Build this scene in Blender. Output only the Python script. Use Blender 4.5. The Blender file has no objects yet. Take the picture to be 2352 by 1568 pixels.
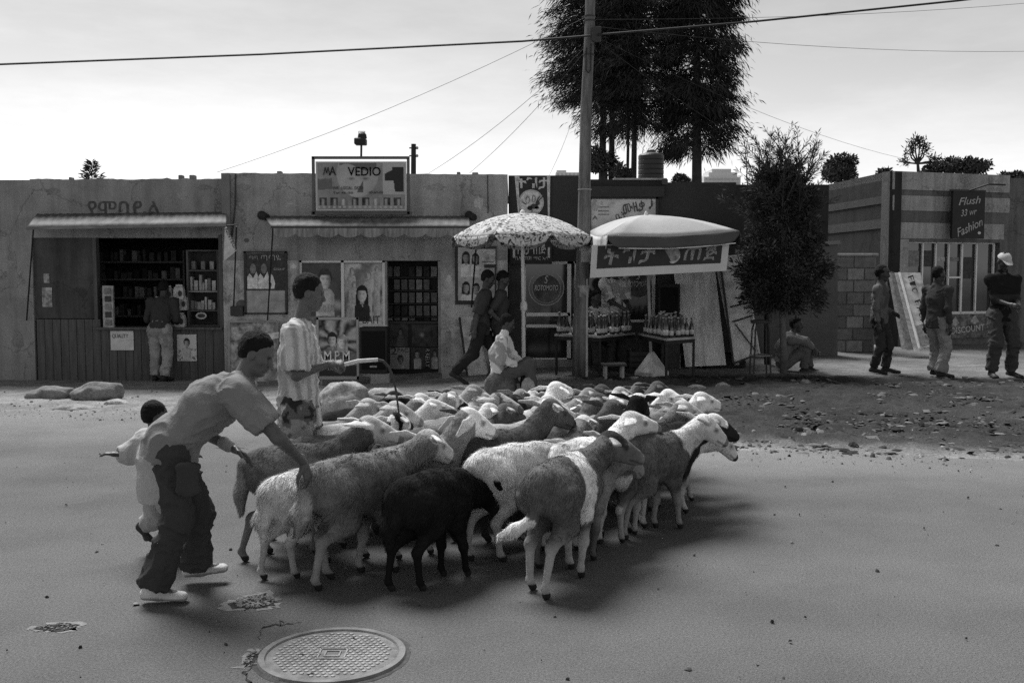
import bpy, bmesh, math, random
import numpy as np
from mathutils import Vector, Matrix
R = math.radians
scene = bpy.context.scene
COL = scene.collection

# ------------------------------------------------------------------ camera, sky, sun, exposure
CAM_H, FPX, CX, CY, HOR = 1.57, 2287.0, 1176.0, 784.0, 634.0
PITCH = math.atan((CY - HOR) / FPX)
cd = bpy.data.cameras.new('camera')
cd.lens = 35.0; cd.sensor_width = 36.0; cd.clip_start = 0.05; cd.clip_end = 3000
cam = bpy.data.objects.new('camera', cd); COL.objects.link(cam)
cam.location = (0, 0, CAM_H); cam.rotation_euler = (math.pi / 2 - PITCH, 0, 0)
scene.camera = cam

SUN_AZ, SUN_EL = R(-30), R(57)        # azimuth from +Y (ahead), negative = to the left
world = bpy.data.worlds.new('World'); scene.world = world; world.use_nodes = True
wn = world.node_tree.nodes; wl = world.node_tree.links; wn.clear()
sky = wn.new('ShaderNodeTexSky'); sky.sky_type = 'NISHITA'; sky.sun_disc = False
sky.sun_elevation = SUN_EL; sky.sun_rotation = SUN_AZ
sky.altitude = 2300; sky.air_density = 1.6; sky.dust_density = 2.2; sky.ozone_density = 1.0
# panchromatic film behind a yellow filter: mostly the red and green light of the sky
bw = wn.new('ShaderNodeVectorMath'); bw.operation = 'DOT_PRODUCT'; bw.inputs[1].default_value = (.85, .15, 0.0); bg = wn.new('ShaderNodeBackground'); wo = wn.new('ShaderNodeOutputWorld')
bg.inputs['Strength'].default_value = 0.094
scene.cycles.use_denoising = False; scene.cycles.sample_clamp_direct = 6.0; scene.cycles.sample_clamp_indirect = 3.0
wl.new(sky.outputs[0], bw.inputs[0])
wtc = wn.new('ShaderNodeTexCoord'); wmp = wn.new('ShaderNodeMapping'); wmp.inputs['Scale'].default_value = (2.2, 2.2, 9.0); wno = wn.new('ShaderNodeTexNoise'); wno.inputs['Scale'].default_value = 1.6; wno.inputs['Detail'].default_value = 7; wno.inputs['Roughness'].default_value = .62
wmr = wn.new('ShaderNodeMapRange'); wmr.inputs[1].default_value = .42; wmr.inputs[2].default_value = .72; wmr.inputs[3].default_value = .93; wmr.inputs[4].default_value = 1.10; wmu = wn.new('ShaderNodeMath'); wmu.operation = 'MULTIPLY'
wl.new(wtc.outputs['Generated'], wmp.inputs[0]); wl.new(wmp.outputs[0], wno.inputs['Vector']); wl.new(wno.outputs[0], wmr.inputs[0]); wl.new(bw.outputs['Value'], wmu.inputs[0]); wl.new(wmr.outputs[0], wmu.inputs[1]); wl.new(wmu.outputs[0], bg.inputs[0]); wl.new(bg.outputs[0], wo.inputs[0])
sl = bpy.data.lights.new('sun', 'SUN'); sl.energy = 3.0; sl.angle = R(28); sl.color = (1, 1, 1)
sun = bpy.data.objects.new('sun', sl); COL.objects.link(sun)
sdir = Vector((math.sin(SUN_AZ) * math.cos(SUN_EL), math.cos(SUN_AZ) * math.cos(SUN_EL), math.sin(SUN_EL)))
sun.rotation_euler = sdir.to_track_quat('Z', 'Y').to_euler(); sun.location = sdir * 60
vs = scene.view_settings
vs.view_transform = 'Standard'; vs.look = 'None'; vs.exposure = 0.9; vs.gamma = 1.0; vs.use_curve_mapping = False

# ------------------------------------------------------------------ from picture to place
_f = Vector((0, math.cos(PITCH), -math.sin(PITCH))); _u = Vector((0, math.sin(PITCH), math.cos(PITCH)))
def ray(px, py):
    return Vector(((px - CX) / FPX, 0, 0)) + _u * ((CY - py) / FPX) + _f
def P(px, py, z=0.0):
    d = ray(px, py); t = (z - CAM_H) / d.z
    return Vector((0, 0, CAM_H)) + d * t
def PD(px, py, Y):
    d = ray(px, py); t = Y / d.y
    return Vector((0, 0, CAM_H)) + d * t
def sstep(a, b, x):
    t = np.clip((x - a) / (b - a), 0, 1); return t * t * (3 - 2 * t)
_EX = [-60, -6, -2.73, 0, 1.9, 4.2, 8, 60]
_EY = [11.7, 11.3, 10.8, 9.8, 8.75, 8.2, 7.6, 7.3]
def gz_base(x, y):
    """ground height without roughness (numpy friendly)"""
    x = np.asarray(x, float); y = np.asarray(y, float)
    e = np.interp(x, _EX, _EY)
    side = np.interp(x, [-60, -8, -4, -1.6, -0.3, 1.2, 4.5, 7, 60], [-.03, -.03, -.01, .06, .14, .2, .2, .16, .16])
    w = sstep(e + 1.2, e + 3.8, y)
    return -0.05 + 0.07 * sstep(e - 1.0, e + 1.0, y) + (side - 0.02) * w
def gz(x, y):
    e = float(np.interp(x, _EX, _EY))
    b = float(gz_base(x, y))
    return max(0.0, b) if y < e + 1.2 else b
def G(px, py):
    p = P(px, py, 0.0)
    for _ in range(12):
        p = P(px, py, gz(p.x, p.y))
    return p

# ------------------------------------------------------------------ numpy noise
def _hash(ix, iy, iz, seed):
    h = (ix * 374761393 + iy * 668265263 + iz * 1274126177 + seed * 974634) & 0xFFFFFFFF
    h = ((h ^ (h >> 13)) * 1274126177) & 0xFFFFFFFF
    return ((h ^ (h >> 16)) & 0xFFFF) / 65535.0
def vnoise(p, seed=0):
    """value noise -1..1 on (n,3) array"""
    p = np.asarray(p, float); i = np.floor(p).astype(np.int64); f = p - i; f = f * f * (3 - 2 * f)
    x, y, z = i[:, 0], i[:, 1], i[:, 2]; out = 0
    for dx in (0, 1):
        for dy in (0, 1):
            for dz in (0, 1):
                w = (f[:, 0] if dx else 1 - f[:, 0]) * (f[:, 1] if dy else 1 - f[:, 1]) * (f[:, 2] if dz else 1 - f[:, 2])
                out = out + w * _hash(x + dx, y + dy, z + dz, seed)
    return out * 2 - 1
def fbm(p, seed=0, o=3):
    s = 0; a = 1; t = 0
    for k in range(o):
        s = s + a * vnoise(np.asarray(p) * (2.03 ** k), seed + k); t += a; a *= .5
    return s / t

# ------------------------------------------------------------------ materials (the photograph is black and white: greys)
MATS = {}
def mat(name, v=0.3, rough=0.9, var=0.2, scale=5.0, bump=0.0, bscale=40.0, spec=0.2, attr=False, metal=0.0,
        var2=0.0, scale2=60.0, dirt=0.0, dscale=1.5, stretch=(1, 1, 1), alpha=None, trans=0.0, streak=0.0):
    if name in MATS: return MATS[name]
    m = bpy.data.materials.new(name); m.use_nodes = True; N = m.node_tree.nodes; L = m.node_tree.links
    b = N['Principled BSDF']
    b.inputs['Roughness'].default_value = rough; b.inputs['Metallic'].default_value = metal
    b.inputs['Specular IOR Level'].default_value = spec
    if trans: b.inputs['Transmission Weight'].default_value = trans
    tc = N.new('ShaderNodeTexCoord'); mp = N.new('ShaderNodeMapping'); mp.inputs['Scale'].default_value = stretch
    L.new(tc.outputs['Object'], mp.inputs[0])
    def noise(sc, det=4.0, ro=0.6):
        n = N.new('ShaderNodeTexNoise'); n.inputs['Scale'].default_value = sc; n.inputs['Detail'].default_value = det
        n.inputs['Roughness'].default_value = ro; L.new(mp.outputs[0], n.inputs['Vector']); return n
    def rng(src, lo, hi, a=0.3, c=0.7):
        r = N.new('ShaderNodeMapRange'); r.inputs[1].default_value = a; r.inputs[2].default_value = c
        r.inputs[3].default_value = lo; r.inputs[4].default_value = hi; L.new(src, r.inputs[0]); return r.outputs[0]
    def mul(a, c):
        q = N.new('ShaderNodeMath'); q.operation = 'MULTIPLY'
        for k, s in enumerate((a, c)):
            if isinstance(s, (int, float)): q.inputs[k].default_value = s
            else: L.new(s, q.inputs[k])
        return q.outputs[0]
    val = rng(noise(scale).outputs[0], v * (1 - var), v * (1 + var))
    if var2: val = mul(val, rng(noise(scale2, 3, .7).outputs[0], 1 - var2, 1 + var2))
    if dirt: val = mul(val, rng(noise(dscale, 6, .65).outputs[0], 1 - dirt, 1.0, .38, .55))
    if streak:
        ms = N.new('ShaderNodeMapping'); ms.inputs['Scale'].default_value = (5, 5, .35); L.new(tc.outputs['Object'], ms.inputs[0]); ns = noise(1.3, 6, .7); L.new(ms.outputs[0], ns.inputs['Vector'])
        val = mul(val, rng(ns.outputs[0], 1 - streak, 1.0 + streak * .3, .36, .56))
        nc = N.new('ShaderNodeTexVoronoi'); nc.feature = 'DISTANCE_TO_EDGE'; nc.inputs['Scale'].default_value = .9; wp = noise(2.5, 5, .7)
        va = N.new('ShaderNodeVectorMath'); va.operation = 'MULTIPLY_ADD'; va.inputs[1].default_value = (.55,) * 3; L.new(wp.outputs[1], va.inputs[0]); L.new(mp.outputs[0], va.inputs[2]); L.new(va.outputs[0], nc.inputs['Vector'])
        val = mul(val, rng(nc.outputs['Distance'], .55, 1.0, .0, .012))
    if attr:
        a = N.new('ShaderNodeAttribute'); a.attribute_name = 'tone'; val = mul(val, a.outputs['Fac'])
    cb = N.new('ShaderNodeCombineColor')
    for k in range(3): L.new(val, cb.inputs[k])
    L.new(cb.outputs[0], b.inputs['Base Color'])
    if bump:
        bn = N.new('ShaderNodeBump'); bn.inputs['Strength'].default_value = min(1.0, bump); bn.inputs['Distance'].default_value = 0.02 * max(1, bump)
        L.new(noise(bscale, 5, .65).outputs[0], bn.inputs['Height']); L.new(bn.outputs[0], b.inputs['Normal'])
    if alpha is not None: b.inputs['Alpha'].default_value = alpha
    MATS[name] = m; return m

# ------------------------------------------------------------------ things and parts
WM = {}
def tag(o, label=None, cat=None, group=None, kind=None):
    if label: o['label'] = label
    if cat: o['category'] = cat
    if group: o['group'] = group
    if kind: o['kind'] = kind
    return o
def empty(name, loc, rz=0.0, label=None, cat=None, group=None):
    o = bpy.data.objects.new(name, None); COL.objects.link(o); o.location = loc; o.rotation_euler = (0, 0, rz)
    o.empty_display_size = 0.1
    WM[o] = Matrix.Translation(Vector(loc)) @ Matrix.Rotation(rz, 4, 'Z')
    return tag(o, label, cat, group)
def link(me, name, m, parent=None, local=False):
    o = bpy.data.objects.new(name, me); COL.objects.link(o)
    if m is not None and not me.materials: me.materials.append(m)
    if parent is not None:
        o.parent = parent
        if not local: me.transform(WM[parent].inverted())
        WM[o] = WM[parent]
    else:
        WM[o] = Matrix.Identity(4)
    return o
def mesh_np(name, V, F, smooth=False, tone=None, normals=None):
    """V (n,3); F (m,3) or (m,4) int arrays"""
    V = np.asarray(V, np.float32); F = np.asarray(F, np.int32); me = bpy.data.meshes.new(name)
    k = F.shape[1]; me.vertices.add(len(V)); me.vertices.foreach_set('co', V.ravel())
    me.loops.add(F.size); me.loops.foreach_set('vertex_index', F.ravel())
    me.polygons.add(len(F)); me.polygons.foreach_set('loop_start', np.arange(0, F.size, k, dtype=np.int32))
    if smooth: me.polygons.foreach_set('use_smooth', np.ones(len(F), bool))
    if tone is not None:
        a = me.attributes.new('tone', 'FLOAT', 'POINT'); a.data.foreach_set('value', np.asarray(tone, np.float32))
    me.update(); me.validate()
    if normals is not None: me.normals_split_custom_set_from_vertices(np.asarray(normals, np.float32))
    return me
class MB:
    def __init__(s): s.v = []; s.f = []; s.smooth = False
    def add(s, vs, fs):
        o = len(s.v); s.v += [tuple(v) for v in vs]; s.f += [tuple(i + o for i in f) for f in fs]; return s
    def box(s, c, size, rz=0.0, M=None):
        x, y, z = [k / 2 for k in size]; c = Vector(c)
        q = [Vector((a * x, b * y, d * z)) for d in (-1, 1) for b in (-1, 1) for a in (-1, 1)]
        m = M if M is not None else Matrix.Rotation(rz, 3, 'Z')
        return s.add([c + m @ p for p in q], [(0, 2, 3, 1), (4, 5, 7, 6), (0, 1, 5, 4), (2, 6, 7, 3), (0, 4, 6, 2), (1, 3, 7, 5)])
    def bx(s, x0, x1, y0, y1, z0, z1):
        return s.box(((x0 + x1) / 2, (y0 + y1) / 2, (z0 + z1) / 2), (abs(x1 - x0), abs(y1 - y0), abs(z1 - z0)))
    def bar(s, p0, p1, w, t=None, up=(0, 0, 1)):
        p0, p1 = Vector(p0), Vector(p1); d = p1 - p0; l = d.length; d.normalize(); up = Vector(up)
        a = d.cross(up)
        if a.length < 1e-4: a = d.cross(Vector((0, 1, 0)))
        a.normalize(); b = a.cross(d)
        return s.box((p0 + p1) / 2, (l, w, t or w), M=Matrix((d, a, b)).transposed())
    def tube(s, pts, rad, n=8, cap=True):
        pts = [Vector(p) for p in pts]; m = len(pts)
        rad = [rad] * m if isinstance(rad, (int, float)) else rad; vs = []; ref = None
        for i, p in enumerate(pts):
            d = (pts[min(i + 1, m - 1)] - pts[max(i - 1, 0)]).normalized()
            if ref is None: ref = d.orthogonal().normalized()
            a = (ref - d * ref.dot(d)); a = a.normalized() if a.length > 1e-5 else d.orthogonal().normalized()
            ref = a; b = d.cross(a)
            vs += [p + (a * math.cos(2 * math.pi * k / n) + b * math.sin(2 * math.pi * k / n)) * rad[i] for k in range(n)]
        fs = [(i * n + k, i * n + (k + 1) % n, (i + 1) * n + (k + 1) % n, (i + 1) * n + k) for i in range(m - 1) for k in range(n)]
        if cap: fs += [tuple(reversed(range(n))), tuple((m - 1) * n + k for k in range(n))]
        return s.add(vs, fs)
    def lathe(s, c, prof, n=16, ax=None):
        c = Vector(c); return s.tube([c + Vector((0, 0, z)) for r, z in prof], [max(r, 1e-4) for r, z in prof], n)
    def quad(s, a, b, c, d): return s.add([a, b, c, d], [(0, 1, 2, 3)])
    def slab(s, poly, off):
        n = len(poly); off = Vector(off); vs = [Vector(p) for p in poly] + [Vector(p) + off for p in poly]
        return s.add(vs, [tuple(range(n)), tuple(reversed(range(n, 2 * n)))] + [(i, i + n, (i + 1) % n + n, (i + 1) % n) for i in range(n)])
    def grid(s, fn, nu, nv):
        vs = [fn(i / nu, j / nv) for j in range(nv + 1) for i in range(nu + 1)]
        return s.add(vs, [(j * (nu + 1) + i, j * (nu + 1) + i + 1, (j + 1) * (nu + 1) + i + 1, (j + 1) * (nu + 1) + i) for j in range(nv) for i in range(nu)])
    def build(s, name, m, parent=None, local=False, bevel=0.0, smooth=False, fix=True):
        me = bpy.data.meshes.new(name); me.from_pydata(s.v, [], s.f)
        if fix or bevel:
            bm = bmesh.new(); bm.from_mesh(me)
            if fix: bmesh.ops.recalc_face_normals(bm, faces=bm.faces)
            if bevel: bmesh.ops.bevel(bm, geom=list(bm.edges), offset=bevel, segments=1, affect='EDGES', clamp_overlap=True)
            bm.to_mesh(me); bm.free()
        if smooth:
            me.polygons.foreach_set('use_smooth', np.ones(len(me.polygons), bool))
        me.update()
        return link(me, name, m, parent, local)
def copy_tree(o, parent=None):
    c = o.copy(); COL.objects.link(c); c.parent = parent
    for ch in list(o.children): copy_tree(ch, c)
    return c
def text_mesh(body, size, bold=0.0, shear=0.0, ext=0.002):
    c = bpy.data.curves.new('lettering', 'FONT'); c.body = body; c.size = size; c.offset = bold; c.shear = shear
    c.align_x = 'CENTER'; c.align_y = 'CENTER'; c.resolution_u = 3; c.extrude = ext
    o = bpy.data.objects.new('lettering', c)
    me = bpy.data.meshes.new_from_object(o)
    bpy.data.objects.remove(o); bpy.data.curves.remove(c); me.materials.clear(); return me
def text(body, loc, width, m, parent, name='lettering', height=None, bold=0.0, shear=0.0, rot=0.0, M=None, ext=0.002):
    """lettering on a vertical plate facing -Y, fitted to width (and height)"""
    me = text_mesh(body, 1.0, bold, shear, ext)
    co = np.empty(len(me.vertices) * 3, np.float32); me.vertices.foreach_get('co', co); co = co.reshape(-1, 3)
    lo, hi = co.min(0), co.max(0); s = width / (hi[0] - lo[0]); sz = (height / (hi[1] - lo[1])) if height else s
    co[:, :2] -= (lo[:2] + hi[:2]) / 2; co[:, 0] *= s; co[:, 1] *= sz
    me.vertices.foreach_set('co', co.ravel())
    X = Matrix.Rotation(math.pi / 2, 4, 'X')
    if M is None: M = Matrix.Translation(Vector(loc)) @ X @ Matrix.Rotation(rot, 4, 'Z')
    me.transform(M); me.update()
    return link(me, name, m, parent)
# ================================================================== the setting: ground, road
rnd = random.Random(7); rng = np.random.default_rng(11)
def axis(a, b, step, far, grow=1.25):
    c = list(np.arange(a, b + 1e-6, step)); l = []; s = step; x = a
    while x > -far: s *= grow; x -= s; l.append(x)
    r = []; s = step; x = c[-1]
    while x < far: s *= grow; x += s; r.append(x)
    return np.array(l[::-1] + c + r)
gx = axis(-8, 10, .055, 1600, 1.3); gy = axis(7.0, 16.2, .055, 1600, 1.3)
XX, YY = np.meshgrid(gx, gy); pts = np.stack([XX.ravel(), YY.ravel(), np.zeros(XX.size)], 1)
e_ = np.interp(pts[:, 0], _EX, _EY)
rub = sstep(.2, 1.6, pts[:, 0]) * sstep(e_ + .2, e_ + 1.0, pts[:, 1]) * (1 - sstep(13.2, 14.2, pts[:, 1]))
near = sstep(e_ - 1.2, e_ + .3, pts[:, 1]) * (1 - sstep(17, 25, pts[:, 1]))
zz = gz_base(pts[:, 0], pts[:, 1])
zz = zz + near * (.016 * fbm(pts * 1.7, 3, 4) + (.010 + .03 * rub) * fbm(pts * 6.5, 5, 3) + (.004 + .03 * rub) * np.maximum(0, fbm(pts * 15, 8, 2)))
zz = np.where(np.abs(pts[:, 0]) + pts[:, 1] > 200, zz - .2, zz)
pts[:, 2] = zz
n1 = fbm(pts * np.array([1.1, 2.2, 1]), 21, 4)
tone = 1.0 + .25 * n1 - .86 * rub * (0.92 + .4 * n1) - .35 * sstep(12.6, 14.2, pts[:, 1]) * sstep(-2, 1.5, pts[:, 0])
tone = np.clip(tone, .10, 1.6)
nx, ny = len(gx), len(gy); ii = np.arange(nx * ny).reshape(ny, nx)
F = np.stack([ii[:-1, :-1].ravel(), ii[:-1, 1:].ravel(), ii[1:, 1:].ravel(), ii[1:, :-1].ravel()], 1)
m_dirt = mat('dirt', .25, .95, .25, 3.5, 1.0, 55, .1, attr=True, var2=.4, scale2=38)
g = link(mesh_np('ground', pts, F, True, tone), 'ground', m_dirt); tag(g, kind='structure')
# road: dark worn asphalt with fine aggregate
rx = np.concatenate([np.linspace(-70, -10, 25)[:-1], np.linspace(-10, 10, 161), np.linspace(10, 70, 25)[1:]]); ry = np.concatenate([np.linspace(-25, 3, 29)[:-1], np.linspace(3, 13, 101)])
XX, YY = np.meshgrid(rx, ry); V = np.stack([XX.ravel(), YY.ravel(), np.zeros(XX.size)], 1)
ii = np.arange(V.shape[0]).reshape(len(ry), len(rx))
F = np.stack([ii[:-1, :-1].ravel(), ii[:-1, 1:].ravel(), ii[1:, 1:].ravel(), ii[1:, :-1].ravel()], 1)
keep = V[F].mean(1); keep = keep[:, 1] < np.interp(keep[:, 0], _EX, _EY) + 1.6
er = np.interp(V[:, 0], _EX, _EY) - V[:, 1]; dust = sstep(2.2, -.1, er + 1.1 * fbm(V * np.array([.5, 1.2, 1]), 71, 3)); trk = fbm(V * np.array([.10, 1.3, 1]), 72, 3)   # drifted dust, worn wheel tracks along the road
m_road = mat('asphalt', .165, .93, .08, .5, .8, 150, .12, var2=.36, scale2=90, dirt=.12, dscale=1.3, attr=True)
road = link(mesh_np('road', V, F[keep], False, 1 + .45 * dust + .24 * trk), 'road', m_road); tag(road, kind='structure')
def crack(pts_, w, seed):
    r_ = np.random.default_rng(seed); P_ = []; 
    for (a, b) in zip(pts_[:-1], pts_[1:]):
        for t in np.linspace(0, 1, 9)[:-1]: q = P(*a).lerp(P(*b), t); P_.append(Vector((q.x + r_.normal() * .012, q.y + r_.normal() * .02, .0022)))
    mb = MB(); L_ = []; R_ = []
    for i, q in enumerate(P_): k = w * r_.uniform(.2, 1.0) * (1 - abs(2 * i / len(P_) - 1) ** 3); L_.append(q + Vector((0, k, 0))); R_.append(q - Vector((k * .3, k, 0)))
    for i in range(len(P_) - 1): mb.quad(R_[i], R_[i + 1], L_[i + 1], L_[i])
    mb.build('crack', mat('crack_dark', .035, .95, .4, 20), road)
crack([(585, 1480), (606, 1440), (640, 1432), (700, 1428)], .010, 1); crack([(600, 1520), (560, 1545), (570, 1580)], .010, 3); crack([(488, 1030), (540, 1027), (580, 1030)], .012, 4)
crack([(1560, 1600), (1640, 1588), (1700, 1592)], .006, 5)

def scatter_chips(name, xy, smin, smax, tones, seed, flat=.25):
    """many small stones and scraps in one mesh"""
    r = np.random.default_rng(seed); n = len(xy); e = np.interp(xy[:, 0], _EX, _EY); zb_ = gz_base(xy[:, 0], xy[:, 1]); zb_ = np.where(xy[:, 1] < e + 1.2, np.maximum(zb_, 0), zb_)
    base = np.array([[-1, -1, -.5], [1, -1, -.5], [1, 1, -.5], [-1, 1, -.5], [-.6, -.5, 1], [.7, -.6, .8], [.6, .6, 1], [-.6, .7, .9]], float)
    fb = np.array([[4, 5, 6, 7], [0, 1, 5, 4], [1, 2, 6, 5], [2, 3, 7, 6], [3, 0, 4, 7]])
    sz = smin * (smax / smin) ** (r.random(n) ** 2.2); a = r.random(n) * 6.28; q = base[None] * (1 + .5 * (r.random((n, 8, 3)) - .5)) * np.stack([sz, sz * r.uniform(.4, .95, n), sz * flat * r.uniform(.4, 1.8, n)], 1)[:, None, :]
    c, sn = np.cos(a)[:, None], np.sin(a)[:, None]; V = np.stack([q[:, :, 0] * c - q[:, :, 1] * sn + xy[:, :1], q[:, :, 0] * sn + q[:, :, 1] * c + xy[:, 1:2], q[:, :, 2] + (zb_ + r.uniform(-.004, .012, n))[:, None]], 2)
    V[:, :, 2] += (q[:, :, 0] * r.normal(0, .25, (n, 1)))
    T = np.repeat(tones[0] + (tones[1] - tones[0]) * r.random(n) ** 2.2, 8)
    return link(mesh_np(name, V.reshape(-1, 3), (fb[None] + 8 * np.arange(n)[:, None, None]).reshape(-1, 4), False, T), name, mat('chips', .55, .9, .3, 60, attr=True))
r = np.random.default_rng(5); x = r.uniform(.5, 9.5, 26000); e = np.interp(x, _EX, _EY); y = e + .1 + r.beta(1.5, 1.9, 26000) * (13.7 - e)
k = fbm(np.stack([x * .8, y * 1.5, 0 * x], 1), 44, 3) + .35 * fbm(np.stack([x * 3, y * 4, 0 * x], 1), 45, 2); xy = np.stack([x, y], 1)[k > -.02 + .25 * r.normal(size=26000)]
o = scatter_chips('rubble', xy[:12000], .006, .06, (.03, .30), 5, .13); tag(o, 'pale stone chips and litter strewn over the dark verge', 'rubble', kind='stuff')
x = r.uniform(-7, 4, 1500); e = np.interp(x, _EX, _EY); o = scatter_chips('gravel', np.stack([x, e - .35 + np.abs(r.normal(size=1500)) * 1.3], 1), .004, .022, (.12, .6), 6, .5)
tag(o, 'small stones scattered along the dusty road edge', 'gravel', kind='stuff')
o = scatter_chips('road_grit', np.stack([r.uniform(-4.5, 5, 420), r.uniform(3.2, 9, 420)], 1), .003, .015, (.02, .4), 9, .6); tag(o, 'tiny dark droppings and grit on the asphalt', 'grit', kind='stuff')

# potholes: ragged patches where the surface has broken up
def pothole(px, py, rx_, ry_, label, seed, pieces):
    c = P(px, py, 0); r = np.random.default_rng(seed); root = empty('pothole', c, 0, label, 'pothole')
    mb = MB(); n = 40; ring = []
    for k in range(n):
        a = 2 * math.pi * k / n; q = 1 + .16 * math.sin(3 * a + seed) + .1 * r.normal()
        ring.append((math.cos(a) * rx_ * q, math.sin(a) * ry_ * q))
    vs = [c + Vector((0, 0, .003))]; fs = []
    for j, f in enumerate((.35, .7, 1.0)):
        vs += [c + Vector((x * f, y * f, (.0045 * r.random() + .002 if j < 2 else .0022))) for x, y in ring]
    fs = [(0, 1 + k, 1 + (k + 1) % n) for k in range(n)]
    for j in range(2): fs += [(1 + j * n + k, 1 + (j + 1) * n + k, 1 + (j + 1) * n + (k + 1) % n, 1 + j * n + (k + 1) % n) for k in range(n)]
    mb.add(vs, fs); sand = [(x * 1.35 + .015 * r.normal(), y * 1.35 + .01 * r.normal()) for x, y in ring]; MB().add([c + Vector((x, y, .0015)) for x, y in sand], [tuple(range(n))]).build('sandy_rim', mat('sandy_rim', .24, .95, .3, 14, .6, 80, .1), root)
    mb.build('broken_surface', mat('pothole_soil', .055, .95, .7, 30, 1.0, 60, .1, var2=.4, scale2=90), root)
    mb = MB()
    for k in range(pieces):
        a, q = r.random() * 6.28, math.sqrt(r.random()) * .92; s = r.uniform(.003, .009)
        mb.box(c + Vector((math.cos(a) * rx_ * q, math.sin(a) * ry_ * q, .006)), (s * 1.6, s, s * .7), rz=r.random() * 3)
    s_ = mb.build('loose_stones', mat('loose_stone', .16, .9, .5, 14), root); s_['kind'] = 'stuff'
pothole(584, 1383, .105, .10, 'round gritty pothole in the asphalt in front of the bending herder', 3, 320)
pothole(132, 1441, .09, .05, 'shallow worn hollow in the asphalt at the lower left', 5, 60)
# hairline of broken asphalt beside the manhole
pothole(578, 1512, .025, .07, 'crumbled asphalt along the left rim of the manhole', 8, 25)

# manhole
c = P(764, 1505, 0); root = empty('manhole', c, 0, 'round iron manhole cover with raised studs set in the road', 'manhole')
mb = MB(); n = 64; ro, ri = .305, .272
prof = [(ro, .001), (ro - .004, .013), (ri + .004, .013), (ri, .006)]
vs = [c + Vector((math.cos(2 * math.pi * k / n) * r_, math.sin(2 * math.pi * k / n) * r_, z)) for r_, z in prof for k in range(n)]
mb.add(vs, [(j * n + k, j * n + (k + 1) % n, (j + 1) * n + (k + 1) % n, (j + 1) * n + k) for j in range(3) for k in range(n)])
rr = random.Random(4); MB().add([c + Vector((math.cos(6.283 * k / 48) * (.316 + .02 * rr.random()), math.sin(6.283 * k / 48) * (.316 + .02 * rr.random()), .0012)) for k in range(48)], [tuple(range(48))]).build('grimy_collar', mat('grimy_collar', .085, .95, .4, 18, .6, 80, .1), root)
mb.build('rim', mat('rim_concrete', .21, .8, .25, 14, .4, 80, .3, dirt=.3, dscale=6), root)
mb = MB(); vs = [c + Vector((math.cos(2 * math.pi * k / n) * r_, math.sin(2 * math.pi * k / n) * r_, z)) for r_, z in ((.276, .004), (.262, .007), (.255, .007)) for k in range(n)] + [c + Vector((0, 0, .007))]
fs = [(j * n + k, j * n + (k + 1) % n, (j + 1) * n + (k + 1) % n, (j + 1) * n + k) for j in range(2) for k in range(n)] + [(2 * n + k, 2 * n + (k + 1) % n, 3 * n) for k in range(n)]
mb.add(vs, fs); mb.build('cover', mat('manhole_iron', .2, .6, .25, 20, .5, 120, .4, dirt=.35, dscale=9), root)
mb = MB()
for j in range(-9, 10):
    for i in range(-9, 10):
        x = i * .0285 + (.014 if j % 2 else 0); y = j * .0255
        if math.hypot(x, y) > .238 or (abs(x) < .055 and abs(y) < .062): continue
        mb.lathe(c + Vector((x, y, .0065)), [(.0105, 0), (.0085, .0045), (.004, .0055)], 8)
mb.build('studs', mat('stud_iron', .26, .45, .25, 20, .2, 120, .5), root)['kind'] = 'stuff'
mb = MB()
for s_ in (.055, .03):
    for k in range(4):
        a = Matrix.Rotation(k * math.pi / 2, 3, 'Z'); mb.bar(c + a @ Vector((-s_, -s_, .009)), c + a @ Vector((s_, -s_, .009)), .006, .006)
mb.build('square_emblem', mat('stud_iron'), root)
for px, py in ((816, 1465), (691, 1503), (713, 1547)):
    MB().lathe(P(px, py, .008), [(.012, 0), (.012, .002)], 12).build('lifting_hole', mat('hole_black', .015, .9), root)

# ================================================================== buildings
YA = 15.2
def X(px, Y=YA): return PD(px, HOR, Y).x
def Z(py, Y=YA): return PD(CX, py, Y).z
BOT = -.15
m_plA = mat('render_left_shop', .285, .95, .16, 1.2, .6, 70, .1, var2=.14, scale2=45, dirt=.2, dscale=1.4, streak=.17)
m_plB = mat('render_video_shop', .33, .95, .14, 1.2, .6, 70, .1, var2=.15, scale2=45, dirt=.18, dscale=1.2, streak=.16)
m_dado = mat('pale_dado_paint', .52, .92, .16, 2.2, .5, 60, .1, var2=.2, scale2=40, dirt=.45, dscale=2.6, streak=.2)
m_dark = mat('dark_painted_wall', .04, .85, .15, 1.4, .3, 60, .2, var2=.15, scale2=40)
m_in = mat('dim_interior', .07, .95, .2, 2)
m_roof = mat('flat_roof', .18, .95, .2, 2)
m_wood = mat('counter_wood', .10, .8, .25, 3, .3, 30, .2, var2=.2, scale2=30, stretch=(6, 6, .6))
m_dframe = mat('dark_frame', .05, .7, .2, 8, .1, 30, .3)
m_steel = mat('dull_steel', .30, .55, .2, 6, .1, 60, .4, dirt=.3, dscale=4)
m_alu = mat('aluminium', .70, .45, .08, 8, 0, 60, .5)
m_black = mat('black_paint', .018, .6, .2, 8, 0, 60, .3)
m_white = mat('white_paint', .75, .8, .06, 8, 0, 60, .2, dirt=.12, dscale=6)
m_pap = mat('poster_paper', .62, .75, .15, 10, .1, 30, .2)
m_glass = mat('dark_glass', .02, .08, .2, 3, 0, 60, .6)
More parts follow.
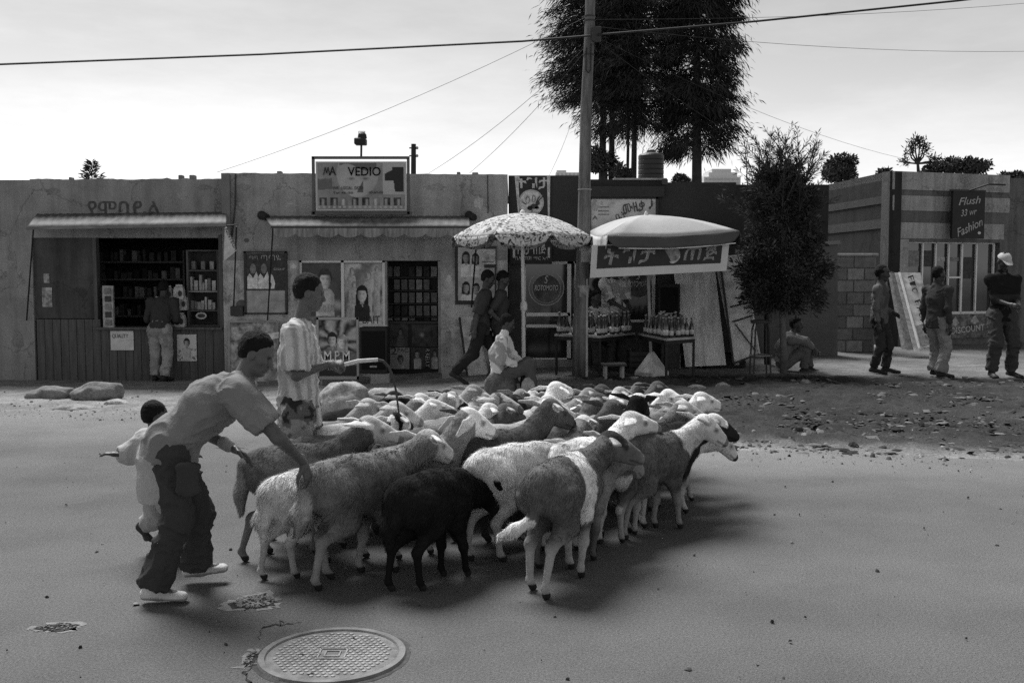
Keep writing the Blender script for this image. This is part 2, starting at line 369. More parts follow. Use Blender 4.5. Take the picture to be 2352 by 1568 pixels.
def room(root, x0, x1, y0, y1, z0, z1, m=None):
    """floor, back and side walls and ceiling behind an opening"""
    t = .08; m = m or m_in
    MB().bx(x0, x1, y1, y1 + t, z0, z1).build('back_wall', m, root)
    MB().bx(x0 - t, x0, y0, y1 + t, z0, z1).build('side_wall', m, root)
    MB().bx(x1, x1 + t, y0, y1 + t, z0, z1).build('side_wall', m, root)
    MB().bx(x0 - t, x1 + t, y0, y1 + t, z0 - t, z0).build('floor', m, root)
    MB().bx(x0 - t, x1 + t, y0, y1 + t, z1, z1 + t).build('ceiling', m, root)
def flatrect(root, name, m, px0, py0, px1, py1, Y, t=.012, bevel=0):
    """a thin upright plate seen between two picture corners, its front at depth Y"""
    return MB().bx(X(px0, Y), X(px1, Y), Y, Y + t, Z(py1, Y), Z(py0, Y)).build(name, m, root, bevel=bevel)
def disc(root, name, m, px, py, Y, rx_, rz_, n=28, t=.002, a0=0, a1=2 * math.pi):
    c = PD(px, py, Y); full = abs(a1 - a0) > 6.2; k_ = n if full else n + 1
    poly = [c + Vector((math.cos(a0 + (a1 - a0) * k / n) * rx_, 0, math.sin(a0 + (a1 - a0) * k / n) * rz_)) for k in range(k_)]
    return MB().slab(poly, (0, t, 0)).build(name, m, root)
def polyplate(root, name, m, pxs, Y, t=.002):
    return MB().slab([PD(a, b, Y) for a, b in pxs], (0, t, 0)).build(name, m, root)
def ringplate(root, name, m, px, py, Y, r0, r1, n=40):
    c = PD(px, py, Y); mb = MB()
    vs = [c + Vector((math.cos(2 * math.pi * k / n) * r_, y_, math.sin(2 * math.pi * k / n) * r_)) for y_, r_ in ((0, r0), (0, r1), (.003, r1), (.003, r0)) for k in range(n)]
    mb.add(vs, [(j * n + k, j * n + (k + 1) % n, ((j + 1) % 4) * n + (k + 1) % n, ((j + 1) % 4) * n + k) for j in range(4) for k in range(n)])
    return mb.build(name, m, root)
pr = {k: mat('print_' + k, v, .8, .38, 16, 0, 30, .2, var2=.25, scale2=60) for k, v in dict(black=.02, dark=.06, mid=.2, grey=.35, light=.48, white=.66).items()}
m_blotch = mat('poster_blotch', .33, .7, .75, 9, 0, 30, .2, var2=.3, scale2=25)
m_blotch_d = mat('poster_blotch_dark', .13, .7, .75, 7, 0, 30, .2, var2=.4, scale2=22)
def bust(root, px, py, h, Y, skin, hair, shirt):
    """printed head and shoulders, h picture pixels tall, head centre at px, py"""
    k = Y / FPX; r = h * .24 * k
    polyplate(root, 'printed_shirt', pr[shirt], [(px - h * .44, py + h * .78), (px - h * .40, py + h * .46), (px - h * .28, py + h * .33), (px - h * .09, py + h * .26), (px + h * .09, py + h * .26), (px + h * .28, py + h * .33), (px + h * .40, py + h * .46), (px + h * .44, py + h * .78)], Y)
    polyplate(root, 'printed_fold', pr['mid'], [(px + h * .05, py + h * .30), (px + h * .12, py + h * .30), (px + h * .2, py + h * .78), (px + h * .12, py + h * .78)], Y - .0012, .001)
    polyplate(root, 'printed_hair', pr[hair], [(px + h * a_, py + h * b_) for a_, b_ in ((-.25, .10), (-.27, -.10), (-.2, -.27), (-.06, -.34), (.1, -.33), (.22, -.24), (.27, -.06), (.24, .12), (.14, .2), (-.14, .2))], Y - .0025)
    polyplate(root, 'printed_neck', pr['mid'], [(px - h * .08, py + h * .1), (px + h * .1, py + h * .1), (px + h * .1, py + h * .31), (px, py + h * .36), (px - h * .09, py + h * .31)], Y - .0035, .001)
    polyplate(root, 'printed_face', pr[skin], [(px + h * a_, py + h * b_) for a_, b_ in ((-.17, .0), (-.16, -.14), (-.04, -.2), (.1, -.19), (.19, -.1), (.19, .06), (.13, .2), (.03, .27), (-.08, .22), (-.15, .12))], Y - .005)
    polyplate(root, 'printed_shade', pr['mid'], [(px + h * a_, py + h * b_) for a_, b_ in ((.06, -.19), (.19, -.1), (.19, .06), (.13, .2), (.05, .26), (.09, .1), (.05, .04))], Y - .0062, .001)
    for a_ in (-.07, .08): polyplate(root, 'printed_eye', pr['black'], [(px + h * (a_ - .045), py - h * .02), (px + h * a_, py - h * .05), (px + h * (a_ + .045), py - h * .02), (px + h * a_, py + h * .005)], Y - .0075, .001)
    polyplate(root, 'printed_mouth', pr['dark'], [(px - h * .05, py + h * .14), (px + h * .07, py + h * .13), (px + h * .05, py + h * .165), (px - h * .02, py + h * .165)], Y - .0075, .001)

m_print = mat('printed_picture', 1.0, .6, .06, 20, 0, 30, .25, attr=True)
def picture(root, px0, py0, px1, py1, Y, fn, nu=44, nv=64, name='printed_picture'):
    """a printed sheet: tones of the picture sit on a fine grid"""
    u, v = np.meshgrid(np.linspace(0, 1, nu), np.linspace(0, 1, nv)); x0, x1, z0, z1 = X(px0, Y), X(px1, Y), Z(py1, Y), Z(py0, Y)
    V = np.stack([x0 + (x1 - x0) * u.ravel(), np.full(u.size, Y), z1 + (z0 - z1) * v.ravel()], 1); asp = (z1 - z0) / (x1 - x0)
    ii = np.arange(nu * nv).reshape(nv, nu); Fq = np.stack([ii[:-1, :-1].ravel(), ii[1:, :-1].ravel(), ii[1:, 1:].ravel(), ii[:-1, 1:].ravel()], 1)
    o = link(mesh_np(name, V, Fq, True, np.clip(fn(u.ravel(), v.ravel() * asp), .015, .8)), name, m_print, root); return o
def nz2(u, v, sc, seed, o=3): return fbm(np.stack([u * sc, v * sc, 0 * u + .5], 1), seed, o)
def figure(t, u, v, cx, cy, s, skin=.5, hair=.03, shirt=.4, seed=1, turn=.3, long_hair=False):
    x = (u - cx) / s; y = (v - cy) / s; n = nz2(x, y, 3, seed)
    body = (np.abs(x) < .35 + .75 * np.clip(y - .95, 0, .55) ** .5) & (y > .95); t = np.where(body, shirt * (1 + .5 * nz2(x, y, 2.2, seed + 1) - .25 * np.sign(turn) * x), t)
    t = np.where(body & (np.abs(x - .1 * (y - 1)) < .28 * (1.6 - y)) & (y < 1.6), skin * .8, t)
    hr = (x / .72) ** 2 + ((y + .12) / .98) ** 2 < 1 + .1 * n
    if long_hair: hr = hr | ((np.abs(x) < .75) & (y > 0) & (y < 1.25 + .3 * n))
    t = np.where(hr, hair * (1 + .8 * n), t); neck = (np.abs(x) < .27) & (y > .5) & (y < 1.15); t = np.where(neck, skin * .55, t)
    fx = x - .08 * turn; face = (fx / .55) ** 2 + ((y - .12) / .80) ** 2 < 1; sh = skin * (1.0 - .75 * np.clip((fx * np.sign(turn) + .05) / .5, 0, 1) ** 1.2 + .12 * n)
    for ex in (-.2, .2): sh = sh * (1 - .75 * np.exp(-(((fx - ex) / .11) ** 2 + ((y + .02) / .055) ** 2))) * (1 - .45 * np.exp(-(((fx - ex) / .16) ** 2 + ((y + .15) / .05) ** 2)))
    sh = sh * (1 - .45 * np.exp(-(((fx - .03) / .1) ** 2 + ((y - .33) / .05) ** 2))) * (1 - .55 * np.exp(-((fx / .2) ** 2 + ((y - .52) / .05) ** 2)))
    return np.where(face & ~((y < -.42 + .1 * n)), sh, t)
# ---- left shop -----------------------------------------------------------------------------------------------
rA = empty('shop_building', (X(280), YA, 0), 0, 'low plastered shop with a plank counter and open front at the far left', 'building')
zt = Z(412); x0, x1 = X(-420), X(512)
yb = YA + 4.2
MB().bx(x0, X(75), YA, YA + .25, BOT, zt - .01).build('wall', m_plA, rA)
# parapet with an uneven top edge
n = 46; vs = []
for k in range(n + 1):
    x = X(75) + (x1 - X(75)) * k / n; h = zt + .006 * math.sin(k * .45) + .010 * rnd.random() + (.02 if k in (33, 37, 38) else 0)
    vs += [(x, YA, Z(546)), (x, YA, h), (x, YA + .25, h), (x, YA + .25, Z(546))]
mb = MB(); mb.add(vs, [(4 * k + j, 4 * k + 4 + j, 4 * k + 4 + (j + 1) % 4, 4 * k + (j + 1) % 4) for k in range(n) for j in range(4)] + [(0, 1, 2, 3), (4 * n + 3, 4 * n + 2, 4 * n + 1, 4 * n)])
mb.build('parapet', m_plA, rA)
MB().bx(x0, x1, YA + .25, yb, Z(440), Z(440) + .12).build('roof', m_roof, rA)
MB().bx(x0, x0 + .2, YA + .25, yb, BOT, Z(440)).build('wall', m_plA, rA)
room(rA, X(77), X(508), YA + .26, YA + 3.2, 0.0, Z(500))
flatrect(rA, 'shutter_panel', mat('shutter_board', .07, .8, .3, 2.5, .2, 20, streak=.3), 77, 546, 214, 731, YA + .04, .04)
flatrect(rA, 'jamb', m_wood, 214, 546, 222, 752, YA, .12)
flatrect(rA, 'jamb', m_wood, 503, 540, 511, 885, YA - .02, .16)
MB().bx(X(214), X(511), YA - .07, YA + .4, Z(757), Z(751)).build('counter_top', m_wood, rA, bevel=.004)
px = 80
while px < 503:
    w = 18.5; top = 757 if px > 212 else 733
    p_ = MB().bx(X(px), X(px + w) - .006, YA + rnd.uniform(0, .008), YA + .05, BOT + .1, Z(top)).build('plank', m_wood, rA, bevel=.003)
    px += w
MB().bx(X(78), X(505), YA + .055, YA + .08, BOT, Z(760)).build('counter_backing', m_black, rA)
text('የሞባይል', (X(290), YA - .004, Z(483)), X(375) - X(207), mat('faded_lettering', .085, .9, .4, 12), rA, 'painted_lettering', bold=.006)
# corrugated awning
def corrugated(root, name, pA0, pA1, pB0, pB1, m, waves, amp=.012, t=.004):
    """sheet from wall edge A0-A1 to front edge B0-B1"""
    nu = waves * 6
    def fn(u, v):
        q = (Vector(pA0).lerp(Vector(pA1), u)).lerp(Vector(pB0).lerp(Vector(pB1), u), v); q.z += amp * math.sin(u * waves * 2 * math.pi); return q
    mb = MB().grid(fn, nu, 3); o = mb.build(name, m, root, smooth=True)
    md = o.modifiers.new('s', 'SOLIDIFY'); md.thickness = t; return o
m_awn = mat('weathered_sheet', .15, .7, .2, 2.5, .15, 30, .3, dirt=.45, dscale=2.2, stretch=(3, 1, 1))
aw = empty('awning', (X(300), YA, Z(490)), 0, 'weathered sheet metal awning over the plank counter shop', 'awning')
ya = YA - .75
corrugated(aw, 'sheet', (X(90), YA - .01, Z(492)), (X(523), YA - .01, Z(487)), (X(64, ya), ya, Z(523, ya)), (X(522, ya), ya, Z(515, ya)), m_awn, 26, .0035)
MB().bar((X(64, ya), ya, Z(525, ya)), (X(522, ya), ya, Z(517, ya)), .03, .035).build('front_rail', mat('weathered_edge', .2, .7, .2, 5, dirt=.3), aw)
MB().tube([(X(545, ya), ya, Z(520, ya)), (X(536), YA - .03, Z(716))], .012, 6).build('stay', m_black, aw)
MB().tube([(X(520, ya), ya, Z(518, ya)), (X(547, ya), ya, Z(516, ya))], .01, 6).build('stay', m_black, aw)
MB().tube([(X(80, ya), ya, Z(525, ya)), (X(60), YA - .03, Z(735))], .012, 6).build('stay', m_black, aw)
# pennant hanging on the stay
pn = empty('pennant', (X(528, ya), ya, Z(600, ya)), 0, 'small pale triangular pennant hanging under the left awning', 'pennant')
polyplate(pn, 'cloth', mat('pennant_cloth', .5, .8, .2, 12), [(516, 523), (520, 520), (543, 575), (537, 581), (514, 600)], ya - .02, .004)
a_, b_ = PD(521, 528, ya - .024), PD(541, 572, ya - .024); mid = (a_ + b_) / 2
text('NINTEGA', mid, .34, pr['dark'], pn, rot=-R(65), height=.05)
# things on the counter
strip = empty('display_strip', (X(247), YA - .03, Z(755)), 0, 'tall narrow card of goods standing on the left end of the counter', 'display')
flatrect(strip, 'board', pr['grey'], 234, 656, 258, 754, YA - .06, .05)
for k in range(5): flatrect(strip, 'goods', pr['dark'] if k % 2 else pr['mid'], 239, 662 + k * 18, 253, 675 + k * 18, YA - .075, .014)
cab = empty('display_cabinet', (X(468), YA + .3, Z(752)), 0, 'dark glazed display cabinet of small goods on the counter', 'cabinet')
yc = YA + .25
flatrect(cab, 'back', m_in, 428, 574, 503, 751, yc + .3, .02)
for a in (428, 498): flatrect(cab, 'side', m_wood, a, 574, a + 5, 751, yc, .3)
for b in (574, 620, 668, 712, 746): flatrect(cab, 'shelf', m_wood if b != 668 else m_steel, 433, b, 498, b + 3, yc, .29)
it = 0
for row, (y0_, y1_) in enumerate(((628, 667), (678, 711))):
    pxx = 437
    while pxx < 492:
        w = rnd.uniform(4, 9); h = rnd.uniform(.45, .95) * (y1_ - y0_)
        flatrect(cab, 'packet', pr[rnd.choice(['dark', 'mid', 'grey', 'light', 'light'])], pxx, y1_ - h, pxx + w, y1_, yc + .08, .1); pxx += w + rnd.uniform(1, 4)
for pxx in (440, 462, 482):
    flatrect(cab, 'packet', pr[rnd.choice(['mid', 'grey', 'light'])], pxx, 600, pxx + 9, 619, yc + .1, .1)
disc(cab, 'round_sticker', pr['light'], 462, 725, yc - .01, .085, .055); disc(cab, 'round_sticker', pr['dark'], 462, 725, yc - .013, .06, .03)
for k, (a, b) in enumerate(((357, 752), (374, 752), (395, 752), (415, 752), (366, 715), (387, 713), (405, 713), (420, 712), (386, 690), (412, 688))):
    y_ = YA + .05 + .06 * (k % 3); c0 = PD(a, b, y_)
    bag = empty('flour_bag', c0, 0, 'printed paper bag, ' + ('leftmost in the bottom row', 'second from left in the bottom row', 'third from left in the bottom row', 'bottom row nearest the cabinet', 'leftmost in the middle row', 'second in the middle row', 'third in the middle row', 'middle row nearest the cabinet', 'left one on top of the pile', 'right one on top of the pile')[k] + ' on the counter', 'bag', 'paper bags piled on the counter')
    mb = MB(); hb, wb = .23, .068
    for q in ((wb, 0), (wb * 1.15, .04), (wb * 1.1, .14), (wb * .9, .19), (wb * .75, .205), (wb * .7, hb)):
        z_ = q[1]; r_ = q[0]; d_ = .045 if z_ < .2 else .012
        mb.v += [(c0.x - r_, c0.y - d_, c0.z + z_), (c0.x + r_, c0.y - d_, c0.z + z_), (c0.x + r_, c0.y + d_, c0.z + z_), (c0.x - r_, c0.y + d_, c0.z + z_)]
    mb.f = [(4 * j + i, 4 * j + (i + 1) % 4, 4 * j + 4 + (i + 1) % 4, 4 * j + 4 + i) for j in range(5) for i in range(4)] + [(3, 2, 1, 0), (20, 21, 22, 23)]
    mb.build('bag', mat('bag_paper', .45, .7, .3, 14, .3, 30), bag)
    disc(bag, 'printed_label', pr['dark'], a + 1, b - 14, y_ - .056, .03, .045)
# goods on the dim back shelves of the counter shop
gs = empty('goods_shelves', (X(330), YA + 1.5, .02), 0, 'dim shelves of packets at the back of the counter shop', 'shelves'); yg = YA + 1.5
for b in (600, 640, 682, 724):
    sf = flatrect(gs, 'shelf', m_wood, 226, b, 420, b + 4, yg, .3); pxx = 230
    while pxx < 410:
        w = rnd.uniform(6, 13); flatrect(sf, 'packet', pr[rnd.choice(['black', 'dark', 'dark', 'mid'])], pxx, b - rnd.uniform(12, 27), pxx + w, b, yg + .05, .15); pxx += w + rnd.uniform(1, 9)
for a in (222, 420): flatrect(gs, 'upright', m_wood, a, 575, a + 4, 760, yg, .3)
# posters on the counter front
po = empty('poster', (X(275), YA - .01, Z(805)), 0, 'pale paper poster headed QUALITY on the plank counter', 'poster')
flatrect(po, 'sheet', m_pap, 250, 760, 303, 804, YA - .012, .004); text('QUALITY', (X(273), YA - .015, Z(772)), X(290) - X(253), pr['dark'], po, height=.07)
po = empty('poster', (X(425), YA - .01, Z(830)), 0, 'white poster of a curly haired figure pinned to the counter planks', 'poster')
flatrect(po, 'sheet', pr['white'], 403, 768, 448, 829, YA - .012, .004)
picture(po, 404, 769, 447, 828, YA - .016, lambda u, v: figure(.62 + 0 * u - .45 * (nz2(u, v, 9, 3) > .12) * (v > .75), u, v, .5, .42, .24, .42, .03, .5, 4), 36, 46)
for (a, b, c_, d_) in ((95, 660, 118, 705), (100, 628, 113, 650)):
    po = empty('notice', (X(a), YA - .01, Z(d_)), 0, 'faded notice stuck on the shutter panel' if a == 95 else 'small faded notice above another on the shutter panel', 'notice')
    flatrect(po, 'sheet', m_blotch, a, b, c_, d_, YA + .03, .004)

# ---- video shop ------------------------------------------------------------------------------------------------
rB = empty('shop_building', (X(840), YA, 0), 0, 'pale plastered video shop with an open doorway and poster windows', 'building')
YB = YA - .05; zt = Z(398, YB)
def wallB(name, px0, px1, py0, py1, m, y0=None, t=.28):
    y = YB if y0 is None else y0
    return MB().bx(X(px0, y), X(px1, y), y, y + t, BOT if py1 is None else Z(py1, y), Z(py0, y)).build(name, m, rB)
n = 50; vs = []
for k in range(n + 1):
    x = X(512, YB) + (X(1166, YB) - X(512, YB)) * k / n; h = zt - .02 * k / n + .01 * rnd.random()
    vs += [(x, YB, Z(598, YB)), (x, YB, h), (x, YB + .28, h), (x, YB + .28, Z(598, YB))]
mb = MB(); mb.add(vs, [(4 * k + j, 4 * k + 4 + j, 4 * k + 4 + (j + 1) % 4, 4 * k + (j + 1) % 4) for k in range(n) for j in range(4)] + [(0, 1, 2, 3), (4 * n + 3, 4 * n + 2, 4 * n + 1, 4 * n)])
mb.build('upper_wall', m_plB, rB)
wallB('dado', 512, 686, 598, None, m_dado); wallB('dado', 686, 886, 748, None, m_dado); wallB('dado', 1012, 1166, 598, None, m_dado)
wallB('pilaster', 512, 531, 400, 540, mat('pilaster_shade', .19, .95, .2, 2, .4, 60), YB - .06, .08)
MB().bx(X(512, YB), X(1166, YB), YB + .28, YB + 4, Z(425), Z(425) + .12).build('roof', m_roof, rB)
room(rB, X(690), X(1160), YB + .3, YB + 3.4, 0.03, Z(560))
wallB('sill', 684, 888, 746, 751, m_white, YB - .03, .1)
for a in (686, 783, 878): wallB('window_post', a, a + 7, 598, 748, m_alu, YB + .05, .08)
wallB('window_head', 686, 886, 597, 603, m_alu, YB + .05, .08)
wallB('window_pane', 692, 880, 602, 747, m_glass, YB + .1, .01)
wallB('door_jamb', 1006, 1013, 597, 864, m_steel, YB + .04, .12); wallB('door_jamb', 884, 889, 597, 864, m_steel, YB + .04, .12)
wallB('door_head', 884, 1013, 594, 599, m_steel, YB + .04, .12)
MB().bx(X(880), X(1016), YB - .12, YB + .3, BOT, Z(862, YB)).build('door_step', mat('concrete', .25, .95, .2, 5, .4, 50), rB)
for k in range(9):   # stains and chipped plaster
    a, b = rnd.uniform(545, 680), rnd.uniform(560, 600)
for (a, b, w, h) in ((566, 552, 6, 5), (523, 545, 9, 14), (556, 700, 14, 12)):
    disc(rB, 'chipped_patch', mat('old_stain', .13, .95, .3, 10), a, b, YB - .004, w * YB / FPX, h * YB / FPX, 11)
def patch(root, px, py, w, h, Y, v, seed):
    r_ = random.Random(seed); n_ = 15; pts_ = [(px + math.cos(6.283 * k / n_) * w * r_.uniform(.6, 1.2), py + math.sin(6.283 * k / n_) * h * r_.uniform(.6, 1.2)) for k in range(n_)]
    polyplate(root, 'plaster_patch', mat('plaster_patch_%d' % int(v * 100), v, .95, .25, 6, .6, 50, .1, var2=.3, scale2=40), pts_, Y - .003, .003)
for k, (a, b, w, h, v) in enumerate(((560, 430, 14, 9, .24), (668, 470, 20, 8, .38), (1000, 430, 26, 9, .27), (1100, 465, 12, 16, .4), (545, 655, 7, 20, .34), (672, 610, 9, 7, .6), (1030, 780, 9, 24, .36), (1150, 700, 6, 30, .4), (670, 690, 6, 18, .38), (1032, 640, 7, 9, .62))): patch(rB, a, b, w, h, YB, v, k)
for k, (a, b, w, h, v) in enumerate(((120, 440, 20, 8, .22), (420, 450, 16, 10, .34), (30, 600, 12, 30, .24), (470, 430, 18, 6, .22), (40, 780, 14, 26, .22))): patch(rA, a, b, w, h, YA, v, 30 + k)
MB().tube([PD(541, 400, YB - .02), PD(540, 470, YB - .02), PD(533, 545, YB - .02)], .012, 6).build('conduit', m_dframe, rB); MB().tube([PD(1120, 402, YB - .02), PD(1121, 490, YB - .02)], .008, 6).build('conduit', m_dframe, rB)
for a, b, w, h in ((415, 408, 9, 6), (440, 407, 12, 5), (165, 411, 6, 4), (640, 397, 10, 4), (1050, 399, 8, 4), (1085, 399, 14, 3)):
    MB().bx(X(a, YB + .1), X(a + w, YB + .1), YB + .08, YB + .2, Z(b + 6, YB + .1), Z(b - h, YB + .1)).build('loose_brick', mat('brick_bit', .2, .95, .3, 8, .5, 40), rA if a < 500 else rB, bevel=.008)
# shelves of cassettes in the doorway
sh = empty('cassette_rack', (X(950), YB + .9, .05), 0, 'tall dark rack of cassette cases inside the doorway', 'rack')
ys = YB + .75
flatrect(sh, 'back', m_black, 884, 600, 1008, 850, ys + .12, .02)
for j, b in enumerate((612, 642, 672, 702, 730)):
    flatrect(sh, 'shelf', m_dframe, 886, b + 24, 1006, b + 27, ys, .12)
    for i in range(7):
        if rnd.random() < .84: flatrect(sh, 'cassette', pr[rnd.choice(['dark', 'mid', 'mid', 'grey'])], 888 + i * 17, b, 888 + i * 17 + 13, b + 23, ys + .02, .06)
# counter of record posters in the doorway
ct = empty('poster_counter', (X(950), YB + .4, .05), 0, 'low counter in the doorway covered with music posters', 'counter')
yk = YB + .22
flatrect(ct, 'front', m_black, 888, 742, 1006, 858, yk + .02, .3)
flatrect(ct, 'rail', m_dframe, 888, 738, 1006, 743, yk, .34)
flatrect(ct, 'poster', mat('poster_tan', .30, .8, .25, 7), 893, 798, 939, 847, yk, .01); text('2', (X(903, yk), yk - .004, Z(806, yk)), .1, pr['dark'], ct, height=.11); text('PAC', (X(924, yk), yk - .004, Z(804, yk)), .16, pr['dark'], ct, height=.06)
picture(ct, 894, 812, 938, 846, yk - .003, lambda u, v: figure(.3 + .1 * nz2(u, v, 5, 2), u, v, .55, .3, .22, .2, .03, .34, 5, -.3), 34, 30)
picture(ct, 942, 798, 975, 847, yk - .002, lambda u, v: figure(.05 + .03 * nz2(u, v, 5, 3), u, v, .48, .45, .3, .3, .03, .42, 6), 30, 40)
text('R.KELLY', (X(981, yk), yk - .004, Z(822, yk)), .28, pr['light'], ct, rot=-math.pi / 2, height=.06)
picture(ct, 986, 798, 1005, 847, yk - .002, lambda u, v: figure(.06 + .03 * nz2(u, v, 5, 4), u, v, .6, .7, .4, .25, .02, .4, 7, -.4), 22, 40)
picture(ct, 893, 744, 937, 796, yk, lambda u, v: figure(.05 + .05 * nz2(u, v, 4, 8), u, v, .6, .4, .2, .14, .02, .1, 8), 34, 40)
picture(ct, 945, 746, 1003, 796, yk, lambda u, v: .05 + .05 * nz2(u, v, 5, 9) + .3 * np.exp(-(((u - .4) / .07) ** 2 + ((v - .4) / .08) ** 2)), 40, 36)
# window posters
ypst = YB + .085
po = empty('film_poster', (X(738), ypst, Z(746)), 0, 'dark film poster of a standing man lettered WORLDS in the window', 'poster')
def worlds(u, v):
    t = .10 + .05 * nz2(u, v, 5, 2) + .35 * np.exp(-((v - .95 - .35 * (u - .5) + .06 * nz2(u, v, 4, 5)) / .10) ** 2) * (u > .2); t = figure(t, u, v, .60, .42, .26, .7, .05, .55, 3, .3); return np.where(v > 1.36 + .05 * nz2(u, v, 5, 4), .2 + .25 * nz2(u, v, 12, 6), t)
picture(po, 693, 604, 782, 746, ypst, worlds, 64, 96)
text('WORLDS', (X(738, ypst), ypst - .014, Z(707, ypst)), X(766, ypst) - X(708, ypst), pr['light'], po, height=.12)
po = empty('film_poster', (X(832), ypst, Z(746)), 0, 'bright film poster of a dark haired figure among ghostly faces', 'poster')
def ghosts(u, v):
    sw = np.sin(7 * u + 5 * v + 3 * nz2(u, v, 3, 7)); t = .42 + .22 * sw + .12 * nz2(u, v, 8, 8)
    for a_, b_, s_ in ((.2, .2, .10), (.62, .3, .11), (.25, .55, .09), (.85, .15, .08)): t = figure(t, u, v, a_, b_, s_, .6, .25, .5, 9, -.2)
    return figure(t, u, v, .46, .80, .22, .72, .015, .03, 10, -.25, True)
picture(po, 791, 606, 878, 746, ypst, ghosts, 64, 96)
text('KISS', (X(838, ypst), ypst - .012, Z(712, ypst)), .16, pr['dark'], po, height=.06); text('BAIT', (X(852, ypst), ypst - .012, Z(734, ypst)), .26, pr['dark'], po, height=.12)
flatrect(po, 'lower_sheet', pr['white'], 814, 738, 877, 748, ypst - .012, .006)
# wall poster of two men in white shirts
po = empty('wall_poster', (X(608), YB - .03, Z(720)), 0, 'dark framed wall poster of two men in white shirts', 'poster')
yp = YB - .04
flatrect(po, 'backing', mat('worn_board', .36, .9, .3, 8, .2, 40), 562, 580, 657, 720, yp, .03)
for q in ((560, 577, 659, 581), (560, 718, 659, 722), (560, 577, 565, 722), (654, 577, 659, 722)): flatrect(po, 'frame', m_dframe, *q, yp - .014, .05)
flatrect(po, 'sheet', pr['dark'], 565, 582, 654, 667, yp - .005, .004)
text('ጣጣ', (X(583, yp), yp - .009, Z(592, yp)), .13, pr['grey'], po); text('ጣጣዬ', (X(623, yp), yp - .009, Z(592, yp)), .3, pr['grey'], po, height=.085); text('GELILIP', (X(642, yp), yp - .009, Z(618, yp)), .17, pr['light'], po, height=.03)
for a in (580, 605):
    polyplate(po, 'printed_shirt', pr['white'], [(a - 12, 663), (a - 12, 636), (a - 7, 628), (a - 2, 634), (a + 1, 640), (a + 9, 623), (a + 12, 634), (a + 12, 663)], yp - .009)
    disc(po, 'printed_face', pr['mid'], a + 1, 617, yp - .009, .045, .075)
polyplate(po, 'printed_arm', pr['white'], [(620, 627), (626, 632), (632, 650), (630, 663), (622, 663), (624, 652), (619, 645)], yp - .009)
# meter box and lower board
mbx = empty('meter_box', (X(543), YB - .06, Z(726)), 0, 'small dark metal box at the foot of the left awning stay', 'meter box')
flatrect(mbx, 'case', m_dframe, 527, 703, 556, 726, YB - .09, .09, .008)
bd = empty('leaning_board', G(580, 884), 0, 'worn pale board leaning against the wall below the two men poster', 'board')
MB().slab([PD(526, 738, YB - .08), PD(636, 738, YB - .08), PD(640, 886, YB - .3), PD(526, 886, YB - .3)], (0, .03, .01)).build('panel', m_blotch, bd)
for (a, b, c_, d_) in ((526, 738, 636, 738), (526, 738, 526, 884), (636, 738, 640, 884)):
    f = lambda y_: YB - .11 - .22 * (y_ - 738) / 148
    MB().bar(PD(a, b, f(b)), PD(c_, d_, f(d_)), .03, .03).build('frame', m_steel, bd)
polyplate(bd, 'printed_streak', pr['white'], [(560, 790), (600, 768), (640, 762), (640, 776), (604, 784), (566, 800)], YB - .22)
# two posters right of the doorway
po = empty('wall_poster', (X(1090), YB - .03, Z(697)), 0, 'framed poster of figures in white to the right of the doorway', 'poster')
flatrect(po, 'backing', m_dframe, 1045, 565, 1140, 699, yp, .03); flatrect(po, 'sheet', pr['light'], 1052, 568, 1112, 690, yp - .006, .006)
flatrect(po, 'side_sheet', mat('worn_board'), 1112, 615, 1136, 690, yp - .004, .004)
picture(po, 1053, 569, 1111, 636, yp - .009, lambda u, v: figure(figure(.5 + .15 * nz2(u, v, 5, 2), u, v, .68, .42, .2, .3, .03, .66, 4, .3, True), u, v, .3, .38, .22, .3, .02, .7, 3, .3, True), 44, 48)
picture(po, 1053, 640, 1111, 690, yp - .009, lambda u, v: figure(figure(.45 + .15 * nz2(u, v, 5, 5), u, v, .7, .38, .2, .35, .02, .66, 6, .3), u, v, .3, .34, .22, .4, .02, .7, 5, -.3, True), 44, 38)
po = empty('notice', (X(1122), YB - .03, Z(605)), 0, 'small pale notice pinned beside the figures poster', 'notice')
flatrect(po, 'sheet', pr['light'], 1106, 572, 1138, 607, yp - .012, .004); disc(po, 'printed_face', pr['grey'], 1118, 590, yp - .016, .04, .05); flatrect(po, 'printed_line', pr['mid'], 1108, 600, 1134, 603, yp - .016, .003)
# awning with scalloped valance
aw = empty('awning', (X(850), YB, Z(495)), 0, 'grey awning with a scalloped valance over the video shop', 'awning')
ya = YB - .8
corrugated(aw, 'sheet', (X(612), YB - .005, Z(497)), (X(1078), YB - .005, Z(497)), (X(624, ya), ya, Z(521, ya)), (X(1080, ya), ya, Z(521, ya)), m_awn, 24, .003)
nsc = 9; mb = MB(); npt = 12
for k in range(nsc):
    a0, a1 = 628 + (1078 - 628) * k / nsc, 628 + (1078 - 628) * (k + 1) / nsc
    up = [PD(a0 + (a1 - a0) * j / npt, 524, ya - .005) for j in range(npt + 1)]
    lo_ = [PD(a0 + (a1 - a0) * j / npt, 537 + 8.5 * math.sin(math.pi * j / npt) ** .6, ya - .03 + .012 * math.sin(j * 1.3 + k)) for j in range(npt + 1)]
    vs = []
    for j in range(npt + 1): vs += [up[j], lo_[j]]
    mb.add(vs, [(2 * j, 2 * j + 1, 2 * j + 3, 2 * j + 2) for j in range(npt)])
v = mb.build('valance', mat('valance_cloth', .25, .9, .25, 3, .1, 30, .1, dirt=.4, dscale=5, stretch=(4, 1, .5)), aw); v.modifiers.new('s', 'SOLIDIFY').thickness = .006
MB().bar((X(624, ya), ya, Z(522, ya)), (X(1080, ya), ya, Z(522, ya)), .025, .03).build('front_rail', m_dframe, aw)
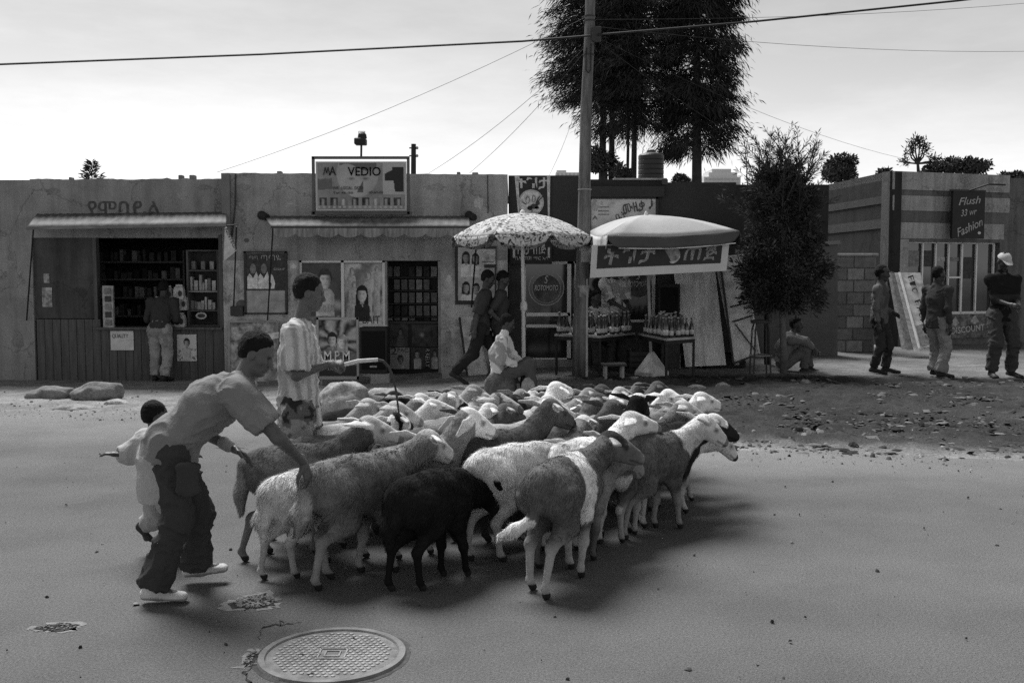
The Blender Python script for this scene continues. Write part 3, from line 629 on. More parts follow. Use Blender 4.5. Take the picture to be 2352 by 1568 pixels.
MB().tube([PD(627, 522, ya), PD(614, 742, YB - .03)], .012, 6).build('stay', m_black, aw); MB().tube([PD(1094, 560, ya), PD(1083, 705, YB - .03)], .012, 6).build('stay', m_black, aw)
for a in (606, 1082): MB().tube([PD(a - 6, 494, YB - .02), PD(a + 8, 500, YB - .14)], [.07, .05], 10).build('roller_end', m_black, aw)
# MA VEDIO sign with frame and floodlight
ysg = YB - .2
sg = empty('shop_sign', (X(829), ysg, Z(490, ysg)), 0, 'painted MA VEDIO sign board in a metal frame above the awning', 'sign')
for q in ((719, 360, 725, 492), (936, 363, 942, 492), (719, 359, 942, 365), (716, 486, 946, 493)): flatrect(sg, 'frame', mat('sign_frame', .11, .6, .2, 6), *q, ysg, .05)
flatrect(sg, 'border', mat('sign_border', .5, .7, .1, 6), 728, 371, 935, 484, ysg - .012, .02); flatrect(sg, 'panel', mat('sign_paint', .24, .7, .3, 3.2, 0, 30, .2, var2=.2, scale2=12), 732, 374, 931, 480, ysg - .018, .01)
q = ysg - .02
def vedio(u, v):
    t = .26 + .10 * nz2(u, v, 4, 2) + .05 * nz2(u, v, 18, 4); t = np.where((u > .75) & (v < .36), .40 + .03 * nz2(u, v, 9, 3), t); x = u - .46; y = v - .12
    face = (x / .24) ** 2 + (y / .27) ** 2 < 1; t = np.where(face, .38 + .10 * nz2(u, v, 6, 6) - .3 * np.clip(x, 0, .3), t)
    for ex in (-.07, .09): t = t * (1 - .7 * np.exp(-(((x - ex) / .035) ** 2 + ((y - .06) / .016) ** 2)))
    t = np.where((np.abs(x - .12 + .5 * (y - .05)) < .045) & (y > -.1) & (y < .22) & (x < .06), .10, t); t = np.where((v < .05 + .04 * np.sin(u * 14)) & (u > .25) & (u < .68), .12, t)
    t = np.where((u < .17) & (np.abs(v - .24) < .06 + .04 * nz2(u, v, 8, 5)), .13, t); cam_ = ((u > .77) & (u < .98) & (v > .08) & (v < .20) & (v > .08 + .5 * (.86 - u) * (u < .86))) | ((u > .86) & (u < .985) & (v > .05) & (v < .33) & (u > .86 + .12 * (v - .1))); t = np.where(cam_, .025 + .02 * nz2(u, v, 20, 7) ** 2, t)
    st_ = (v > .395) & (v < .485); k_ = np.floor(u * 8.2); fu = u * 8.2 - k_; cell = st_ & (fu > .18) & (fu < .86); dk = np.where(k_ % 3 == 2, .2, .04); t = np.where(cell, dk + .35 * np.clip(1 - np.abs(fu - .5 - .12 * np.sin(k_ * 2)) * 5, 0, 1) * (v > .41) + .08 * nz2(u, v, 30, 8), t)
    return np.where((v > .492) & (v < .512) & ((u * 17) % 1 < .5), .45, t)
picture(sg, 732, 374, 931, 480, q, vedio, 130, 72)
text('A', (X(767, q), q - .012, Z(393, q)), .10, pr['black'], sg, height=.13, bold=.006)
mm = [(743, 402.5), (746.5, 384), (750, 398), (753.5, 384), (757, 402.5)]
for k_ in range(4): MB().bar(PD(*mm[k_], q - .012), PD(*mm[k_ + 1], q - .012), .006, .019, up=(0, 1, 0)).build('lettering', pr['black'], sg); text('VEDIO', (X(839, q), q - .012, Z(394, q)), X(876, q) - X(801, q), pr['black'], sg, height=.13, bold=.005)
text('VHS  LOCAL  DSTV', (X(801, q), q - .012, Z(432, q)), .46, pr['dark'], sg, height=.045); text('45-63-03', (X(865, q), q - .012, Z(442, q)), .21, pr['dark'], sg, height=.035)
text('Tel 46-50', (X(790, q), q - .012, Z(443, q)), .3, pr['dark'], sg, height=.03)
fl = empty('floodlight', (X(830), ysg, Z(360, ysg)), 0, 'small floodlight on a post above the MA VEDIO sign', 'lamp')
MB().tube([PD(829.5, 361, ysg + .02), PD(830, 330, ysg + .02)], .016, 8).build('post', m_black, fl)
MB().bx(X(818, ysg), X(844, ysg), ysg - .08, ysg + .1, Z(333, ysg), Z(318, ysg)).build('housing', m_black, fl, bevel=.012)
MB().lathe(PD(832, 318, ysg), [(.07, 0), (.06, .06), (.03, .09)], 10).build('cap', m_black, fl)
MB().tube([PD(824, 316, ysg), PD(824, 302, ysg), PD(838, 302, ysg), PD(838, 316, ysg)], .006, 6).build('bracket', m_black, fl)

# ---- honey wine shop (dark painted) ---------------------------------------------------------------------------
YC = YA + .1
rC = empty('shop_building', (X(1430, YC), YC, 0), 0, 'dark painted shop with aluminium door and windows behind the bottle tables', 'building')
def wc(name, px0, py0, px1, py1, m, y=None, t=.28):
    y = YC if y is None else y
    return MB().bx(X(px0, y), X(px1, y), y, y + t, BOT if py1 is None else Z(py1, y), Z(py0, y)).build(name, m, rC)
m_darkb = mat('dark_trim', .028, .7, .2, 4, 0, 40, .3)
m_dark2 = mat('dark_wall_lower', .06, .9, .2, 1.5, .3, 50, .2, dirt=.3)
wc('upper_wall', 1168, 403, 1346, 600, m_dark); wc('upper_wall', 1346, 412, 1522, 600, m_dark); wc('upper_wall', 1522, 419, 1688, 600, m_dark)
wc('roof_edge', 1408, 409, 1530, 413, m_steel, YC - .05, .4)
wc('roof_gutter', 1518, 412, 1532, 424, m_dframe, YC - .05, .1)
wc('fascia', 1350, 428, 1524, 452, m_darkb, YC - .12, .14)
wc('wall', 1168, 600, 1202, None, m_dark2); wc('wall', 1510, 600, 1688, None, m_dark2); wc('plinth', 1344, 740, 1510, None, m_dark2); wc('plinth', 1202, 826, 1344, None, mat('plinth_pale', .3, .9, .2, 4, .3, 50, dirt=.4))
MB().bx(X(1168, YC), X(1688, YC), YC + .28, YC + 4.5, Z(440), Z(440) + .12).build('roof', m_roof, rC)
MB().bx(X(1688, YC) - .2, X(1688, YC), YC + .28, YC + 4.5, BOT, Z(424)).build('wall', m_dark, rC)
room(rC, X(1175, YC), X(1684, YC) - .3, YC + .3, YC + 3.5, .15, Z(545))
yd = YC + .06
for q in ((1202, 599, 1208, 834), (1303, 599, 1312, 834), (1202, 599, 1312, 606), (1204, 718, 1310, 726), (1204, 745, 1310, 752), (1202, 822, 1312, 836), (1320, 600, 1326, 834), (1382, 600, 1387, 740), (1432, 600, 1438, 740), (1498, 600, 1506, 740), (1318, 599, 1508, 605), (1318, 734, 1508, 741), (1318, 768, 1346, 772)):
    wc('door_frame' if q[2] <= 1312 else 'window_frame', *q, m_alu, yd, .05)
wc('door_pane', 1207, 604, 1304, 824, m_glass, yd + .03, .008); wc('window_pane', 1325, 604, 1500, 736, m_glass, yd + .03, .008); wc('side_pane', 1312, 604, 1320, 832, m_glass, yd + .03, .008)
for (cx_, cy_, r_) in ((1255, 661, 41), (1467, 652, 37)):
    k = yd / FPX
    ringplate(rC, 'decal_ring', mat('decal_line', .36, .7), cx_, cy_, yd + .018, r_ * .95 * k, r_ * k); ringplate(rC, 'decal_ring', mat('decal_line'), cx_, cy_ + 2, yd + .018, r_ * .78 * k, r_ * .8 * k)
    disc(rC, 'decal_disc', mat('decal_fill', .10, .6, .6, 6), cx_, cy_ + 2, yd + .022, r_ * .77 * k, r_ * .77 * k, 36)
    text('ROTOMOTO', (X(cx_, yd), yd + .012, Z(cy_, yd)), r_ * 1.32 * k, mat('decal_letter', .5, .7), rC, height=.085, shear=.25, bold=.01)
    text('S', (X(cx_, yd), yd + .012, Z(cy_ - 19, yd)), .06, mat('decal_letter'), rC, height=.12, shear=.3)
# painted bee sign
bs = empty('bee_sign', (X(1220, YC), YC, Z(500)), 0, 'dark painted sign with a bee roundel above the flowered parasol', 'sign')
yq = YC - .02
flatrect(bs, 'panel', mat('sign_navy', .035, .7, .1, 3), 1170, 404, 1266, 520, yq, .018)
polyplate(bs, 'white_stripe', pr['light'], [(1182, 404), (1191, 404), (1194, 512), (1192, 512)], yq - .004); polyplate(bs, 'white_stripe', pr['light'], [(1256, 404), (1264, 404), (1262, 512), (1259, 512)], yq - .004)
text('ትዝታ', (X(1223, yq), yq - .006, Z(420, yq)), X(1262, yq) - X(1185, yq), pr['light'], bs, height=.2, bold=.018)
k = yq / FPX; disc(bs, 'roundel', pr['light'], 1220, 465, yq - .006, 29 * k, 29 * k, 40); ringplate(bs, 'roundel_ring', pr['grey'], 1220, 465, yq - .009, 26.5 * k, 27.5 * k)
for (a, b, w, h, t_) in ((1227, 474, 9, 6, 'dark'), (1217, 478, 6, 5, 'black'), (1235, 466, 5, 5, 'dark'), (1212, 459, 5, 9, 'mid'), (1226, 456, 4, 9, 'mid'), (1233, 477, 5, 3, 'black')): disc(bs, 'painted_bee', pr[t_], a, b, yq - .010, w * k, h * k, 16)
for (a, b, w, h) in ((1212, 460, 3, 6.5), (1226, 457, 2.2, 6.5)): disc(bs, 'painted_wing', pr['light'], a, b, yq - .013, w * k, h * k, 14)
for q in (((1236, 462), (1246, 452)), ((1233, 461), (1240, 450)), ((1209, 470), (1200, 464)), ((1222, 481), (1222, 487))):
    MB().tube([PD(*q[0], yq - .011), PD(*q[1], yq - .011)], .008, 5).build('painted_leg', pr['dark'], bs)
ls = empty('shop_sign', (X(1222, YC), YC, Z(606)), 0, 'narrow dark sign with white lettering over the aluminium door', 'sign')
flatrect(ls, 'panel', m_darkb, 1172, 560, 1268, 606, yq - .02, .03)
for a in (1178, 1258): flatrect(ls, 'white_bar', pr['light'], a, 568, a + 5, 592, yq - .024, .004)
text('ትዝታ ጠጅ', (X(1219, yq), yq - .024, Z(573, yq)), .46, pr['light'], ls, height=.17, bold=.01); text('ቤት ጠጅ ማር አለ', (X(1221, yq), yq - .024, Z(593, yq)), .5, pr['light'], ls, height=.06)
# music sign behind the tent
ms = empty('music_sign', (X(1435, YC), YC, Z(520)), 0, 'pale painted sign with lettering and music notes above the tent', 'sign')
flatrect(ms, 'panel', mat('pale_sign', .5, .8, .12, 5, dirt=.3, dscale=6), 1356, 457, 1505, 540, YC - .05, .04)
for a in ((1352, 452, 1357, 540), (1505, 452, 1511, 540), (1352, 452, 1511, 457)): flatrect(ms, 'frame', m_darkb, *a, YC - .07, .07)
y2 = YC - .054
text('ሙዚቃ', (X(1455, y2), y2, Z(477, y2)), .34, pr['dark'], ms, height=.16, rot=R(12), bold=.012); text('ቤት', (X(1425, y2), y2, Z(495, y2)), .16, pr['dark'], ms, height=.1, rot=R(20))
for b in (474, 483, 491): flatrect(ms, 'painted_line', pr['mid'], 1373, b, 1398, b + 3, y2, .004)
disc(ms, 'painted_face', pr['grey'], 1367, 472, y2, .045, .09); flatrect(ms, 'painted_mark', pr['grey'], 1379, 462, 1384, 471, y2, .004); text('♪', (X(1494, y2), y2, Z(468, y2)), .07, pr['dark'], ms, height=.16)
text('A', (X(1366, y2), y2, Z(500, y2)), .08, pr['dark'], ms, height=.06)

# ---- walls between, far right shop --------------------------------------------------------------------------
Yd = 20.2
w = MB().bx(X(1686, Yd), X(1900, Yd), Yd, Yd + .3, BOT, Z(424, Yd)).build('back_wall', mat('set_back_wall', .035, .9, .2, 2, .2, 40)); tag(w, 'dark set-back wall behind the clipped conifer', 'wall')
Yw = 17.3
lw = empty('compound_wall', (X(1800, Yw), Yw, 0), 0, 'smooth dark compound wall behind the clipped conifer', 'wall')
MB().slab([PD(1672, 840, Yw), PD(1672, 577, Yw), PD(1924, 558, Yw), PD(1924, 840, Yw)], (0, .22, 0)).build('wall', mat('smooth_grey_wall', .12, .8, .12, 1.2, .15, 40, .2, dirt=.2), lw)
MB().bar(PD(1672, 576, Yw + .1), PD(1924, 557, Yw + .1), .3, .06).build('coping', mat('coping', .2, .9, .2, 3, .2, 40), lw)
YE = 20.0; zb = .05
C0 = PD(2045, 393, YE); C1 = PD(2322, 403, 20.9); C2 = PD(1874, 424, 23.6); zE = C0.z
rE = empty('shop_building', (C0.x + 1.5, YE + 1, zb), 0, 'fashion shop with pale and grey horizontal bands at the far right', 'building')
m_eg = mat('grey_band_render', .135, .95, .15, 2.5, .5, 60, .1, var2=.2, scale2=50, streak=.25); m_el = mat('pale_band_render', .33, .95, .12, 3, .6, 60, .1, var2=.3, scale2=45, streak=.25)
dF = (Vector((C1.x, C1.y, 0)) - Vector((C0.x, C0.y, 0))); lF = dF.length; dF.normalize(); nF = Vector((dF.y, -dF.x, 0))
dS = (Vector((C2.x, C2.y, 0)) - Vector((C0.x, C0.y, 0))); lS = dS.length; dS.normalize(); nS = Vector((-abs(dS.y), 0, 0)); nS = Vector((dS.y * -1, dS.x, 0)); nS = nS if nS.x < 0 else -nS
o0 = Vector((C0.x, C0.y, 0))
def onF(s, z, off=0.0): return o0 + dF * s + nF * off + Vector((0, 0, z))
def fpx(px, py):   # picture point -> (s, z) on the front face plane
    d = ray(px, py); cp = Vector((0, 0, CAM_H)); t = (o0 - cp).dot(nF) / d.dot(nF); q = cp + d * t; return (q - o0).dot(dF), q.z
def plateF(name, m, px0, py0, px1, py1, off, t=.03, parent=None):
    s0, za = fpx(px0, (py0 + py1) / 2); s1, _ = fpx(px1, (py0 + py1) / 2); xm = (px0 + px1) / 2; z1 = fpx(xm, py0)[1]; z0 = fpx(xm, py1)[1]
    return MB().slab([onF(s0, z0, off), onF(s1, z0, off), onF(s1, z1, off), onF(s0, z1, off)], -nF * t).build(name, m, parent or rE)
sx0, sz0 = fpx(2085, 555); sx1, sz1 = fpx(2292, 722)
for (a, b, c_, d_) in ((0, sx0, zb, zE), (sx1, lF, zb, zE), (sx0, sx1, sz0, zE), (sx0, sx1, zb, sz1)):
    MB().slab([onF(a, c_), onF(b, c_), onF(b, d_), onF(a, d_)], -nF * .25).build('wall', m_eg, rE)
ext = onF(lF, 0); 
MB().slab([ext + Vector((0, 0, zb)), ext + dF * 6 + Vector((0, 0, zb)), ext + dF * 6 + Vector((0, 0, zE - .05)), ext + Vector((0, 0, zE - .05))], -nF * .25 + nF * -.03).build('wall', m_eg, rE)
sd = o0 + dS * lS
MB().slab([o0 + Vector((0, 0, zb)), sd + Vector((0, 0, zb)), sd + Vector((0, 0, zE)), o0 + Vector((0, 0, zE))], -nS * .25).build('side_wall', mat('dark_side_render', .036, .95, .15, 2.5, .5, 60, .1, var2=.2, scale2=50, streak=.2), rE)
for (a, b, c_, d_) in ((2049, 398, 2318, 439), (2049, 452, 2318, 486), (2061, 513, 2305, 549), (2061, 549, 2084, 690)): plateF('pale_band', m_el, a, b, c_, d_, .02)
for (a, b, c_, d_) in ((2324, 452, 2480, 468), (2322, 500, 2480, 525)): plateF('pale_band', m_el, a, b, c_, d_, -.01)
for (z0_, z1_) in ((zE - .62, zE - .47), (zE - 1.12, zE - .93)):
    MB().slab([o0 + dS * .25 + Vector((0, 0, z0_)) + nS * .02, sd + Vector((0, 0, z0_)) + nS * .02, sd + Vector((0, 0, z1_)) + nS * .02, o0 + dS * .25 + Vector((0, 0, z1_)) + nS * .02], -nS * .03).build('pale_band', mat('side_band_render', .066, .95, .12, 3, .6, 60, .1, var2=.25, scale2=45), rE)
MB().slab([o0 + Vector((0, 0, zE)), onF(lF, zE), onF(lF, zE) - nF * 3.5, sd + Vector((0, 0, zE)) ], (0, 0, -.15)).build('roof', m_roof, rE)
q0 = onF(sx0, 0, -.12); q1 = onF(sx1, 0, -.12)
MB().slab([onF(sx0, sz1, -.16), onF(sx1, sz1, -.16), onF(sx1, sz0, -.16), onF(sx0, sz0, -.16)], -nF * .01).build('window_pane', mat('shop_glass', .05, .06, .5, 1.5, 0, 30, .6), rE)
for (a, b, c_, d_) in ((2084, 553, 2292, 559), (2084, 716, 2292, 722), (2084, 553, 2089, 722), (2125, 556, 2128, 722), (2155, 556, 2158, 722), (2185, 556, 2188, 722), (2215, 556, 2219, 722), (2249, 556, 2252, 722), (2288, 553, 2292, 722), (2186, 635, 2217, 639)):
    plateF('mullion', m_white, a, b, c_, d_, -.1, .04)
for (a, b, c_, d_, t_) in ((2090, 575, 2122, 612, 'mid'), (2130, 575, 2152, 612, 'dark'), (2160, 590, 2182, 600, 'grey'), (2190, 590, 2214, 600, 'mid'), (2095, 642, 2122, 668, 'grey'), (2222, 590, 2246, 640, 'dark')):
    plateF('window_display', pr[t_], a, b, c_, d_, -.145, .01)
bn = empty('banner', onF(sx0 + .9, zb + .4), 0, 'dark BIG DISCOUNT banner below the shop window', 'banner')
plateF('cloth', m_blotch_d, 2118, 722, 2272, 776, .05, .02, bn)
s0, z0_ = fpx(2205, 757); M = Matrix.Translation(onF(s0, z0_, .055)) @ Matrix(((dF.x, 0, nF.x, 0), (dF.y, 0, nF.y, 0), (0, 1, 0, 0), (0, 0, 0, 1))) @ Matrix.Rotation(R(5), 4, 'Z')
text('BIG DISCOUNT', None, 1.15, pr['light'], bn, height=.13, M=M, bold=.01)
for (a, b) in ((2150, 738), (2190, 742), (2235, 738)):
    s0, z0_ = fpx(a, b); q = onF(s0, z0_, .054); MB().slab([q + dF * .1, q + Vector((0, 0, .14)), q - dF * .12, q - Vector((0, 0, .06))], -nF * .004).build('printed_shape', pr['grey'], bn)
fs_ = empty('shop_sign', onF(fpx(2204, 540)[0], fpx(2204, 550)[1], .2), 0, 'black hanging sign lettered Fashion in pale script', 'sign')
plateF('board', m_black, 2168, 440, 2241, 549, .25, .06, fs_); plateF('edge', m_dframe, 2166, 438, 2243, 442, .26, .08, fs_)
for (a, b, w_, h_, r_, tx) in ((2206, 463, .55, .15, 6, 'Flush'), (2204, 489, .4, .13, 8, '33 wr'), (2206, 523, .68, .17, 22, 'Fashion')):
    s0, z0_ = fpx(a, b); M = Matrix.Translation(onF(s0, z0_, .256)) @ Matrix(((dF.x, 0, nF.x, 0), (dF.y, 0, nF.y, 0), (0, 1, 0, 0), (0, 0, 0, 1))) @ Matrix.Rotation(R(r_), 4, 'Z')
    text(tx, None, w_, pr['grey'], fs_, height=h_, M=M, shear=.35, bold=.008)
s0, z0_ = fpx(2228, 536); q = onF(s0, z0_, .256); MB().slab([q + dF * .04 * math.cos(t_) + Vector((0, 0, .03 * math.sin(t_))) for t_ in np.linspace(0, 6.28, 13)[:-1]], -nF * .004).build('painted_dot', pr['light'], fs_)
la, lb_, lc = onF(fpx(2205, 440)[0], fpx(2205, 440)[1], .26), onF(fpx(2228, 428)[0], fpx(2228, 428)[1], .5), onF(fpx(2262, 430)[0], fpx(2262, 430)[1], .55)
MB().tube([la, lb_, lc], .018, 6).build('lamp_arm', m_black, fs_)
# concrete block pier at the end of the compound wall
Yp = 18.3; pe = empty('block_pier', (X(1968, Yp), Yp, .1), 0, 'concrete block pier at the end of the compound wall', 'pier')
xa, xb = X(1921, Yp), X(2010, Yp); zt_, zb_ = Z(588, Yp), Z(824, Yp) - .1; nc = 9; hc = (zt_ - zb_) / nc
MB().bx(xa + .01, xb - .01, Yp + .012, Yp + .6, zb_, zt_).build('mortar', mat('mortar', .11, .95, .2, 9, .4, 50), pe)
mblk = [mat('block_%d' % k, v_, .95, .2, 8, .6, 45, .1, var2=.2, scale2=50) for k, v_ in enumerate((.13, .16, .20, .24))]
for j in range(nc):
    z0_, z1_ = zb_ + hc * j + .008, zb_ + hc * (j + 1) - .008
    cuts = [xa, xa + .45 * (xb - xa), xb] if j % 2 == 0 else [xa, xa + .28 * (xb - xa), xa + .72 * (xb - xa), xb]
    for i in range(len(cuts) - 1):
        MB().bx(cuts[i] + .006, cuts[i + 1] - .006, Yp - rnd.uniform(0, .012), Yp + .3, z0_, z1_).build('block', mblk[rnd.choice((0, 1, 1, 2, 3) if i else (0, 1, 1, 2))], pe, bevel=.01)
    MB().bx(xb - .008, xb + .02, Yp + .02, Yp + .58, z0_, z1_).build('block', mblk[2], pe, bevel=.006)
MB().bx(xa - .03, xb + .05, Yp - .03, Yp + .62, zt_, zt_ + .05).build('cap', mat('pier_cap', .3, .95, .2, 5, .3, 40), pe, bevel=.01)
# low raised kerb in front of the fashion shop
kb = MB().slab([PD(2040, 812, 19.5), PD(2420, 812, 19.5), PD(2420, 826, 18.6), PD(2040, 826, 18.6)], (0, 0, -.2)).build('step', mat('concrete'), None); tag(kb, 'low concrete step in front of the fashion shop', 'step')
# ================================================================== things in front of the shops
def rock(name, px, py, w, h, d, label, cat, seed, v=.2, group=None, z_off=-.06):
    c = G(px, py); r_ = np.random.default_rng(seed)
    bm = bmesh.new(); bmesh.ops.create_icosphere(bm, subdivisions=4, radius=1); me = bpy.data.meshes.new(name); bm.to_mesh(me); bm.free()
    co = np.empty(len(me.vertices) * 3, np.float32); me.vertices.foreach_get('co', co); co = co.reshape(-1, 3)
    co = co * (1 + .26 * fbm(co * 1.6, seed, 2) + .12 * np.abs(fbm(co * 3.2, seed + 5, 2)) + .04 * fbm(co * 9, seed + 6, 2))[:, None]
    co = np.sign(co) * np.abs(co) ** .93 * np.array([w / 2, d / 2, h / 2 + .04])
    co[:, 2] += h / 2 + z_off / 2 - .02
    me.vertices.foreach_set('co', co.ravel()); me.polygons.foreach_set('use_smooth', np.ones(len(me.polygons), bool)); me.update()
    o = link(me, name, mat('stone_%d' % int(v * 100), v, .95, .35, 6, .8, 25, .1, var2=.3, scale2=40)); o.location = c; return tag(o, label, cat, group)
rock('boulder', 790, 955, .56, .38, .4, 'large rounded boulder behind the boy in the striped shirt', 'boulder', 3, .34)
rock('boulder', 888, 950, .50, .30, .4, 'rounded boulder beside the larger one at the road edge', 'boulder', 6, .35)
rock('boulder', 226, 915, .62, .22, .4, 'flat boulder in front of the plank counter', 'boulder', 9, .2)
rock('boulder', 120, 912, .60, .15, .4, 'low pale boulder at the left end of the verge', 'boulder', 12, .2)
rock('boulder', 268, 928, .3, .07, .2, 'small flat pale stone in front of the boulders', 'boulder', 15, .38); rock('boulder', 175, 938, .5, .06, .25, 'low slab of stone half buried at the left verge', 'boulder', 25, .3)
rock('stone_seat', 1148, 913, .40, .36, .36, 'rounded stone that the man in the white jacket sits on', 'stone', 18, .12)
rock('broken_block', 1213, 915, .18, .26, .12, 'pale broken slab standing beside the stone seat', 'stone', 22, .4)
for (a, b, w_, h_) in ((1960, 1024, .1, .05), (1830, 985, .12, .04)): rock('brick_lump', a, b, w_, h_, .07, 'dark lump of stone lying at the edge of the verge' if a == 1960 else 'small dark stone lying behind the leading sheep', 'stone', a, .06)

# speaker, block, poster stand in front of the video shop
def speaker(px0, py0, px1, py1, Y, label, depth=.35, rz=0):
    x0, x1, z1, z0 = X(px0, Y), X(px1, Y), Z(py0, Y), Z(py1, Y)
    s = empty('loudspeaker', ((x0 + x1) / 2, Y, z0), 0, label, 'loudspeaker')
    MB().bx(x0, x1, Y, Y + depth, z0, z1).build('cabinet', mat('speaker_black', .022, .7, .3, 6, .2, 60, .3), s, bevel=.01)
    MB().bx(x0 + .03, x1 - .03, Y - .012, Y, z0 + .06, z1 - .05).build('grille', mat('speaker_grille', .014, .9, .5, 90, .6, 160, .1), s, bevel=.004)
    MB().bx((x0 + x1) / 2 - .05, (x0 + x1) / 2 + .05, Y - .02, Y - .012, z0 + .09, z0 + .115).build('badge', pr['grey'], s)
    return s
yk = G(855, 880).y - .1
speaker(824, 752, 888, 858, yk, 'black loudspeaker standing on a block by the video shop doorway')
for (a, b, c_, d_, lb) in ((848, 858, 893, 882, 'pale concrete block under the loudspeaker'), (1014, 843, 1050, 872, 'concrete block against the wall right of the doorway')):
    y_ = yk + (.02 if a < 900 else .25); bb = empty('concrete_block', (X((a + c_) / 2, y_), y_, Z(d_, y_)), 0, lb, 'block')
    MB().bx(X(a, y_), X(c_, y_), y_, y_ + .22, Z(d_, y_) - .05, Z(b, y_)).build('block', mat('pale_block', .33, .95, .2, 8, .6, 40), bb, bevel=.012)
yq = G(770, 884).y
ps = empty('poster_stand', (X(773, yq), yq, Z(884, yq)), 0, 'framed film poster lettered MPM standing on short legs', 'poster')
flatrect(ps, 'sheet', m_blotch, 730, 736, 818, 862, yq, .02)
for q in ((725, 729, 822, 734), (725, 864, 822, 871), (725, 729, 730, 871), (817, 729, 822, 871)): flatrect(ps, 'frame', mat('grey_frame', .34, .7, .1, 6), *q, yq - .02, .05)
for a in (733, 805): flatrect(ps, 'leg', m_steel, a, 871, a + 4, 886, yq, .03)
def mpm(u, v):
    a_ = np.arctan2(v - .6, u - .5); t = .22 + .18 * np.sin(a_ * 9 + 3 * nz2(u, v, 4, 3)) + .12 * nz2(u, v, 9, 4); t = figure(t, u, v, .36, .52, .19, .55, .02, .2, 5, -.3); t = figure(t, u, v, .62, .58, .19, .68, .35, .3, 6, .3, True)
    t = np.where(v > .86, .14 + .12 * nz2(u, v, 7, 5), t); return np.where(v > 1.2, .03, t)
picture(ps, 730, 735, 817, 863, yq - .004, mpm, 64, 90)
text('M.P.M', (X(772, yq), yq - .01, Z(817, yq)), .36, pr['white'], ps, height=.14, bold=.012); text('A FILM BY', (X(766, yq), yq - .01, Z(848, yq)), .2, pr['grey'], ps, height=.03)
bd = empty('leaning_board', G(1100, 888), 0, 'white board propped against the wall behind the walking men', 'board')
MB().slab([PD(1058, 728, YB - .05), PD(1090, 726, YB - .05), PD(1126, 889, YB - .75), PD(1080, 893, YB - .75)], (.02, .02, 0)).build('panel', mat('chipped_board', .55, .85, .15, 6, .2, 30, dirt=.35, dscale=7), bd)
MB().bar(PD(1056, 730, YB - .02), PD(1078, 892, YB - .72), .03, .05).build('edge', m_dframe, bd)

# ---- parasol with flowers
def flower_mat():
    m = bpy.data.materials.new('flowered_cloth'); m.use_nodes = True; N = m.node_tree.nodes; L = m.node_tree.links; b = N['Principled BSDF']; b.inputs['Roughness'].default_value = .9
    tc = N.new('ShaderNodeTexCoord'); w1 = N.new('ShaderNodeTexNoise'); w1.inputs['Scale'].default_value = 12; w1.inputs['Detail'].default_value = 5; w1.inputs['Roughness'].default_value = .55; w1.inputs['Distortion'].default_value = 1.2
    L.new(tc.outputs['Object'], w1.inputs['Vector'])
    cr = N.new('ShaderNodeValToRGB'); e = cr.color_ramp.elements; e[0].position = .40; e[0].color = (.03,) * 3 + (1,); e[1].position = .455; e[1].color = (.42,) * 3 + (1,)
    q = cr.color_ramp.elements.new(.52); q.color = (.58,) * 3 + (1,); q = cr.color_ramp.elements.new(.59); q.color = (.30,) * 3 + (1,); q = cr.color_ramp.elements.new(.62); q.color = (.05,) * 3 + (1,)
    L.new(w1.outputs[0], cr.inputs[0]); L.new(cr.outputs[0], b.inputs['Base Color']); return m
m_flow = flower_mat()
pb = G(1203, 872); ctr = PD(1200, 490, pb.y); Rr = 165 / FPX * pb.y; hp = ctr.z - PD(1200, 546, pb.y).z
pa = empty('parasol', pb, 0, 'large flowered parasol with a scalloped rim standing by the aluminium door', 'parasol')
ns = 8; a_off = R(22 + 90)
def dome(t): return ctr.z - hp * (t ** 1.9)
for k in range(ns):
    a0, a1 = a_off + 2 * math.pi * k / ns, a_off + 2 * math.pi * (k + 1) / ns
    def fn(u, v):
        a = a0 + (a1 - a0) * u; sag = 1 - .045 * math.sin(math.pi * u) * v; r_ = Rr * v * sag
        return Vector((pb.x + (ctr.x - pb.x) + math.cos(a) * r_, pb.y + math.sin(a) * r_, dome(v) - .02 * math.sin(math.pi * u) * v))
    o = MB().grid(fn, 8, 10).build('canopy_panel', m_flow, pa, smooth=True, fix=False); o.modifiers.new('s', 'SOLIDIFY').thickness = .004
    def fv(u, v):
        a = a0 + (a1 - a0) * (u * .94 + .03); dz = .125 * min(1, (math.sin(math.pi * u)) ** .35 * 1.0); r_ = Rr * (1 - .045 * math.sin(math.pi * u)) * (1 + .012 * v)
        return Vector((ctr.x + math.cos(a) * r_, pb.y + math.sin(a) * r_, dome(1) - .02 * math.sin(math.pi * u) - dz * v + .002))
    o = MB().grid(fv, 12, 3).build('valance', m_flow, pa, smooth=True, fix=False); o.modifiers.new('s', 'SOLIDIFY').thickness = .004
    MB().tube([Vector((ctr.x, pb.y, dome(0) - .03))] + [Vector((ctr.x + math.cos(a0) * Rr * t, pb.y + math.sin(a0) * Rr * t, dome(t) - .02)) for t in (.35, .7, .99)], .006, 5).build('rib', m_steel, pa)
MB().tube([pb - Vector((0, 0, .05)), Vector((ctr.x, pb.y, ctr.z))], .024, 10).build('pole', m_white, pa); MB().lathe(Vector((ctr.x, pb.y, ctr.z)), [(.04, 0), (.03, .03), (.01, .05)], 10).build('finial', m_white, pa)
MB().lathe(PD(1203, 712, pb.y), [(.045, 0), (.05, .03), (.045, .09), (.03, .12)], 10).build('clamp', m_white, pa)

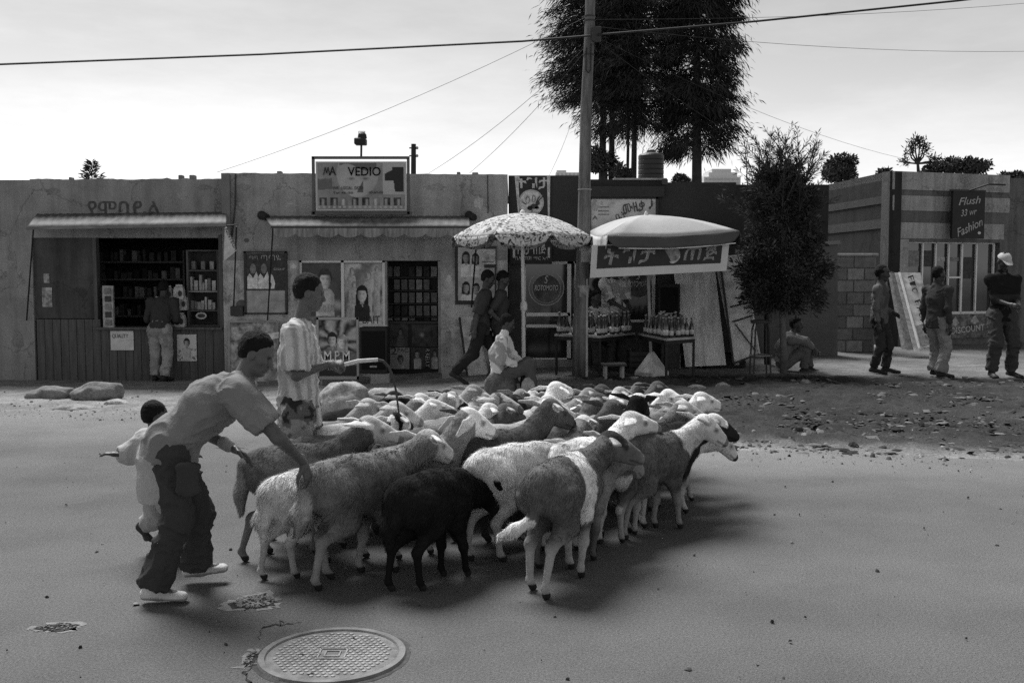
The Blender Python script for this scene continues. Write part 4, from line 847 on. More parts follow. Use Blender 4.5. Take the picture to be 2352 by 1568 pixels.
# ---- square tent with the shop banner
tb = G(1497, 862); tt = empty('market_tent', tb, 0, 'square canvas market parasol over the bottle tables', 'parasol')
ap = PD(1484, 493, tb.y)
FL, FR = PD(1396, 541, 13.0), PD(1698, 530, 13.25); BL, BR = PD(1349, 533, 14.9), PD(1640, 527, 15.05)
m_canv = mat('canvas', .42, .85, .08, 3, .15, 18, .15, var2=.08, scale2=90)
def tri_panel(a, b, sag=.05):
    def fn(u, v):
        q = a.lerp(b, u).lerp(ap, v); s_ = math.sin(math.pi * v); q.z += sag * s_ - .04 * math.sin(math.pi * u) * (1 - v); return q
    o = MB().grid(fn, 10, 8).build('canopy_panel', m_canv, tt, smooth=True, fix=False); o.modifiers.new('s', 'SOLIDIFY').thickness = .005
for a, b in ((FL, FR), (FR, BR), (BR, BL), (BL, FL)): tri_panel(a, b)
def flap(a, b, h, m, name='valance'):
    def fn(u, v):
        q = a.lerp(b, u); nrm = (b - a).cross(Vector((0, 0, 1))).normalized(); e_ = min(1, min(u, 1 - u) * 14) ** .5
        q.z -= .04 * math.sin(math.pi * u) * 1.0; q = q + nrm * (.02 * v + .018 * math.sin(u * 17) * v); q.z -= h * v * (.35 + .65 * e_); return q
    o = MB().grid(fn, 26, 4).build(name, m, tt, smooth=True, fix=False); o.modifiers.new('s', 'SOLIDIFY').thickness = .005
m_valc = mat('valance_shaded', .085, .85, .15, 4, .2, 12, .15)  # tent flaps turned from the sun: their shade is put into the colour
flap(FL, FR, .155, m_valc); flap(FR, BR, .18, m_valc); flap(BL, FL, .2, mat('valance_lit', .55, .85, .08, 4)); flap(BR, BL, .18, m_valc)  # left flap gets a paler colour that stands for the light on it
MB().tube([FL.lerp(FR, u) + Vector((0, -.03, -.158 - .04 * math.sin(math.pi * u))) for u in np.linspace(.08, .97, 14)], .007, 5).build('piping', m_white, tt)
MB().tube([tb - Vector((0, 0, .02)), ap - Vector((0, 0, .02))], .022, 10).build('pole', m_steel, tt)
for c_ in (FL, FR, BL, BR): MB().tube([ap - Vector((0, 0, .05)), c_ - Vector((0, 0, .02))], .010, 6).build('rib', m_steel, tt)
mb = MB(); s_ = .165; zb0 = tb.z
mb.add([tb + Vector(q) for q in ((-s_, -s_, 0), (s_, -s_, 0), (s_, s_, 0), (-s_, s_, 0), (-s_, -s_, .05), (s_, -s_, .05), (s_, s_, .05), (-s_, s_, .05), (-.02, -.02, .33), (.02, -.02, .33), (.02, .02, .33), (-.02, .02, .33))],
       [(j + i, j + (i + 1) % 4, j + 4 + (i + 1) % 4, j + 4 + i) for j in (0, 4) for i in range(4)])
mb.v = [tuple(Matrix.Translation(tb) @ Matrix.Rotation(R(40), 4, 'Z') @ (Vector(v) - tb)) for v in mb.v]
mb.build('weighted_base', mat('base_white', .5, .85, .15, 8, dirt=.3, dscale=9), tt)
MB().lathe(ap, [(.03, -.01), (.02, .03), (.006, .05)], 8).build('finial', m_white, tt)
Q = [PD(1359, 563, 13.06), PD(1676, 553, 13.3), PD(1669, 622, 13.28), PD(1355, 638, 13.04)]
bn = empty('banner', PD(1512, 630, 13.05), 0, 'dark lettered cloth banner with a white border hanging from the tent', 'banner')
def bq(u, v, off=0.0):
    q = Q[0].lerp(Q[1], u).lerp(Q[3].lerp(Q[2], u), v); q.y += .02 * math.sin(u * 9) * (.3 + v) - off; return q
o = MB().grid(lambda u, v: bq(u, v), 30, 6).build('cloth', mat('banner_white', .62, .85, .06, 6), bn, smooth=True, fix=False)
o = MB().grid(lambda u, v: bq(.045 + .905 * u, .03 + .70 * v, .006), 30, 5).build('dark_field', mat('banner_dark', .045, .8, .12, 5), bn, smooth=True, fix=False)
def on_banner(body, u, v, w, h, rot=0, m=None):
    me = text_mesh(body, 1.0, .02, .12, .001); co = np.empty(len(me.vertices) * 3, np.float32); me.vertices.foreach_get('co', co); co = co.reshape(-1, 3); lo, hi = co.min(0), co.max(0)
    co = (co - (lo + hi) / 2) / (hi - lo + 1e-6); out = [bq(u + c0[0] * w, v - c0[1] * h, .012) for c0 in co]
    me.vertices.foreach_set('co', np.array(out, np.float32).ravel()); me.update(); link(me, 'lettering', m or pr['light'], bn)
for ch, u, w_, h_ in (('ት', .145, .11, .50), ('ዝ', .275, .10, .46), ('ታ', .40, .12, .52), ('ጠ', .735, .13, .42), ('ጅ', .865, .10, .48)): on_banner(ch, u, .38, w_, h_)
cc = bq(.58, .39, .014); MB().slab([cc + Vector((.115 * math.cos(t_), 0, .115 * math.sin(t_))) for t_ in np.linspace(0, 6.283, 25)[:-1]], (0, .003, 0)).build('roundel', mat('roundel_grey', .22, .8, .6, 18), bn)
MB().slab([cc + Vector((.115 * math.cos(t_), -.003, .115 * math.sin(t_))) for t_ in np.linspace(3.5, 6.1, 12)] + [cc + Vector((.1 * math.cos(t_), -.003, .088 * math.sin(t_))) for t_ in np.linspace(6.1, 3.5, 12)], (0, .002, 0)).build('roundel_edge', pr['light'], bn)

# ---- tables of bottles
def table(name, poly, ztop, label, legs):
    c = sum((Vector((p[0], p[1], 0)) for p in poly), Vector()) / len(poly); g0 = gz(c.x, c.y); root = empty(name, (c.x, c.y, g0), 0, label, 'table')
    MB().slab([Vector((p[0], p[1], ztop)) for p in poly], (0, 0, -.03)).build('table_top', mat('table_top', .38, .7, .2, 8, .1, 30, .3, dirt=.3), root)
    for i in legs:
        p = Vector((poly[i][0], poly[i][1], 0)); p = p + (Vector((c.x, c.y, 0)) - p) * .05; z0 = gz(p.x, p.y)
        MB().tube([(p.x, p.y, z0 - .02), (p.x, p.y, ztop - .03)], .018, 8).build('leg', m_black, root)
    n_ = len(poly)
    for i in range(n_):
        a, b = Vector((*poly[i][:2], ztop - .055)), Vector((*poly[(i + 1) % n_][:2], ztop - .055)); cc_ = Vector((c.x, c.y, ztop - .055))
        MB().bar(a.lerp(cc_, .05), b.lerp(cc_, .05), .02, .05).build('apron', m_black, root)
    return root
ZT = .76
def pt(px, py): q = P(px, py, ZT); return (q.x, q.y)
A_, B_ = pt(1379, 771), pt(1459, 763.5); va = Vector((B_[0] - A_[0], B_[1] - A_[1])); nv = Vector((-va.y, va.x)).normalized() * .75
polyL = [A_, B_, (B_[0] + nv.x, B_[1] + nv.y), (A_[0] + nv.x, A_[1] + nv.y)]
D_, E_, C_ = pt(1531, 777.5), pt(1597, 773), pt(1466, 764.5); polyR = [D_, E_, (E_[0] + C_[0] - D_[0], E_[1] + C_[1] - D_[1]), C_]
table('bottle_table', polyL, ZT, 'left table of bottles beside the utility pole', range(4)); table('bottle_table', polyR, ZT, 'right table of bottles under the lettered banner', range(4))
def make_bottle(name, h=.255, label_v='white'):
    r = empty(name, (0, 0, 0)); k = h / .255
    MB().lathe((0, 0, 0), [(.031 * k, 0), (.0335 * k, .006 * k), (.0335 * k, .125 * k), (.028 * k, .155 * k), (.016 * k, .185 * k), (.0125 * k, .22 * k), (.0135 * k, .245 * k), (.0135 * k, h)], 10).build('glass', mat('bottle_glass', .03, .08, .2, 5, 0, 30, .6), r, local=True, smooth=True); gl_ = r.children[0]
    MB().lathe((0, 0, .03 * k), [(.0342 * k, 0), (.0342 * k, .062 * k)], 10).build('paper_label', mat('bottle_label', .5, .7, .3, 40), gl_, local=True, smooth=True)
    MB().lathe((0, 0, h - .004), [(.0155 * k, 0), (.015 * k, .012 * k), (.008 * k, .016 * k)], 8).build('cap', mat('bottle_cap', .3, .4, .2, 8, 0, 30, .5), r, local=True)
    return r
proto = make_bottle('bottle'); proto2 = make_bottle('bottle', .30); used = [False, False]
def put_bottle(x, y, tall, lab, grp):
    i = 1 if tall else 0; pz = (proto, proto2)[i]
    o = pz if not used[i] else copy_tree(pz); used[i] = True
    o.location = (x, y, ZT + .001); o.rotation_euler = (0, 0, rnd.random() * 6.28); tag(o, lab, 'bottle', grp)
def fill(poly, nu, nv_, lab, grp, p_tall, u1=.96):
    a, b, d = Vector(poly[0]), Vector(poly[1]), Vector(poly[3])
    for j in range(nv_):
        for i in range(nu):
            if rnd.random() < .14 and j: continue
            u = .06 + (u1 - .06) * (i + rnd.uniform(-.22, .22)) / (nu - 1); v = .07 + .88 * (j + rnd.uniform(-.2, .2)) / (nv_ - 1)
            q = a + (b - a) * min(max(u, .05), .95) + (d - a) * min(max(v, .05), .95)
            put_bottle(q.x, q.y, rnd.random() < p_tall, lab, grp)
fill(polyL, 9, 4, 'dark bottle with a pale label on the left bottle table', 'bottles on the left table', .3)
fill(polyR, 6, 8, 'dark bottle with a pale label on the right bottle table', 'bottles on the right table', .15)

# ---- boards, stools, low benches round the honey wine shop
bd = empty('leaning_board', G(1610, 842), 0, 'tall pale plywood board leaning against the dark shop', 'board')
MB().slab([PD(1545, 600, YC - .08), PD(1640, 600, YC - .08), PD(1668, 838, YC - .7), PD(1575, 842, YC - .7)], (0, .025, 0)).build('panel', mat('plywood', .74, .85, .12, 3, .1, 30, dirt=.25, dscale=3, stretch=(3, 1, .6)), bd)
MB().bar(PD(1648, 605, YC - .1), PD(1693, 838, YC - .75), .05, .05).build('batten', mat('batten', .4, .85, .2, 6), bd)
Yl = YC - .35
lp = empty('framed_panel', G(1700, 845), 0, 'framed sheet panel with cross bars leaning beside the bar stool', 'panel')
f0 = [PD(1652, 590, YC - .12), PD(1706, 586, YC - .12), PD(1743, 812, YC - .8), PD(1684, 834, YC - .8)]
MB().slab([f0[0], f0[1], f0[2], f0[3]], (0, .02, 0)).build('sheet', mat('panel_sheet', .74, .8, .2, 6, .1, 30, dirt=.25, dscale=5), lp)
for a, b in ((0, 1), (1, 2), (2, 3), (3, 0)): MB().bar(f0[a] - Vector((0, .02, 0)), f0[b] - Vector((0, .02, 0)), .025, .025).build('frame', m_white if a == 0 or a == 1 else m_dframe, lp)
for t_ in (.48, .62): MB().bar(f0[0].lerp(f0[3], t_) - Vector((-.06, .03, 0)), f0[1].lerp(f0[2], t_) - Vector((0, .03, 0)), .022, .022).build('cross_bar', m_dframe, lp)
MB().bar(f0[0].lerp(f0[3], .64) - Vector((-.1, .03, 0)), f0[1].lerp(f0[2], .97) - Vector((.05, .03, 0)), .014, .014).build('brace', m_dframe, lp)
speaker(1513, 652, 1563, 736, YC - .55, 'black loudspeaker raised behind the right bottle table'); ysp = YC - .4
st = empty('speaker_stand', (X(1538, ysp), ysp, gz(X(1538, ysp), ysp)), 0, 'dark wooden crate stand under the raised loudspeaker', 'stand'); MB().bx(X(1517, ysp), X(1560, ysp), ysp - .14, ysp + .1, gz(2.4, 14.8), Z(736.5, YC - .55)).build('stand', m_dframe, st, bevel=.005)
def lowbench(px0, px1, pyt, pyb, label, depth=.3, m=None, leg_m=None, name='low_bench'):
    g0 = G((px0 + px1) / 2, pyb); Y = g0.y; x0, x1, zt_, zb_ = X(px0, Y), X(px1, Y), Z(pyt, Y), g0.z; b = empty(name, g0, 0, label, 'bench')
    MB().bx(x0, x1, Y, Y + depth, zt_ - .03, zt_).build('seat', m or m_dframe, b, bevel=.004)
    for x_ in (x0 + .05, x1 - .05):
        for y_ in (Y + .04, Y + depth - .04): MB().tube([(x_, y_, zb_ - .02), (x_, y_, zt_ - .03)], .019, 8).build('leg', leg_m or mat('tube_paint', .34, .7, .2, 9), b)
    return b
lowbench(1276, 1334, 805, 836, 'small wooden bench between the aluminium door and the utility pole', .25, mat('plywood'), m_dframe)
lowbench(1385, 1442, 836, 872, 'dark bench with white tube legs below the left bottle table', .3)
lowbench(1556, 1596, 812, 846, 'low dark bench with white tube legs near the leaning boards', .5)
lb_ = lowbench(1606, 1720, 806, 842, 'long low dark bench left of the bar stool', .6); gY = lb_.location.y; gZ = Z(806, gY)
for k, (a, b) in enumerate(((1614, 800), (1622, 800), (1630, 799), (1638, 799))):
    c0 = Vector((X(a, gY + .12), gY + .12 + .05 * (k % 2), gZ)); gl = MB().lathe((0, 0, 0), [(.028, 0), (.032, .10), (.03, .10), (.026, .005)], 10).build('drinking_glass', mat('clear_glass', .5, .15, .1, 5, 0, 30, .6, alpha=.45), None); gl.location = c0; tag(gl, ('leftmost drinking glass on the low bench by the boards', 'second drinking glass from left on the low bench', 'third drinking glass from left on the low bench', 'rightmost drinking glass on the low bench')[k], 'glass', 'glasses on the low bench')
def crate(px0, py0, px1, py1, label):
    g0 = G((px0 + px1) / 2, py1); Y = g0.y; x0, x1, z1 = X(px0, Y), X(px1, Y), Z(py0, Y); c = empty('bottle_crate', g0, 0, label, 'crate'); h = z1 - g0.z
    m_ = mat('crate_dark', .035, .7, .3, 6)
    for k in range(4): MB().bx(x0, x1, Y, Y + .025, g0.z + h * (k / 4) + .01, g0.z + h * ((k + 1) / 4) - .012).build('slat', m_, c); 
    for k in range(4): MB().bx(x0 - .002, x0 + .02, Y + .026, Y + .38, g0.z + h * (k / 4) + .01, g0.z + h * ((k + 1) / 4) - .012).build('slat', m_, c)
    for x_ in (x0, x1 - .03): MB().bx(x_, x_ + .03, Y + .026, Y + .05, g0.z, z1 - .004).build('post', m_, c)
    MB().bx(x0 + .02, x1, Y + .03, Y + .38, g0.z, z1 - .03).build('bottles_inside', m_black, c)
crate(1448, 806, 1500, 858, 'dark crate under the tables left of the white parasol base'); crate(1526, 812, 1560, 842, 'dark crate behind the right bottle table legs'); crate(1632, 812, 1716, 844, 'wide dark crate under the low bench by the bar stool')
# bar stool
g0 = G(1746, 862); bs_ = empty('bar_stool', g0, 0, 'tall round metal bar stool in front of the clipped conifer', 'stool'); zt_ = PD(1746, 737, g0.y).z; rs = 24 / FPX * g0.y
MB().lathe(Vector((g0.x, g0.y, zt_ - .03)), [(rs * .95, 0), (rs, .012), (rs, .03), (rs * .9, .045)], 18).build('seat', m_dframe, bs_)
for k in range(4):
    a = R(45 + 90 * k); d_ = Vector((math.cos(a), math.sin(a), 0)); MB().tube([Vector((g0.x, g0.y, zt_ - .03)) + d_ * rs * .75, Vector((g0.x, g0.y, zt_ - .12)) + d_ * rs * .95, Vector((g0.x, g0.y, g0.z)) + d_ * rs * 1.15], .012, 7).build('leg', m_dframe, bs_)
MB().tube([Vector((g0.x + math.cos(t_) * rs * 1.05, g0.y + math.sin(t_) * rs * 1.05, g0.z + .28)) for t_ in np.linspace(0, 6.2832, 21)], .009, 6).build('foot_ring', m_steel, bs_)
# ditch mouth and boards right
dt = MB().slab([P(1905, 864, .155), P(1990, 858, .155), P(1985, 872, .15), P(1880, 882, .15)], (0, 0, .006)).build('drain_opening', mat('hole_black')); tag(dt, 'dark mouth of a roadside drain near the seated man', 'drain')
for k, (a, b, c_, d_, t_) in enumerate(((2040, 626, 2072, 798, 'grey'), (2048, 626, 2084, 800, 'mid'), (2056, 626, 2100, 802, 'light'))):
    b0 = empty('sign_board', G((a + c_) / 2 + 10, d_ + 8), 0, ('grey backing board at the back of the stack by the fashion shop', 'middle board of the stack leaning by the fashion shop', 'pale edged board behind the printed one by the fashion shop')[k], 'board')
    MB().slab([PD(a, b, 18.2 - .03 * k), PD(a + 58, b, 18.2 - .03 * k), PD(c_ + 58, d_, 17.3 - .05 * k), PD(c_, d_ + 4, 17.3 - .05 * k)], (0, .02, 0)).build('panel', pr[t_], b0)
b0 = empty('sign_board', G(2100, 808), 0, 'printed board with lettering leaning by the fashion shop window', 'board'); QQ = [PD(2066, 626, 18.05), PD(2092, 628, 18.05), PD(2140, 795, 17.1), PD(2112, 800, 17.1)]
def bqq(u, v): return QQ[0].lerp(QQ[1], u).lerp(QQ[3].lerp(QQ[2], u), v) + Vector((.07 * math.sin(v * math.pi * .5) ** 2 * 0, 0, 0))
QQ[1] = PD(2112, 628, 18.05); QQ[2] = PD(2162, 790, 17.1)
MB().slab(QQ, (0, .02, 0)).build('panel', mat('poster_blotch_pale', .42, .8, .5, 6, 0, 20), b0)
MB().bar(QQ[0] - Vector((.01, .02, 0)), QQ[3] - Vector((.01, .02, 0)), .03, .03).build('edge', m_white, b0)
MB().slab([bqq(.1, .72) - Vector((0, .01, 0)), bqq(.95, .66) - Vector((0, .01, 0)), bqq(.95, .97) - Vector((0, .01, 0)), bqq(.1, .97) - Vector((0, .01, 0))], (0, .004, 0)).build('printed_band', pr['mid'], b0)
tl = (QQ[3] - QQ[0]).normalized()
for k, ch in enumerate('PIG PACK'):
    if ch == ' ': continue
    q = bqq(.5, .08 + .085 * k) - Vector((0, .012, 0)); text(ch, q, .11, pr['dark'], b0, height=.1, rot=-R(70), bold=.01)
q = bqq(.45, .84) - Vector((0, .016, 0)); text('53', q, .14, pr['light'], b0, height=.12, rot=-R(20), bold=.01)
# curb of rubble stones along the pavement
for k, (a, b) in enumerate(((1240, 912), (1600, 893), (1660, 888), (1850, 880), (1440, 902), (990, 912))):
    rock('kerb_stone', a, b, rnd.uniform(.14, .3), .06, .15, ('kerb stone beside the seated man', 'kerb stone left of the bar stool', 'kerb stone nearest the bar stool', 'kerb stone by the drain mouth', 'kerb stone in front of the tables', 'kerb stone behind the flock at left')[k], 'stone', 40 + k, .16)

# ---- utility pole and cables
g0 = G(1332, 864); pl = empty('utility_pole', g0, 0, 'leaning wooden utility pole rising past the parasols', 'pole')
YP = g0.y; ctrl = [(1331, 866), (1333, 760), (1337, 640), (1341, 540), (1343, 400), (1346, 250), (1352, 130), (1355, 40), (1357, -60), (1360, -260)]
MB().tube([PD(a, b, YP) for a, b in ctrl], [.105, .102, .095, .090, .082, .076, .07, .068, .066, .06], 16).build('post', mat('pole_wood', .17, .85, .3, 3, .6, 20, .1, var2=.3, scale2=30, dirt=.3, dscale=3, stretch=(4, 4, .35)), pl, smooth=True)
MB().tube([PD(1347, 866, YP - .05), PD(1347, 640, YP - .06)], [.022, .02], 8).build('painted_edge', mat('pole_paint', .45, .85, .3, 8), pl)
MB().tube([PD(1340, 602, YP), PD(1341, 566, YP)], [.0965, .0955], 16).build('pale_band', mat('pole_paint'), pl, smooth=True)
MB().tube([PD(1336.5, 682, YP), PD(1337, 655, YP)], [.0985, .098], 16).build('pale_band', mat('pole_paint_worn', .32, .9, .5, 10), pl, smooth=True)
for (a, b) in ((1343, 437), (1334, 742), (1352, 128), (1354, 40), (1354, 50)): MB().tube([PD(a, b, YP), PD(a, b - 3, YP)], .094 if b > 400 else .078, 16).build('strap', m_steel if b > 400 else m_dframe, pl)
MB().bx(X(1356, YP), X(1376, YP), YP - .14, YP - .02, Z(98, YP), Z(66, YP)).build('junction_box', m_dframe, pl, bevel=.008)
MB().tube([PD(1346, 110, YP - .07), PD(1345, 160, YP - .08), PD(1352, 168, YP - .08), PD(1357, 160, YP - .08), PD(1358, 100, YP - .08)], .008, 6).build('cable_loop', m_black, pl)
def cable(pts_, r_, label, sag=0.0):
    pts_ = [Vector(p) for p in pts_]; mb = MB(); allp = []
    for a, b in zip(pts_[:-1], pts_[1:]):
        for k in range(12):
            t_ = k / 12; q = a.lerp(b, t_); q.z -= sag * 4 * t_ * (1 - t_); allp.append(q)
    allp.append(pts_[-1]); o = mb.tube(allp, r_, 6).build('cable', m_black); return tag(o, label, 'cable')
Yc = YP - .16
cable([PD(-300, 158, Yc), PD(0, 148, Yc), PD(600, 125, Yc), PD(1200, 95, Yc), PD(1356, 82, Yc)], .0135, 'thick black cable running left from the utility pole')
cable([PD(1372, 80, Yc), PD(1740, 49, Yc), PD(2200, 2, Yc), PD(2500, -34, Yc)], .0135, 'thick black cable running right from the utility pole')
for (pa_, pb_, s_, lb) in (((1345, 40, YP - .07), (498, 396, YB + .2), .12, 'thin wire from the pole top to the video shop roof corner'), ((1343, 110, YP - .07), (985, 398, YB + .2), .1, 'thin wire dropping from the pole to the video shop roof'), ((1344, 118, YP - .07), (1078, 398, YB + .2), .08, 'second thin wire dropping to the video shop roof'),
    ((1376, 98, YP - .07), (1880, 425, 21), .1, 'thin wire descending right behind the clipped conifer'), ((1376, 88, YP - .07), (2110, 372, 22), .2, 'thin wire descending towards the far right roofs'), ((1356, 60, YP - .07), (2500, 114, 18), .15, 'thin wire crossing the sky to the right edge'), ((1357, 45, YP - .07), (2500, -6, 18), .1, 'thin high wire running to the upper right corner'),
    ((1315, 275, 20), (1262, 402, YC + .2), .05, 'loose hanging wire above the bee sign')):
    cable([PD(*pa_), PD(*pb_)], .0030, lb, s_)
g1 = PD(949, 398, YB + 2.5); sp = empty('roof_post', (g1.x, g1.y, g1.z - .4), 0, 'short dark post with insulators on the video shop roof', 'post')
MB().tube([g1 - Vector((0, 0, .45)), PD(950, 331, g1.y)], [.05, .042], 10).build('post', m_black, sp)
for b in (340, 358): MB().tube([PD(940, b, g1.y), PD(958, b, g1.y)], .012, 6).build('insulator', m_dframe, sp); MB().lathe(PD(958, b + 3, g1.y), [(.02, 0), (.025, .03), (.01, .05)], 8).build('insulator', m_steel, sp)
# ================================================================== trees, tank, far buildings
def blades(origins, dirs, lens, widths, seed, bend=None):
    """thin bent leaf blades: two faces each"""
    r = np.random.default_rng(seed); n = len(origins); d = dirs / np.linalg.norm(dirs, axis=1, keepdims=True)
    s = np.cross(d, r.normal(size=(n, 3))); s /= np.linalg.norm(s, axis=1, keepdims=True) + 1e-9
    L = lens[:, None]; W = widths[:, None]; b = np.array([0, 0, -1.0]) * (0 if bend is None else bend)
    mid = origins + d * L * .5; tip = origins + d * L + b * L
    V = np.stack([origins, mid - s * W * .5, mid + s * W * .5, tip], 1).reshape(-1, 3); k = np.arange(n)[:, None] * 4
    F = np.concatenate([k + np.array([[0, 1, 2]]), k + np.array([[2, 1, 3]])], 0)
    return V, F
m_bark = mat('bark', .045, .95, .3, 6, .6, 25, .1); m_fol = mat('conifer_foliage', .032, .8, .5, 1.2, 0, 30, .15, attr=True); m_fol2 = mat('clipped_foliage', .05, .85, .4, 3, 0, 30, .1, attr=True)
def conifer(px, Y, env, trunk_w, label, seed, nb, spray, ztop_px=-260, zbase=0.0, droop=.7, blen=(.16, .34), lean=0, name='conifer_tree', gap=0):
    """env: list of (py, left px extent, right px extent) for the crown outline"""
    r = np.random.default_rng(seed); base = PD(px, HOR, Y); bx_, by_ = base.x, Y; root = empty(name, (bx_, by_, zbase), 0, label, 'tree')
    pys = [e[0] for e in env]; lf = [e[1] for e in env]; rt = [e[2] for e in env]; sc = Y / FPX
    zt_ = PD(px, ztop_px, Y).z; mb = MB()
    mb.tube([(bx_, by_, zbase)] + [(bx_ + lean * t_ + .04 * math.sin(6 * t_ + seed), by_, zbase + (zt_ - zbase) * t_) for t_ in (.3, .6, 1)], [trunk_w, trunk_w * .85, trunk_w * .6, trunk_w * .2], 9)
    mb.build('trunk', m_bark, root, smooth=True)
    O = []; D = []; Lh = []; T = []; bm_ = MB()
    for k in range(nb):
        py = r.uniform(min(pys), max(pys)); py = (round(py / gap) * gap + r.normal() * gap * .16) if gap else py; py = min(max(py, min(pys)), max(pys)); z = PD(px, py, Y).z; l = np.interp(py, pys, lf) * sc; q = np.interp(py, pys, rt) * sc
        a = r.uniform(0, 2 * math.pi); c, s = math.cos(a), math.sin(a); wx = q if c > 0 else l
        R_ = r.uniform(.45, 1.0) ** .5 * 1.22 * (1 + .25 * math.sin(py * .11 + seed) * math.sin(2 * a + py * .03)); tip = np.array([bx_ + c * wx * R_, by_ + s * (l + q) / 2 * .9 * R_, z + r.uniform(-.1, .2)]); st_ = np.array([bx_ + lean * .5, by_, z + .15 * wx + r.uniform(0, .3)])
        bm_.tube([st_, st_ * .45 + tip * .55 + np.array([0, 0, .12 * wx]), tip], [.03, .02, .006], 4, cap=False)
        ns_ = int(spray * r.uniform(.6, 1.3)); cl_ = r.uniform(.3, 1.0, 5) ** .6; t_ = np.clip(r.choice(cl_, ns_) + r.normal(0, .05, ns_), .15, 1.05); p = st_ + (tip - st_) * t_[:, None] + np.array([0, 0, .12 * wx]) * (4 * t_ * (1 - t_))[:, None] * .5
        p += r.normal(size=(ns_, 3)) * np.array([.24, .24, .11]); od = (tip - st_) / np.linalg.norm(tip - st_)
        O.append(p); D.append(od * 1.0 + np.array([0, 0, -droop * .55]) + r.normal(size=(ns_, 3)) * np.array([.6, .6, .3])); Lh.append(r.uniform(*blen, ns_)); T.append(np.full(ns_, r.uniform(.6, 1.5)))
    O = np.concatenate(O); D = np.concatenate(D); Lh = np.concatenate(Lh); T = np.concatenate(T)
    V, F = blades(O, D, Lh, Lh * .11, seed, .15)
    c_ = link(mesh_np('foliage', V, F, False, np.repeat(T, 4)), 'crown', m_fol, root); c_['kind'] = 'stuff'
    bm_.build('branches', m_bark, root, fix=False)['kind'] = 'stuff'
    return root
conifer(1384, 38, [(250, 185, 10), (215, 225, 25), (120, 240, 40), (60, 235, 45), (-20, 215, 60), (-120, 180, 60), (-240, 110, 60)], .17, 'dense dark conifer left of the utility pole behind the roofs', 3, 520, 100, gap=30)
conifer(1402, 39, [(240, 60, 40), (120, 95, 85), (0, 95, 100), (-200, 60, 70)], .15, 'slim conifer trunk just right of the utility pole', 5, 240, 70)
conifer(1597, 36, [(352, 40, 110), (325, 105, 140), (285, 130, 195), (240, 140, 185), (190, 150, 155), (140, 180, 170), (80, 180, 150), (20, 180, 145), (-100, 150, 125), (-240, 80, 80)], .22, 'tall drooping conifer with the thickest trunk behind the roofs', 7, 420, 110, droop=1.4, blen=(.18, .38), gap=44)
conifer(1456, 37, [(318, 45, 60), (270, 75, 100), (200, 105, 130), (100, 135, 150), (0, 140, 150), (-200, 100, 110)], .13, 'drooping conifer beside the water tank', 9, 460, 100, droop=1.0, gap=34)
conifer(1432, 40, [(300, 22, 22), (240, 30, 30), (150, 50, 50), (-100, 40, 40)], .075, 'thin conifer between the pole and the water tank', 12, 70, 40, lean=.3)
def leafball(root, c, rad, n, size, seed, m, name='crown'):
    r = np.random.default_rng(seed); d = r.normal(size=(n, 3)); d /= np.linalg.norm(d, axis=1, keepdims=True); cl = 1 + .28 * fbm(d * 2.2, seed, 3)
    p = np.array(c) + d * np.array(rad) * (cl * r.uniform(.45, 1.03, n) ** .5)[:, None]; V, F = blades(p, d * .6 + r.normal(size=(n, 3)), r.uniform(.6, 1.3, n) * size, np.full(n, size * .5), seed)
    o = link(mesh_np(name, V, F, False, np.repeat(r.uniform(.5, 1.5, n), 4)), name, m, root); o['kind'] = 'stuff'; return o
m_lf = mat('far_foliage', .05, .85, .4, 1.0, 0, 30, .1, attr=True)
def bush(px, py, wpx, hpx, Y, label, seed, n=1600, name='tree', cat='tree'):
    c = PD(px, py, Y); sc = Y / FPX; root = empty(name, (c.x, Y, 0), 0, label, cat)
    MB().tube([(c.x, Y, -.2), (c.x + .1, Y, c.z * .6), (c.x, Y, c.z)], [.16, .12, .05], 7).build('trunk', m_bark, root)
    r_ = random.Random(seed); W_, H_ = wpx * sc / 2, hpx * sc / 2
    for k in range(6): leafball(root, (c.x + r_.uniform(-.62, .62) * W_, Y + r_.uniform(-.3, .3) * W_, c.z + r_.uniform(-.55, .5) * H_), (W_ * r_.uniform(.3, .55), W_ * .45, H_ * r_.uniform(.35, .62)), int(n / 4), .15 * Y / 40, seed * 10 + k, m_lf)
bush(1390, 370, 85, 90, 36, 'leafy bush at the foot of the conifers behind the dark shop', 31, 1700); bush(1432, 396, 40, 36, 35, 'small leafy shrub left of the water tank', 32, 500)
bush(1560, 415, 70, 34, 42, 'low leafy tree right of the water tank', 33, 900)
bush(1925, 388, 105, 70, 44, 'rounded dark tree behind the banded shop side wall', 34, 2400); bush(2030, 400, 34, 30, 46, 'small round treetop above the corner of the fashion shop', 35, 500)
bush(2205, 392, 120, 62, 46, 'broad leafy tree over the fashion shop roof', 36, 2300); bush(2140, 395, 50, 40, 46, 'leafy treetop at the foot of the candelabra tree', 37, 700); bush(2330, 408, 70, 34, 46, 'leafy treetop at the right edge above the roofs', 38, 900)
c0 = PD(2108, 420, 40); ct = empty('candelabra_tree', (c0.x, 40, 0), 0, 'thin candelabra shaped tree standing above the fashion shop roof', 'tree'); mb = MB(); r = np.random.default_rng(4); tips = []
mb.tube([(c0.x, 40, 0), PD(2110, 400, 40), PD(2108, 372, 40)], [.1, .07, .05], 7)
for (a, b) in ((2094, 335), (2102, 326), (2112, 324), (2121, 331), (2124, 345), (2090, 350), (2078, 372), (2140, 366), (2152, 372)): mb.tube([PD(2108, 376, 40), PD((2108 + a) / 2 + (a - 2108) * .3, (b + 376) / 2, 40), PD(a, b, 40)], [.04, .03, .02], 5); tips.append(PD(a, b, 40))
mb.build('branches', m_bark, ct)
